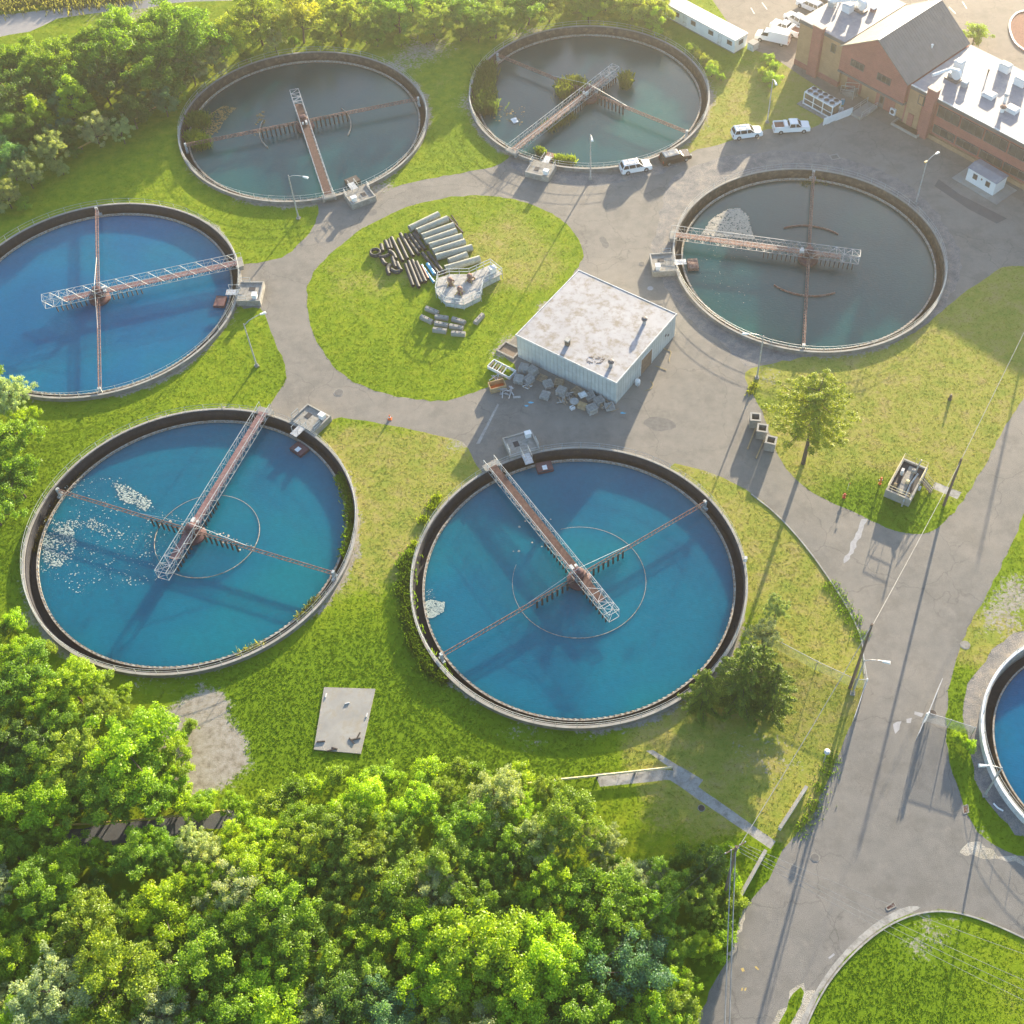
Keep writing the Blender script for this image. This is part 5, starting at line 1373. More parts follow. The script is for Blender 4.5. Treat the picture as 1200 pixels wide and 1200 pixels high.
# ---------------------------------------------------------------- stored pipes and yard stuff on the round lawn
def c6(x, y): return (420 + x / 6, 230 + y / 6)
def laidpipe(label, a, b, r, mat, z=None, hollow=True, name='stored_pipe', cat='pipe', group=None, inner='darks'):
    z = r if z is None else z
    A, B = at(*c6(*a), z), at(*c6(*b), z); c = (A + B) / 2; d = B - A; L = d.length
    o = MB(); n = 16
    vs = []
    for x in (-L / 2, L / 2):
        for rr_ in (r, r * .82):
            for k in range(n): vs.append((x, rr_ * math.cos(2 * PI * k / n), rr_ * math.sin(2 * PI * k / n)))
    fs = []
    for k in range(n):
        j = (k + 1) % n
        fs += [(k, j, 2 * n + j, 2 * n + k), (n + j, n + k, 3 * n + k, 3 * n + j), (j, k, n + k, n + j), (2 * n + k, 2 * n + j, 3 * n + j, 3 * n + k)]
    o.add([(v[0], v[1], v[2]) for v in vs], [f[::-1] for f in fs])
    ob = o.build(name, M[mat]); ob.location = (c.x, c.y, z); ob.rotation_euler = (0, 0, math.atan2(d.y, d.x))
    return tag(ob, label, cat, group)
big = [((360, 228), (565, 128), 'topmost and first'), ((412, 250), (628, 158), 'second'), ((448, 285), (672, 205), 'third'), ((468, 322), (690, 245), 'fourth'), ((500, 352), (730, 282), 'fifth'), ((525, 392), (750, 320), 'sixth'),
       ((545, 430), (800, 360), 'seventh, with a green patch,'), ((635, 460), (765, 412), 'short eighth'), ((610, 510), (855, 440), 'ninth and lowest')]
for a, b, w in big: laidpipe('grey-green concrete pipe, %s from the top in its row' % w, a, b, .52, 'pipeconc', name='concrete_pipe', group='large concrete pipes laid in a row')
blk = [((232, 290), (312, 455)), ((280, 300), (345, 440)), ((295, 265), (385, 420)), ((330, 268), (352, 305)), ((360, 268), (435, 375)), ((355, 315), (425, 410)), ((388, 262), (470, 375)), ((330, 480), (385, 630)), ((352, 458), (425, 640)), ((378, 450), (445, 608)),
       ((408, 462), (472, 602)), ((450, 400), (568, 550)), ((490, 395), (605, 545)), ((215, 305), (232, 370)), ((400, 250), (430, 300))]
for i, (a, b) in enumerate(blk):
    laidpipe(['leftmost long', 'second long', 'third long', 'very short', 'upper right', 'middle short', 'topmost right', 'lower left', 'second lower left', 'third lower left', 'lower right', 'long inner', 'long outermost', 'short far-left', 'stubby upper'][i].capitalize() + ' black pipe in the heap on the round lawn',
             a, b, .27, 'blackp', z=.27 if i % 2 else .33, name='black_pipe', group='black pipes heaped on the round lawn')
laidpipe('long pale blue pipe between the red-brown and the short blue pipe', (445, 485), (530, 605), .2, 'bluep', name='blue_pipe', group='blue pipes')
laidpipe('short thick pale blue pipe with white top', (485, 475), (535, 550), .27, 'bluep', name='blue_pipe', group='blue pipes')
laidpipe('red-brown pipe lying beside the blue ones', (443, 490), (490, 580), .22, 'redp', name='red_brown_pipe')
def elbow(label, pts, r=.3, z=.32, name='pipe_elbow'):
    P = [at(*c6(*p), z) for p in pts]; P2 = [Vector(p) for p in P]
    if len(P2) > 2: 
        q = smooth([tuple(p[:2]) for p in P2], 2, closed=False); P2 = [Vector((x, y, z)) for x, y in q]
    c = P2[0].copy(); o = MB().tube([p - c for p in P2], r, 12).build(name, M['blackp']); o.location = c
    return tag(o, label, 'pipe fitting', 'black pipe fittings')
elbow('upright black stub left of the long pipes', [(160, 340), (170, 385)]); elbow('second black stub near the long pipes', [(188, 315), (212, 370)])
elbow('curved black bend with a bluish sheen', [(145, 425), (185, 425), (215, 408)], .25); elbow('curved black bend beside the longest pipes', [(215, 385), (245, 400), (262, 440)]); elbow('short black bend under the bluish one', [(165, 445), (180, 470), (198, 480)])
elbow('black bend in the middle of the fittings', [(238, 430), (248, 465), (262, 500)]); elbow('lowest black bend of the fittings', [(225, 480), (200, 510), (215, 548)]); elbow('black bend at the right of the fittings', [(270, 465), (285, 500), (300, 522)]); elbow('black bend lying lowest right', [(228, 515), (262, 535), (292, 528)])
q = at(*c6(120, 400), .2); o = MB().tube(circle(.75, 0, 24), .17, 8, closed=True).tube(circle(.72, .25, 24), .15, 8, closed=True).build('hose_coil', M['blackp']); o.location = q; tag(o, 'coil of grey-black hose at the left end of the pipe heap', 'hose')
for i, (a, b) in enumerate([((630, 145), (735, 255)), ((655, 135), (700, 200))]):
    A, B = at(*c6(*a), .2), at(*c6(*b), .2); tag(MB().bar(A, B, .22 if i == 0 else .12, .3).build('steel_beam', M['darks']), ['longer dark steel beam beside the ends of the concrete pipes', 'shorter dark steel beam beside the ends of the concrete pipes'][i], 'beam', 'dark steel beams')
# octagonal timber-railed deck with three rusty pumps
dk = [(560, 575), (640, 548), (780, 548), (930, 480), (1012, 545), (880, 612), (862, 705), (740, 765), (612, 745), (545, 680)]
H_D = 1.05
c0 = at(*c6(720, 640)); dpts = [tuple((at(*c6(*p), H_D) - c0)[:2]) for p in dk]
t = thing('pump_deck', 'railed grey pump deck of odd octagon shape on the round lawn', 'deck', c0, 0)
inn = [(x * .94, y * .94) for x, y in dpts]
MB().prism(inn, 0.0, H_D - .12).build('base', M['white_d'], t)
MB().prism(dpts, H_D - .12, H_D).build('floor', M['greywood'], t)
n = len(dpts)
for i in range(n):
    a, b = Vector((*dpts[i], 0)), Vector((*dpts[(i + 1) % n], 0)); k = MB(); L = (b - a).length; m = max(1, int(L / 1.0))
    for z in (.5, 1.05): k.bar(a + Vector((0, 0, H_D + z)), b + Vector((0, 0, H_D + z)), .07)
    for j in range(m): p = a.lerp(b, j / m); k.bar(p + Vector((0, 0, .1)), p + Vector((0, 0, H_D + 1.1)), .08)
    k.build('railing', M['rail'], t)
def pump(label, px):
    p = at(*c6(*px), H_D); t = thing('rusty_pump', label, 'pump', p, R_.random() * 3, 'rusty pumps on the deck')
    MB().lathe([(.4, 0), (.45, .1), (.25, .25), (.3, .8), (.42, .9), (.35, 1.2), (.1, 1.3)], 14).build('body', M['rust'], t)
    k = MB(); 
    for a in range(4): k.bar((0, 0, .9), (.75 * math.cos(a * PI / 2), .75 * math.sin(a * PI / 2), 0), .08)
    k.build('legs', M['yellow'], t); MB().tube([(.1, 0, .5), (.6, 0, .5), (.8, 0, .15)], .1, 8).build('outlet', M['rust'], t)
pump('rusty pump at the left of the deck', (648, 622)); pump('rusty pump at the right of the deck', (785, 595)); pump('rusty pump nearest the front rail of the deck', (715, 685))
q = at(*c6(945, 530), H_D); t = thing('white_cabinet', 'white cabinet on the tongue of the pump deck', 'cabinet', q, .5); MB().box((0, 0, .4), (.9, .8, .8)).build('casing', M['white'], t); MB().box((0, 0, .84), (1.0, .9, .08)).build('lid', M['white_d'], t)
blks = [((478, 785), (558, 818), 'topmost'), ((443, 845), (517, 882), 'leftmost'), ((543, 845), (628, 857), 'upper middle'), ((540, 890), (627, 907), 'centre middle'), ((528, 935), (615, 947), 'lowest left'), ((663, 860), (748, 887), 'upper right'),
        ((645, 910), (732, 927), 'middle right'), ((657, 960), (748, 967), 'lowest right'), ((822, 888), (873, 832), 'lone far-right')]
for a, b, w in blks:
    A, B = at(*c6(*a), .3), at(*c6(*b), .3); c = (A + B) / 2; d = B - A; L = d.length + .15
    t = thing('concrete_block', '%s grey concrete log on the round lawn' % w.capitalize(), 'concrete block', (c.x, c.y, 0), math.atan2(d.y, d.x), 'short concrete logs on the round lawn')
    m_ = MB(); pr_ = [(-.36, 0), (.36, 0), (.36, .3), (.22, .56), (-.22, .56), (-.36, .3)]
    vs = [(-L / 2, y, z) for y, z in pr_] + [(L / 2, y, z) for y, z in pr_]
    m_.add(vs, [tuple(range(5, -1, -1)), tuple(range(6, 12))] + [(i, (i + 1) % 6, (i + 1) % 6 + 6, i + 6) for i in range(6)]); m_.build('body', M['conc_l'], t)
    MB().box((-.35, 0, .57), (.1, .18, .06)).box((.35, 0, .57), (.1, .18, .06)).build('lifting_loop', M['darks'], t)

# pallets and crates along the front of the white building
def c5(x, y): return (560 + x / 5, 380 + y / 5)
def pallet_stack(label, px, n, rz, mat='greywood', tilt=0.0, s=1.0, z=0):
    p = at(*c5(*px), 0); t = thing('pallet_stack', label, 'pallets', (p.x, p.y, z), rz, 'stacks of old pallets along the white building'); t.rotation_euler = (tilt, tilt * .5, rz)
    r = random.Random(int(px[0] * 7 + px[1]))
    for k in range(n):
        m_ = MB(); z0 = k * .17; dx, dy, a = r.uniform(-.05, .05), r.uniform(-.05, .05), r.uniform(-.05, .05)
        Rm = Matrix.Rotation(a, 3, 'Z')
        q = MB()
        for j in range(5): q.box((0, (-.5 + j / 4) * 1.06 * s, z0 + .145), (1.2 * s, .135 * s, .022))
        for j in (-1, 0, 1): q.box((j * .53 * s, 0, z0 + .075), (.10, 1.2 * s, .11))
        for j in (-1, 0, 1): q.box((0, j * .5 * s, z0 + .01), (1.2 * s, .10, .02))
        m_.add([tuple(Rm @ Vector(v) + Vector((dx, dy, 0))) for v in q.v], q.f); m_.build('pallet', M[mat], t)
    return t
st = [((268, 275), 6, .3, 'bluish-grey pallet stack nearest the building, at the left end', 'greywood'), ((322, 290), 6, -.2, 'grey pallet stack second from the left against the wall', 'greywood'), ((240, 335), 5, .4, 'leaning grey pallet stack in front of the left pair', 'greywood'),
      ((300, 335), 4, -.1, 'low pallet stack behind the white scraps', 'greywood'), ((375, 318), 1, .1, 'single brown pallet flat by the wall', 'brownwood'), ((412, 360), 4, 1.0, 'slanted dark pallet stack in the middle', 'greywood'), ((475, 350), 3, .3, 'brown pallet stack against the wall', 'brownwood'),
      ((395, 428), 4, .2, 'separate pallet stack standing farthest out on the asphalt', 'greywood'), ((492, 410), 6, .1, 'tall grey pallet stack in the middle of the row', 'greywood'), ((580, 400), 3, -.3, 'flat brown-grey pallets behind the round reel', 'brownwood'),
      ((660, 430), 4, -.6, 'pallet stack tilted toward the wall, right of the white board', 'greywood'), ((710, 460), 4, -.4, 'grey pallet stack near the right corner', 'greywood'), ((668, 512), 6, -.5, 'grey pallet stack standing frontmost at the right', 'greywood'), ((775, 490), 3, -.8, 'leaning pallets closest to the building corner', 'greywood')]
for px, n_, rz, lb, mt in st: pallet_stack(lb, px, n_, rz + ang, mt, .0 if n_ > 3 and 'lean' not in lb and 'slant' not in lb and 'tilted' not in lb else .12 if 'lean' in lb or 'slant' in lb or 'tilted' in lb else 0)
q = at(*c5(565, 470)); t = thing('cable_reel', 'round pale wooden reel lying among the pallets', 'reel', q, 0)
MB().lathe([(.6, 0), (.6, .08)], 20).build('disc', M['brownwood'], t); MB().lathe([(.6, .6), (.6, .68)], 20).build('disc', M['greywood'], t); MB().lathe([(.25, .08), (.25, .6)], 14).build('drum', M['brownwood'], t)
q = at(*c5(612, 488)); t = thing('wooden_crate', 'tan low crate in front of the round reel', 'crate', q, -.4)
MB().box((0, 0, .3), (1.1, .8, .6)).build('box', M['brownwood'], t); MB().box((0, 0, .63), (1.15, .85, .05)).build('lid', M['wood'], t)
q = at(*c5(554, 495)); t = thing('white_box', 'small white carton lying on the asphalt by the pallets', 'carton', q, .6); MB().box((0, 0, .2), (.6, .5, .4)).build('box', M['white'], t); MB().box((0, 0, .41), (.5, .12, .02)).build('tape', M['brownwood'], t)
q = at(*c5(614, 415), .8); t = thing('white_board', 'bluish white board lying on the pallets in the middle right', 'board', q, .5); MB().box((0, 0, .1), (1.0, .9, .2)).build('board', M['white_d'], t); MB().box((.1, 0, .23), (.6, .5, .06)).build('folded_sheet', M['white'], t)
# open timber crate
q = at(*c5(115, 375)); t = thing('open_crate', 'open light-wood crate at the lawn edge left of the pallets', 'crate', q, .35)
MB().box((0, -.65, .45), (2.2, .08, .9)).box((0, .65, .45), (2.2, .08, .9)).box((-1.06, 0, .45), (.08, 1.22, .9)).box((1.06, 0, .45), (.08, 1.22, .9)).build('sides', M['wood'], t)
MB().box((0, 0, .04), (2.0, 1.2, .06)).build('bottom', M['orange'], t, 'orange-brown lining'); MB().box((0, -.71, .25), (2.2, .03, .06)).box((0, -.71, .65), (2.2, .03, .06)).build('battens', M['brownwood'], t)
# white rack
A, B = at(*c5(82, 245)), at(*c5(200, 305)); c = (A + B) / 2; d = B - A
t = thing('white_rack', 'long white frame rack filled with white pipes on the lawn edge', 'rack', c, math.atan2(d.y, d.x)); L = d.length + .3
MB().box((0, .75, .35), (L, .1, .5)).box((0, -.75, .35), (L, .1, .5)).box((L / 2, 0, .35), (.1, 1.4, .5)).box((-L / 2, 0, .35), (.1, 1.4, .5)).build('frame', M['white'], t)
for i in range(6): MB().bar((-L / 2 + .3 + i * .42, -.6, .4), (-L / 2 + .2 + i * .42, .6, .5), .14).build('crossbar', M['white_d' if i % 2 else 'brownwood'], t)
def scrap(label, px, n, w, mats, seed, L0=.5, L1=1.8):
    q = at(*c5(*px)); r = random.Random(seed); t = thing('scrap_heap', label, 'scrap heap', q, 0, 'heaps of loose boards')
    for i in range(n):
        a = r.random() * 3.1; L = r.uniform(L0, L1); c = Vector((r.uniform(-w, w), r.uniform(-w * .7, w * .7), .06 + i * .035)); d = Vector((math.cos(a), math.sin(a), r.uniform(-.08, .08))) * L / 2
        MB().bar(c - d, c + d, r.uniform(.09, .2), .03).build('board', M[r.choice(mats)], t)
scrap('heap of grey and white boards in front of the open crate', (162, 400), 18, .9, ['white_d', 'greywood', 'steel'], 3)
scrap('loose boards between the white rack and the open crate', (118, 318), 9, .6, ['white_d', 'brownwood'], 4)
scrap('white and brown scraps in front of the low pallet stack', (292, 365), 12, .5, ['white', 'greywood', 'brownwood'], 5, .3, 1.0)
scrap('broken boards between the leaning pallets and the corner', (745, 480), 14, .7, ['white_d', 'greywood', 'brownwood'], 6)
scrap('brown boards behind the round reel', (535, 430), 14, .7, ['brownwood', 'greywood'], 7)
scrap('boards lying under the tall grey pallet stack', (505, 455), 8, .6, ['brownwood', 'greywood'], 8)
q = at(*c5(228, 428)); tag(MB().box((q.x, q.y, .04), (1.0, .35, .06), .1).build('loose_board', M['greywood']), 'single grey board lying alone on the shaded asphalt', 'board')
q = at(*c5(803, 505)); tag(MB().box((q.x, q.y, .04), (1.2, .12, .06), .5).build('loose_board', M['brownwood']), 'thin brown board lying at the building corner', 'board')
for i, (px, py) in enumerate([(310, 458), (285, 478), (850, 520)]):
    q = at(*c5(px, py)); r = random.Random(i); P = [(q.x + r.uniform(.15, .5) * math.cos(a * .9), q.y + r.uniform(.1, .25) * math.sin(a * .9), .005) for a in range(7)]
    tag(MB().add(P, [tuple(range(7))]).build('paint_spill', M['bluep']), kind='structure')
q = at(*c5(935, 350)); t = thing('white_tank', 'small white cylinder tank at the foot of the end wall', 'tank', q, 0); MB().lathe([(.35, 0), (.38, .2), (.38, .7), (.2, .85)], 16).build('body', M['white'], t); MB().box((.1, -.45, .3), (.3, .3, .5)).build('valve_box', M['steel'], t)
for lb, pts in (('yellow hose at the far foot of the end wall', [(776, 408), (781, 410), (787, 412), (785, 418), (784, 424)]), ('yellow hose in front of the garage door', [(768, 429), (774, 431), (781, 434)]), ('yellow hose hook near the small white tank', [(762, 447), (766, 451), (763, 456), (756, 458)])):
    P = smooth([tuple(at(*p)[:2]) for p in pts], 2, closed=False); tag(MB().tube([(x, y, .05) for x, y in P], .03, 6).build('yellow_hose', M['yellow']), lb, 'hose', 'yellow hoses')
t = thing('traffic_cone', 'orange cone standing on the loop road', 'traffic cone', at(457, 491), 0)
MB().box((0, 0, .03), (.5, .5, .06)).build('foot', M['orange'], t); c = MB().lathe([(.2, .06), (.05, .8)], 14).build('cone', M['orange'], t); MB().lathe([(.155, .35), (.115, .52)], 14).build('band', M['white'], t)

# ---------------------------------------------------------------- three concrete boxes on beams
for i, (px, py, w) in enumerate([(884, 498, 'farthest'), (892, 511, 'middle'), (902, 525, 'nearest')]):
    c = at(px, py); t = thing('concrete_box', '%s of the three open-topped concrete boxes at the lawn edge' % w, 'concrete box', c, rad(-5) - .1 * i, 'open-topped concrete boxes')
    m_ = MB(); z0, H = .12, 1.5
    m_.box((0, .6, z0 + H / 2), (1.4, .2, H)).box((0, -.6, z0 + H / 2), (1.4, .2, H)).box((.6, 0, z0 + H / 2), (.2, 1.0, H)).box((-.6, 0, z0 + H / 2), (.2, 1.0, H)); m_.build('walls', M['conc'], t)
    MB().box((0, 0, z0 + .08), (1.0, 1.0, .15)).build('bottom', M['darks'], t)
    rim_ = MB().box((0, .6, z0 + H + .02), (1.44, .24, .04)).box((0, -.6, z0 + H + .02), (1.44, .24, .04)).box((.6, 0, z0 + H + .02), (.24, .96, .04)).box((-.6, 0, z0 + H + .02), (.24, .96, .04)).build('rim', M['conc_l'], t)
for i, (a, b) in enumerate([((886, 500), (876, 526)), ((897, 512), (886, 537))]):
    A, B = at(*a, .07), at(*b, .07); tag(MB().bar(A, B, .16, .14).build('timber_beam', M['wood']), ['left timber beam sticking out from under the concrete boxes', 'right timber beam sticking out from under the concrete boxes'][i], 'beam', 'timber beams')

# ---------------------------------------------------------------- concrete vault with yellow rails
Z = 1.35
v0, v1, v2, v3 = at(1059, 537, Z), at(1088, 549, Z), at(1067, 585, Z), at(1037, 574, Z)
vc = (v0 + v1 + v2 + v3) / 4; va = math.atan2((v1 - v0).y, (v1 - v0).x); VW = (v1 - v0).length; VL = (v3 - v0).length
t = thing('valve_vault', 'raised concrete valve vault with yellow rails, pipes and hatches', 'vault', (vc.x, vc.y, 0), va)
m_ = MB().box((0, VL / 2 - .12, Z / 2), (VW, .24, Z)).box((0, -VL / 2 + .12, Z / 2), (VW, .24, Z)).box((VW / 2 - .12, 0, Z / 2), (.24, VL - .48, Z)).box((-VW / 2 + .12, 0, Z / 2), (.24, VL - .48, Z)); m_.build('walls', M['conc_l'], t)
MB().box((0, 0, Z - .35), (VW - .48, VL - .48, .1)).build('floor', M['conc_d'], t)
MB().box((.0, 0, Z - .27), (1.0, VL - 1.2, .06)).build('cover_plates', M['conc'], t)
rl = MB(); x, y = VW / 2 - .1, VL / 2 - .1
for z in (.5, 1.0):
    rl.tube([(-x, -y, Z + z), (-x, y, Z + z), (x, y, Z + z), (x, -y * .1, Z + z)], .035, 6); rl.tube([(-x, -y, Z + z), (x * .9, -y, Z + z)], .035, 6)
for p in [(-x, -y), (-x, 0), (-x, y), (0, y), (x, y), (x, 0), (0, -y), (x * .9, -y)]: rl.bar((*p, Z), (*p, Z + 1.02), .06)
rl.build('railing', M['yrail'], t)
for (x, y, r0, mt) in ((-.9, .6, .22, 'white_d'), (.3, 1.6, .3, 'conc_l'), (-.9, -1.6, .2, 'wood'), (.25, -.4, .25, 'yrail')):
    MB().lathe([(r0, Z - .3), (r0, Z + .15), (r0 * .6, Z + .25)], 12, (x, y, 0)).build('valve', M[mt], t)
MB().tube([(.6, 1.6, Z - .3), (.6, 1.6, Z + 1.0), (.75, 1.7, Z + 2.4)], .09, 8).build('riser_pipe', M['steel'], t)
MB().tube([(1.0, .7, Z + .9), (.75, -.9, Z + .4), (.9, -VL / 2 - .3, .9), (.9, -VL / 2 - .3, 0)], .11, 8).build('drain_pipe', M['steel'], t)
MB().box((-.9, .6, Z + .4), (.35, .5, .5)).build('motor', M['white_d'], t)
sr = MB()
for i in range(5): sr.box((VW / 2 + .25 + i * .3, .9, Z - .2 - i * .26), (.3, 1.0, .06))
sr.build('stairs', M['conc_d'], t)
hr = MB()
for y in (.4, 1.4): hr.tube([(VW / 2, y, Z + 1), (VW / 2 + 1.7, y, .95), (VW / 2 + 1.7, y, 0)], .035, 6); hr.tube([(VW / 2, y, Z + .5), (VW / 2 + 1.7, y, .5)], .03, 6)
hr.build('stair_rail', M['yrail'], t)
MB().box((VW / 2 + .2, .1, .5), (.25, .4, .5)).build('meter_box', M['white_d'], t)
def hydrant(label, px, mat, name='fire_hydrant', cat='hydrant', h=.8):
    t = thing(name, label, cat, at(*px), 0); MB().lathe([(.2, 0), (.2, .06), (.13, .08), (.13, h * .75), (.17, h * .78), (.1, h)], 12).build('body', M[mat], t)
    MB().tube([(-.22, 0, h * .6), (.22, 0, h * .6)], .07, 8).build('outlets', M['white_d' if mat != 'red' else 'red'], t)
hydrant('red fire hydrant on the grass edge left of the vault', (989, 583), 'red')
hydrant('pale post with orange top beside the vault', (1031, 567), 'orange', 'marker_post', 'marker post', 1.3)
t = thing('marker_flag', 'thin red-topped rod beside the red hydrant', 'marker', at(993, 574), 0); MB().tube([(0, 0, 0), (0, 0, 1.4)], .02, 5).build('rod', M['white'], t); MB().box((.1, 0, 1.3), (.2, .02, .15)).build('flag', M['red'], t)
t = thing('tree_stump', 'small dark stump alone on the broad dry lawn', 'stump', at(1113, 468), 0); MB().lathe([(.28, 0), (.2, .3), (.18, .75)], 10).build('stump', M['bark'], t); MB().lathe([(.1, .75), (.12, 1.0)], 8).build('top', M['brownwood'], t)
def grate(label, quad, mat):
    P = [at(*q) for q in quad]; c = sum(P, Vector()) / 4; t = thing('storm_drain', label, 'drain', c, 0, 'storm drains'); mb = MB()
    Q = [p - c for p in P]
    for i in range(4): mb.bar(Q[i] + Vector((0, 0, .02)), Q[(i + 1) % 4] + Vector((0, 0, .02)), .12, .04)
    mb.build('frame', M['conc'], t)
    g = MB()
    for i in range(1, 7): s = i / 7; g.bar(Q[0].lerp(Q[1], s) + Vector((0, 0, .015)), Q[3].lerp(Q[2], s) + Vector((0, 0, .015)), .06, .03)
    g.build('grate', M[mat], t); MB().add([q_ + Vector((0, 0, .006)) for q_ in Q], [(0, 1, 2, 3)]).build('pit', M['darks'], t)
grate('rusty storm drain beside the near right lawn', [(1038, 1063), (1047, 1057), (1050, 1062), (1040, 1067)], 'rust')
grate('red-brown storm drain at the curb under the small right tank', [(1128, 945), (1134, 943), (1135, 952), (1129, 954)], 'rust')
def manhole(label, px, mat, r=.42):
    t = thing('manhole_cover', label, 'manhole cover', at(*px), 0, 'manhole covers'); MB().lathe([(r, 0), (r, .02)], 20).build('ring', M['conc'], t); MB().lathe([(r * .82, .02), (r * .82, .035)], 20).build('lid', M[mat], t)
manhole('round cover on the road shoulder by the right lawn, beyond the open gate', (1131, 756), 'conc', .6); manhole('dark cover beside the open gate leaf', (1093, 836), 'darks', .5); manhole('faint round cover on the loop road between the two left blue tanks', (397, 460), 'patchd', .7)
manhole('rusty cover on the loop road near the control platform facing the white building', (752, 309), 'patchd', .5); manhole('pale square-set cover near the far corner of the white building', (762, 338), 'patch', .5); manhole('cover beside the diagonal path, in the shade', (822, 947), 'darks', .4)
manhole('cover in the road junction below the left low wall', (955, 1005), 'patchd', .5)
# concrete pad on the lower lawn with its fittings
P = [at(*p) for p in [(380, 806), (440, 808), (423, 884), (368, 879)]]; c = sum(P, Vector()) / 4
t = thing('concrete_pad', 'old cracked concrete slab lying in the grass below the two blue tanks', 'concrete slab', c, 0)
MB().prism([tuple((p - c)[:2]) for p in P], 0, .16).build('slab', M['walkpad'] if 'walkpad' in M else M['conc_l'], t)
r = random.Random(8)
for px, py, L, a in [(417, 866, 1.0, .2), (420, 862, .8, 1.2), (412, 868, .9, -.8), (376, 869, .9, .1), (388, 879, .9, .3), (392, 877, .7, -.3), (382, 815, .5, 1.5), (430, 838, .5, 1.4), (407, 824, .5, .3)]:
    q = at(px, py, .2) - c; q.z = .22; d = Vector((math.cos(a), math.sin(a), 0)) * L / 2; MB().bar(q - d, q + d, .12, .1).build('bent_plate', M['darks'] if L > .6 else M['white_d'], t)
t = thing('white_scrap', 'bent white strip lying in the grass by the small right tank', 'scrap', at(1169, 947), -.8); MB().tube([(-.6, .1, .05), (0, 0, .08), (.6, .15, .05)], .1, 6).build('strip', M['white'], t)
t = thing('white_sign_box', 'small white box on the right rim of the tank by the spruces', 'box', at(873, 657, .8), 0); MB().box((0, 0, .3), (.4, .4, .6)).build('casing', M['white'], t); MB().box((0, 0, .62), (.45, .45, .05)).build('cap', M['steel'], t)
# ---------------------------------------------------------------- vegetation
def quad_mesh(name, C, Nn, size, tint, mats, aspect=0.62, seed=0):
    """leaf-shaped quads: centres C, normals Nn, size per leaf"""
    rng = np.random.default_rng(seed); n = len(C)
    Nn = Nn / (np.linalg.norm(Nn, axis=1, keepdims=True) + 1e-9)
    rv = rng.normal(size=(n, 3)); T = np.cross(Nn, rv); T /= (np.linalg.norm(T, axis=1, keepdims=True) + 1e-9)
    B = np.cross(Nn, T); s = size[:, None]
    V = np.stack([C - T * s, C + B * s * aspect + Nn * s * .12, C + T * s, C - B * s * aspect + Nn * s * .12], 1).astype(np.float32)
    me = bpy.data.meshes.new(name); nv = n * 4
    me.vertices.add(nv); me.vertices.foreach_set('co', V.ravel())
    me.loops.add(nv); me.loops.foreach_set('vertex_index', np.arange(nv, dtype=np.int32))
    me.polygons.add(n); me.polygons.foreach_set('loop_start', np.arange(0, nv, 4, dtype=np.int32))
    me.update(calc_edges=True)
    a = me.attributes.new('tint', 'FLOAT', 'POINT'); a.data.foreach_set('value', np.repeat(tint, 4).astype(np.float32))
    me.materials.append(mats)
    return me

def crown(seed, R=4.0, H=7.5, base=2.2, nc=55, nl=9000, leaf=.17, shape='round', lob=.22, crf=(.20, .34)):
    rng = np.random.default_rng(seed)
    d = rng.normal(size=(nc, 3)); d[:, 2] = np.abs(d[:, 2]) * 1.1 - .35; d /= np.linalg.norm(d, axis=1, keepdims=True)
    az = np.arctan2(d[:, 1], d[:, 0]); el = np.arcsin(np.clip(d[:, 2], -1, 1))
    lobe = 1 + lob * np.sin(3 * az + seed) * np.cos(el) + lob * .7 * np.sin(5 * az + 2 * el + seed * 2)
    rr = (rng.random(nc) ** .45) * lobe
    hh = (H - base) / 2
    C = np.stack([d[:, 0] * R * rr, d[:, 1] * R * rr, base + hh * .9 + d[:, 2] * hh * rr * 1.05], 1)
    if shape == 'cone':
        z = rng.random(nc) ** 1.3; a = rng.random(nc) * 2 * PI; q = (1 - z) ** .8 * (0.5 + .5 * rng.random(nc) ** .4) + .08
        C = np.stack([np.cos(a) * R * q, np.sin(a) * R * q, base * .6 + z * (H - base * .6)], 1)
    cr = R * (crf[0] + (crf[1] - crf[0]) * rng.random(nc))
    w = cr ** 2; idx = rng.choice(nc, nl, p=w / w.sum())
    dd = rng.normal(size=(nl, 3)); dd /= np.linalg.norm(dd, axis=1, keepdims=True)
    rad_ = rng.random(nl) ** .38
    # ragged clump outline
    a2 = np.arctan2(dd[:, 1], dd[:, 0]); rad_ *= 1 + .25 * np.sin(4 * a2 + idx * 1.7) + .15 * np.sin(7 * dd[:, 2] * 3 + idx)
    P = C[idx] + dd * (cr[idx] * rad_)[:, None] * np.array([1, 1, .72])
    P[:, 2] = np.maximum(P[:, 2], .4)
    Nn = dd * .7 + rng.normal(size=(nl, 3)) * .55 + np.array([0, 0, .55])
    tint = np.clip(.48 + .13 * rng.normal(size=nc)[idx] + .10 * rng.normal(size=nl), 0, 1)
    size = leaf * (0.6 + .8 * rng.random(nl))
    return quad_mesh('crown', P, Nn, size, tint, M['leaf'], seed=seed), C, cr

def trunk(C, H, r0=.2, seed=0, lean=0.0, bare=0.0):
    r = random.Random(seed); mb = MB(); p = Vector((0, 0, 0)); pts = [p.copy()]
    for i in range(5):
        p = p + Vector((r.uniform(-.18, .18) + lean, r.uniform(-.18, .18), H * .8 / 5)); pts.append(p.copy())
    mb.tube(pts, [r0 * (1 - .15 * i) for i in range(6)], 8)
    for c in sorted(C.tolist(), key=lambda q: q[2])[::max(1, len(C) // 14)]:
        c = Vector(c); k = min(4, max(1, int(c.z / (H * .8) * 4))); a = pts[k]
        m = a.lerp(c, .5) + Vector((0, 0, -.15)); mb.tube([a, m, c], [r0 * .42, r0 * .28, r0 * .1], 5, caps=False)
    return mb

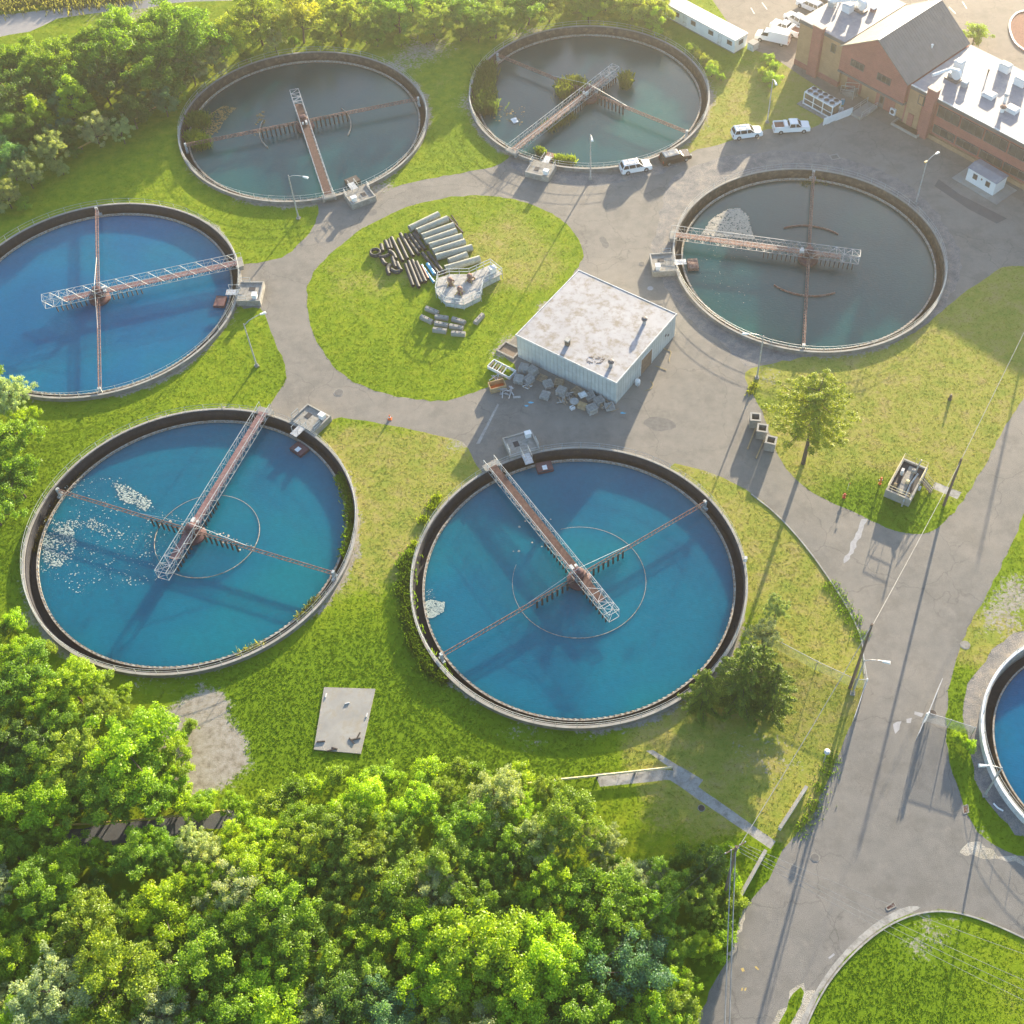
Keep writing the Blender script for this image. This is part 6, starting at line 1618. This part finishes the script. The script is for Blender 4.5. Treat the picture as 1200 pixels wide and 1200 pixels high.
TREES = {}
def make_tree(key, name, **kw):
    me, C, cr = crown(**kw); H = kw.get('H', 7.5)
    root = bpy.data.objects.new(name, None); root.empty_display_size = .3
    cobj = bpy.data.objects.new('crown', me); tb = trunk(C, H, .06 + kw.get('R', 4) * .035, kw['seed'])
    tme = bpy.data.meshes.new('trunk'); tme.from_pydata(tb.v, [], tb.f); tme.materials.append(M['bark']); tme.update()
    TREES[key] = (name, me, tme)
LEAFN = 9000
for i in range(6): make_tree(('round', i), 'broadleaf_tree', seed=20 + i, R=4.0, H=8.0, base=1.8, nc=70, nl=19000, leaf=.125, crf=(.13, .27), lob=.25)
for i in range(4): make_tree(('fine', i), 'willowy_tree', seed=40 + i, R=4.0, H=8.5, base=1.2, nc=120, nl=20000, leaf=.105, crf=(.09, .19), lob=.2)
for i in range(2): make_tree(('tall', i), 'broadleaf_tree', seed=60 + i, R=3.0, H=9.0, base=1.5, nc=60, nl=13000, leaf=.12, shape='cone', crf=(.16, .3))
for i in range(3): make_tree(('bush', i), 'shrub', seed=80 + i, R=2.0, H=2.8, base=.3, nc=34, nl=5200, leaf=.10, crf=(.2, .36))
COLS = dict(lime=(.240, .385, .012), mid=(.152, .280, .018), olive=(.195, .300, .028), silver=(.28, .36, .17), dark=(.080, .160, .024), blue=(.110, .235, .090), yellow=(.28, .345, .030), deep=(.100, .210, .016))
ADJ = dict(lime='bright lime-green', mid='mid-green', olive='olive-green', silver='silvery grey-green', dark='dark green', blue='bluish green', yellow='yellow-green', deep='deep green')
def clear_tanks(x, y, R, k=.85):
    for (cx, cy, r) in TC:
        d = math.hypot(x - cx, y - cy); m = r + .4 + R * k
        if d < m: x, y = cx + (x - cx) / d * m, cy + (y - cy) / d * m
    return x, y
def place_tree(kind, x, y, R, col, label, group=None, hs=1.0, idx=None, rnd=None, cat=None):
    rnd = rnd or R_
    n = {'round': 6, 'fine': 4, 'tall': 2, 'bush': 3}[kind]; key = (kind, rnd.randrange(n) if idx is None else idx)
    x, y = clear_tanks(x, y, R); name, me, tme = TREES[key]; base_R = {'round': 4.0, 'fine': 4.0, 'tall': 3.0, 'bush': 2.0}[kind]; s = R / base_R
    o = bpy.data.objects.new(name, None); o.empty_display_size = .3; COL.objects.link(o); o.location = (x, y, 0); o.rotation_euler = (0, 0, rnd.random() * 6.28)
    o.scale = (s, s, s ** .7 * hs); tag(o, label, cat or ('shrub' if kind == 'bush' else 'tree'), group)
    c = bpy.data.objects.new('crown', me); COL.objects.link(c); c.parent = o
    v = rnd.uniform(.85, 1.18); q = COLS[col]; v *= 1.12; c.color = (q[0] * v * rnd.uniform(.98, 1.14), q[1] * v, q[2] * v * rnd.uniform(.8, 1.3), 1)
    t = bpy.data.objects.new('trunk', tme); COL.objects.link(t); t.parent = o
    return o

WOODS = {}
placed = []
def crown_at(px, py, rpx, col, kind=None, region='', z=None, hs=1.0):
    R = rpx / pxm(px, py, 4) * 0.80
    zc = (5.0 if z is None else z) * (max(.4, min(1.6, R / 4)) ** .7)
    p = at(px, py, zc)
    if kind is None: kind = {'silver': 'fine', 'olive': 'fine', 'blue': 'round'}.get(col, 'round')
    placed.append((p.x, p.y, R)); WOODS.setdefault((region, col, kind), []).append((p.x, p.y, R, hs))

lower = [(40,1040,45,'mid'),(100,1080,52,'olive'),(60,1160,62,'silver'),(135,1140,72,'olive'),(20,1110,40,'lime'),(190,1060,46,'lime'),(155,1000,34,'mid'),(70,1010,38,'lime'),(240,1000,32,'silver'),(225,975,26,'silver'),(185,990,28,'mid'),(300,1010,42,'lime'),
 (272,1035,46,'silver'),(350,990,42,'olive'),(425,925,38,'lime'),(400,962,44,'olive'),(340,1052,50,'mid'),(432,1000,42,'olive'),(488,930,34,'lime'),(462,962,36,'olive'),(582,920,42,'silver'),(548,962,44,'mid'),(522,1010,44,'olive'),(455,1045,46,'mid'),
 (640,1030,40,'lime'),(668,950,50,'olive'),(706,975,30,'silver'),(632,975,38,'silver'),(598,990,34,'mid'),(560,1105,70,'lime'),(510,1140,50,'lime'),(630,1110,58,'lime'),(490,1085,46,'lime'),(715,1050,50,'mid'),(762,1062,36,'mid'),(742,1130,55,'blue'),(685,1130,46,'mid'),
 (610,1172,54,'lime'),(700,1190,54,'mid'),(785,1032,34,'mid'),(832,1012,32,'dark'),(822,1050,30,'olive'),(765,1190,44,'lime'),(232,1130,56,'mid'),(282,1090,46,'mid'),(350,1110,52,'mid'),(320,1165,54,'lime'),(400,1172,50,'dark'),(262,1190,52,'mid'),(430,1100,38,'lime'),
 (452,1180,46,'blue'),(522,1190,44,'olive'),(392,1062,36,'olive'),(10,990,28,'mid'),(190,1185,50,'silver'),(120,1200,50,'mid'),(10,1200,40,'lime'),(460,900,16,'lime'),(520,915,22,'olive'),(640,915,24,'olive'),(790,1100,30,'mid'),(820,1100,24,'lime'),(795,1150,28,'lime'),(740,1085,34,'mid'),(580,1050,36,'mid')]
for a in lower: crown_at(a[0], a[1] + (10 if a[1] < 980 else 4), a[2], a[3], hs=.88, region='the large lower wood')
left = [(150,845,62,'lime'),(200,860,30,'lime'),(88,862,50,'olive'),(45,930,48,'lime'),(115,925,46,'mid'),(172,918,36,'mid'),(30,765,46,'mid'),(82,775,38,'lime'),(120,800,34,'olive'),(18,835,40,'dark'),(20,735,28,'lime'),(230,938,20,'lime'),(268,928,16,'lime'),(55,965,26,'olive'),(10,900,34,'deep'),(145,900,34,'mid'),(195,905,24,'lime'),(60,820,34,'mid')]
for a in left: crown_at(a[0], a[1] + (26 if a[1] < 880 else 8), a[2], a[3], hs=.8, region='the wood below the foam-flecked tank')
edge = [(12,462,32,'silver'),(8,515,40,'mid'),(18,560,34,'mid'),(28,492,20,'lime'),(-15,590,40,'mid'),(-20,440,40,'mid')]
for a in edge: crown_at(*a, region='the clump at the left edge')
upper = [(88,120,28,'lime','tall'),(46,138,22,'lime','tall'),(135,55,48,'mid'),(58,74,36,'mid'),(22,66,30,'mid'),(95,52,30,'mid'),(-8,75,30,'deep'),(140,30,34,'mid'),(80,95,30,'deep'),(35,95,30,'deep'),(10,150,26,'deep'),(15,112,36,'dark'),(180,88,38,'deep'),(235,50,50,'mid'),(280,40,36,'yellow'),(152,125,28,'dark'),(8,185,30,'blue'),(58,172,26,'silver'),(205,75,34,'deep'),(238,82,24,'silver'),
 (300,18,40,'olive'),(350,24,34,'yellow'),(322,48,16,'silver'),(105,78,32,'mid'),(200,25,40,'mid'),(170,45,36,'mid'),(75,100,28,'deep'),(120,95,32,'dark'),(30,150,24,'dark'),(110,150,24,'silver'),(190,115,22,'blue'),(140,150,18,'silver'),(265,75,20,'silver'),(215,105,20,'mid'),(30,200,22,'silver'),(5,225,20,'silver'),(75,160,20,'dark')]
for a in upper: crown_at(*a, hs=.95, region='the upper left wood')
topm = [(395,22,34,'yellow'),(430,30,30,'olive'),(465,18,36,'mid'),(505,25,36,'olive'),(545,14,38,'mid'),(585,28,34,'olive'),(622,12,36,'mid'),(655,30,30,'yellow'),(690,18,36,'olive'),(728,28,34,'yellow'),(765,14,32,'yellow'),(752,38,24,'lime'),(410,0,34,'mid'),(480,-8,36,'mid'),(560,-14,36,'olive'),(640,-12,34,'olive'),(710,-10,36,'mid'),(350,-5,34,'olive'),(600,-30,34,'mid'),(680,-30,34,'mid'),(520,-30,34,'mid'),(440,45,18,'mid'),(560,42,16,'olive'),(620,44,18,'lime'),(690,48,16,'lime'),(375,50,16,'yellow'),(770,-20,34,'mid')]
for a in topm: crown_at(a[0], a[1] - 9, a[2] * .92, a[3], region='the tree belt along the top', hs=.8)
# smaller trees filling the gaps
def inpoly(P, x, y):
    ins = False; j = len(P) - 1
    for i in range(len(P)):
        if (P[i][1] > y) != (P[j][1] > y) and x < (P[j][0] - P[i][0]) * (y - P[i][1]) / (P[j][1] - P[i][1]) + P[i][0]: ins = not ins
        j = i
    return ins
FILL = [('the large lower wood', [(-60,1000),(100,1005),(270,975),(330,960),(420,955),(560,950),(700,970),(735,1040),(800,1030),(845,1050),(835,1100),(815,1150),(790,1290),(-60,1290)], 95, ['mid', 'lime', 'lime', 'olive', 'deep', 'mid', 'silver'], 2.6, 98),
        ('the wood below the foam-flecked tank', [(-60,800),(40,810),(95,845),(180,880),(190,950),(100,962),(-60,965)], 20, ['mid', 'lime', 'lime', 'deep'], 2.4, 26),
        ('the upper left wood', [(-60,100),(60,95),(150,55),(260,35),(330,50),(250,90),(190,130),(110,165),(60,205),(10,235),(-60,260)], 30, ['deep', 'dark', 'mid', 'blue', 'silver'], 2.7, 28),
        ('the tree belt along the top', [(300,0),(400,-20),(600,-40),(790,-60),(790,10),(700,30),(600,30),(480,35),(350,40)], 26, ['mid', 'olive', 'yellow', 'mid'], 2.6, 18)]
rf = random.Random(99)
for region, P, _, cols, Rm, cnt in FILL:
    W = poly(P); xs = [p[0] for p in W]; ys = [p[1] for p in W]; k = tries = 0
    while k < cnt and tries < 6000:
        tries += 1; x, y = rf.uniform(min(xs), max(xs)), rf.uniform(min(ys), max(ys))
        if not inpoly(W, x, y): continue
        if any((x - q[0]) ** 2 + (y - q[1]) ** 2 < (1.5 + .28 * q[2]) ** 2 for q in placed): continue
        R = rf.uniform(.6, 1.15) * Rm; placed.append((x, y, R)); k += 1
        WOODS.setdefault((region, rf.choice(cols), rf.choice(['round', 'round', 'fine'])), []).append((x, y, R, .8))
KW = dict(round='broad-crowned', fine='feathery', tall='pointed')
for (region, col, kind), L in WOODS.items():
    L.sort(key=lambda q: -q[2])
    for (x, y, R, hs) in L:
        lb = '%s %s tree in %s' % (ADJ[col], KW[kind], region)
        place_tree(kind, x, y, R, col, lb, 'trees of %s' % region if len(L) == 1 else '%s %s trees of %s' % (ADJ[col], KW[kind], region), hs, rnd=rf)

# shrubs along wood edges and single plants
def shrubs(region, pts, cols, group, R=(.9, 1.8)):
    for i, (px, py) in enumerate(pts):
        c = cols[i % len(cols)]; q = at(px, py); place_tree('bush', q.x, q.y, rf.uniform(*R), c, '%s shrub %s' % (ADJ[c], region), '%s shrubs %s' % (ADJ[c], region), rnd=rf)
shrubs('along the edge of the large lower wood', [(290,958),(320,948),(345,935),(372,925),(395,912),(450,915),(505,908),(540,905),(560,912),(610,915),(640,930),(240,948),(215,945),(705,1000),(720,1020),(735,1045),(760,1030),(800,1010),(850,1040),(858,1060),(846,1085),(840,1110)], ['lime', 'olive', 'mid'], '')
shrubs('along the edge of the upper left wood', [(20,235),(45,215),(65,200),(90,185),(115,165),(140,145),(165,130),(190,118),(215,105),(240,98),(262,88),(290,72),(315,62),(345,55),(0,250),(130,158),(75,205),(30,245)], ['silver', 'mid', 'silver', 'deep'], '')
shrubs('along the foot of the tree belt at the top', [(375,60),(400,55),(430,52),(470,55),(500,52),(540,48),(575,45),(700,50),(730,50),(760,52),(780,48)], ['lime', 'yellow', 'olive'], '', (.8, 1.5))
shrubs('at the edge of the wood below the foam-flecked tank', [(215,868),(225,855),(200,930),(215,935),(245,940),(60,765),(95,785),(120,805),(150,815),(10,742),(20,735)], ['lime', 'olive'], '', (.8, 1.5))
shrubs('beside the path end by the road', [(852,1000),(842,1012),(856,1030)], ['lime', 'mid'], '', (.8, 1.4))
shrubs('on the bank right of the tank with parked cars', [(800,68),(812,80),(822,92),(835,85),(845,95),(818,70),(900,75),(895,90),(905,85)], ['lime', 'yellow'], '', (.6, 1.3))
shrubs('at the small right tank beyond the open gate', [(1128,872),(1134,878),(1120,868)], ['lime'], '', (.5, .9))
for lb, px, py, R, c, kd in [('bright green round bush behind the gabled roof', 1141, 48, 2.4, 'lime', 'bush'), ('small pale feathery sapling right of the blue tank by the spruces', 908, 722, 1.5, 'silver', 'fine'), ('grey-green bush at the back of the spruces', 893, 757, 2.0, 'silver', 'fine'),
        ('lush green bush in the grass near the cooling unit', 905, 100, 1.8, 'lime', 'bush')]:
    q = at(px, py); place_tree(kd, q.x, q.y, R, c, lb, hs=.8)
# the lone layered tree on the dry lawn
def layered_tree(label, px, py, R, H, col):
    rng = np.random.default_rng(5); q = at(px, py); t = thing('layered_tree', label, 'tree', q, 0)
    C = []; rs = []
    for lv in range(11):
        z = H * .46 + lv * H * .048; rr = R * (1 - (lv / 11) ** 2.6 * .75) * (0.8 if lv % 2 else 1) * (.72 if lv == 0 else 1)
        for k in range(9):
            a = k * 2 * PI / 9 + lv * .7 + rng.normal() * .15; ll = rr * (0.7 + .45 * rng.random())
            for s in (.35, .6, .85, 1.0): C.append((ll * s * math.cos(a) + rng.normal() * .15, ll * s * math.sin(a) + rng.normal() * .15, z + s * .5 + rng.normal() * .12)); rs.append(.32 + .3 * (1 - s) + .12 * rng.random())
    C = np.array(C); rs = np.array(rs); nl = 34000; idx = rng.choice(len(C), nl); dd = rng.normal(size=(nl, 3)); dd /= np.linalg.norm(dd, axis=1, keepdims=True)
    P = C[idx] + dd * (rs[idx] * rng.random(nl) ** .45)[:, None] * np.array([1.25, 1.25, .4])
    me = quad_mesh('crown', P, dd * .4 + rng.normal(size=(nl, 3)) * .4 + np.array([0, 0, 1.0]), .125 * (0.6 + .8 * rng.random(nl)), np.clip(.5 + .2 * rng.normal(size=nl), 0, 1), M['leaf'], .4, 5)
    c = bpy.data.objects.new('crown', me); COL.objects.link(c); c.parent = t; c.color = (*COLS[col], 1)
    mb = MB().tube([(0, 0, 0), (.1, 0, H * .4), (0, .1, H * .95)], [.28, .22, .06], 9)
    for i in range(0, len(C), 12): mb.tube([(0, 0, C[i + 3][2] - .6 if i + 3 < len(C) else 3), tuple(C[min(i + 3, len(C) - 1)])], [.07, .02], 5, caps=False)
    mb.build('trunk', M['bark'], t); t.rotation_euler = (0, 0, .4)
layered_tree('lone layered light-green tree with a bare trunk on the dry lawn', 941, 543, 5.5, 14.6, 'yellow')

# spruces
def spruce(label, px, py, H, R, seed, col, group):
    rng = np.random.default_rng(seed); q = at(px, py); t = thing('spruce_tree', label, 'tree', q, rng.random() * 6, group)
    Cs = []; nb = int(H * 7.5); tn = []
    mb = MB().tube([(0, 0, 0), (0, 0, H)], [.25, .04], 8)
    for i in range(nb):
        f = (i + .5) / nb; z = H * (.06 + .92 * f); L = R * (1 - f) ** .62 * min(1, .55 + f * 3) * rng.uniform(.6, 1.15) + .15; a = i * 2.4 + rng.normal() * .2
        k = max(8, int(L * 150))
        s = rng.random(k) ** .7; drop = -.28 * L * s + .18 * L * s ** 3
        w = (.05 + .24 * (1 - s)) * (L * .5 + .15)
        x = s * L; y = rng.normal(size=k) * w; zz = z + drop + rng.normal(size=k) * .06
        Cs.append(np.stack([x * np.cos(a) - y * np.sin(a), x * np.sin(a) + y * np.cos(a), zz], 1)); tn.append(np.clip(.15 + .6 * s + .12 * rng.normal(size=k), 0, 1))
        mb.tube([(0, 0, z), (L * .9 * math.cos(a), L * .9 * math.sin(a), z - .15 * L)], [.05, .015], 4, caps=False)
    C = np.concatenate(Cs); tn = np.concatenate(tn); n = len(C)
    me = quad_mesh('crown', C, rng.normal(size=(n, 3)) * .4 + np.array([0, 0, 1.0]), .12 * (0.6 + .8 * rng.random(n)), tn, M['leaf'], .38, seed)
    c = bpy.data.objects.new('crown', me); COL.objects.link(c); c.parent = t; c.color = col
    mb.build('trunk', M['bark'], t)
spruce('tallest dark spruce, in the middle of the cluster by the blue tank', 866, 826, 13.0, 4.3, 1, (.17, .25, .045, 1), 'spruces by the blue tank')
spruce('leftmost and smallest of the spruces by the blue tank', 823, 828, 8.0, 3.1, 2, (.19, .275, .045, 1), 'spruces by the blue tank')
spruce('rightmost of the spruces by the blue tank', 900, 832, 10.0, 3.6, 3, (.165, .24, .045, 1), 'spruces by the blue tank')

spruce('rearmost spruce of the cluster, behind the tallest one', 884, 812, 10.5, 3.6, 4, (.17, .25, .05, 1), 'spruces by the blue tank')

# reeds and weeds: upright blades
def reeds(label, centres, n, h, spread, z, col, cat='reeds', name='reed_clump', group='reed clumps growing in the tanks', w=.035, seed=1):
    rng = np.random.default_rng(seed); c0 = at(*centres[0], z); t = []
    P = np.concatenate([np.array([tuple(at(*c, z) - c0)]) + np.c_[rng.normal(size=(n // len(centres), 2)) * spread, np.zeros(n // len(centres))] for c in centres])
    m = len(P); hh = h * (0.6 + .5 * rng.random(m)); a = rng.random(m) * 6.28; ln = rng.normal(size=(m, 2)) * h * .16
    V = np.zeros((m, 4, 3), np.float32)
    V[:, 0] = P + np.c_[np.cos(a) * w, np.sin(a) * w, np.zeros(m)]; V[:, 1] = P - np.c_[np.cos(a) * w, np.sin(a) * w, np.zeros(m)]
    V[:, 2] = P + np.c_[ln - np.c_[np.cos(a), np.sin(a)] * w * .8, hh]; V[:, 3] = P + np.c_[ln * 1.2 + np.c_[np.cos(a), np.sin(a)] * w * .8, hh * .95]
    me = bpy.data.meshes.new(name); me.from_pydata(V.reshape(-1, 3).tolist(), [], [(i * 4, i * 4 + 1, i * 4 + 2, i * 4 + 3) for i in range(m)])
    at_ = me.attributes.new('tint', 'FLOAT', 'POINT'); at_.data.foreach_set('value', np.repeat(np.clip(.5 + .2 * rng.normal(size=m), 0, 1), 4).astype(np.float32)); me.materials.append(M['leaf']); me.update()
    o = bpy.data.objects.new(name, me); COL.objects.link(o); o.location = c0; o.color = (*col, 1)
    return tag(o, label, cat, group)
Zw = Z_GREY
reeds('upper round reed clump at the left side of the tank by the woods', [(233, 145)], 1300, 1.7, .75, Zw, (.10, .16, .03), seed=1)
reeds('lower bright reed clump under the skimmer arm end', [(232, 168), (238, 171), (229, 164)], 1700, 1.5, .6, Zw, (.13, .20, .02), seed=2)
reeds('long reed bed along the left wall of the tank with cars at its rim', [(571, 87), (568, 95), (567, 104), (567, 113), (570, 122), (571, 130)], 3400, 2.0, .75, Zw, (.07, .12, .03), seed=3)
reeds('reed bed behind the skimmer arm near the tank centre', [(662, 106), (668, 104), (674, 102), (680, 106), (660, 112)], 1900, 1.9, .5, Zw, (.15, .19, .03), seed=4)
reeds('round reed clump right of the footbridge end', [(733, 102), (734, 98)], 1000, 2.0, .38, Zw, (.13, .17, .03), seed=5)
reeds('low reeds in the shade of the footbridge', [(655, 145), (665, 138), (645, 150)], 700, 1.0, .6, Zw, (.10, .14, .03), seed=16)
reeds('bright reeds right of the rusty scum box', [(655, 190), (662, 191), (669, 191)], 1200, 1.2, .35, Zw, (.17, .24, .02), seed=6)
reeds('bright reeds left of the rusty scum box', [(633, 180), (636, 183)], 500, 1.2, .25, Zw, (.15, .22, .02), seed=7)
reeds('weeds at the far rim of the grey tank beside the brick building', [(948, 218), (956, 216), (942, 220), (963, 217)], 900, .8, .4, -1.2, (.09, .14, .03), 'weeds', 'weed_clump', 'weeds in the tank channels', seed=8)
reeds('small weeds at the far rim right of the skimmer arm end', [(978, 211), (984, 213)], 300, .7, .3, -1.2, (.10, .17, .03), 'weeds', 'weed_clump', 'weeds in the tank channels', seed=9)
reeds('yellow-green weeds at the near wall of the grey tank by the building', [(907, 402), (915, 404), (924, 406), (932, 407)], 1000, .6, .35, -1.2, (.17, .20, .03), 'weeds', 'weed_clump', 'weeds in the tank channels', seed=10)
T5c = (T['e'][0], T['e'][1])
def chan(a0, a1, n, sd, label, col, h=1.45, tk='e'):
    pts = []
    for i in range(n):
        a = rad(a0 + (a1 - a0) * i / max(1, n - 1)); x, y = T[tk][0] + 19.1 * math.cos(a), T[tk][1] + 19.1 * math.sin(a); q = proj_np(np.array([[x, y, -1.2]]))[0]; pts.append((q[0], q[1]))
    reeds(label, pts, 230 * n, h, .3, -1.2, col, 'weeds', 'weed_clump', 'weeds in the tank channels', seed=sd)
chan(8, 28, 9, 21, 'bright weeds in the right channel of the foam-flecked tank, upper run', (.12, .22, .01)); chan(-8, 4, 6, 22, 'bright weeds in the right channel of the foam-flecked tank, lower run', (.12, .22, .01))
chan(-38, -30, 4, 23, 'pale weeds in the lower right channel of the foam-flecked tank', (.16, .18, .07)); chan(-62, -56, 3, 24, 'grey weeds in the bottom channel of the foam-flecked tank', (.17, .19, .10)); chan(-78, -70, 4, 25, 'lime weeds in the bottom channel of the foam-flecked tank', (.15, .26, .01), .8)
chan(-100, -92, 3, 26, 'small weeds at the bottom left channel of the foam-flecked tank', (.12, .2, .02), .6); chan(150, 185, 9, 27, 'brownish dry weeds in the left channel of the foam-flecked tank', (.14, .13, .05), .6)
# weeds outside the left wall of the tank by the spruces
wp = []
for i in range(16):
    a = rad(172 + i * 3.3); x, y = T['f'][0] + (20.7 + .3 * math.sin(i * 2)) * math.cos(a), T['f'][1] + (20.7 + .3 * math.sin(i * 2)) * math.sin(a); q = proj_np(np.array([[x, y, 0]]))[0]; wp.append((q[0], q[1]))
reeds('fringe of leafy weeds outside the lower left wall of the tank by the spruces', wp, 5200, .7, .45, 0, (.10, .18, .02), 'weeds', 'weed_fringe', 'weed fringes', w=.06, seed=31)
wp = [(486, 640), (481, 655), (478, 672), (497, 610), (506, 595), (512, 585)]
reeds('yellow-flowered weeds outside the upper left wall of the tank by the spruces', wp, 1100, .5, .35, 0, (.19, .27, .02), 'weeds', 'weed_fringe', 'weed fringes', w=.05, seed=32)
reeds('yellow weeds at the foot of the lamp near the concrete boxes', [(881, 455), (879, 460), (884, 452)], 200, .35, .28, 0, (.22, .26, .03), 'weeds', 'weed_clump', 'yellow weeds on the lawn edges', w=.05, seed=33)
for i, (lb, pts) in enumerate([('long bright grass fringe on the verge above the low walls', [(962, 925), (955, 945), (948, 960), (938, 972), (970, 905), (975, 890)]), ('bright grass fringe at the road side of the lawn by the gate', [(1008, 745), (1000, 728), (992, 715), (984, 700), (975, 688)])]):
    reeds(lb, pts, 900, .2, .5, 0, (.12, .22, .01), 'grass', 'grass_fringe', 'grass fringes along the road', w=.05, seed=40 + i)
# tall rough grass on the bank by the river
reeds('tan reed bank beyond the river at the top left', [(-10 + 12 * i, 4 - .6 * i + 3 * math.sin(i)) for i in range(14)], 3600, .9, 1.8, 0, (.17, .18, .08), 'reeds', 'reed_bank', None, w=.09, seed=50)
# ---------------------------------------------------------------- thin warm air over the whole works
HAZE = 0.00028
if HAZE > 0:
    hz = MB().box((0, 280, 61.5), (1400, 900, 125)).build('haze', [])
    m = bpy.data.materials.new('haze'); m.use_nodes = True; nt = m.node_tree; nt.nodes.clear()
    o = nt.nodes.new('ShaderNodeOutputMaterial'); v = nt.nodes.new('ShaderNodeVolumePrincipled')
    v.inputs['Color'].default_value = (1.0, 0.95, 0.86, 1); v.inputs['Density'].default_value = HAZE; v.inputs['Anisotropy'].default_value = 0.72
    nt.links.new(v.outputs[0], o.inputs['Volume']); hz.data.materials.append(m); tag(hz, kind='stuff')
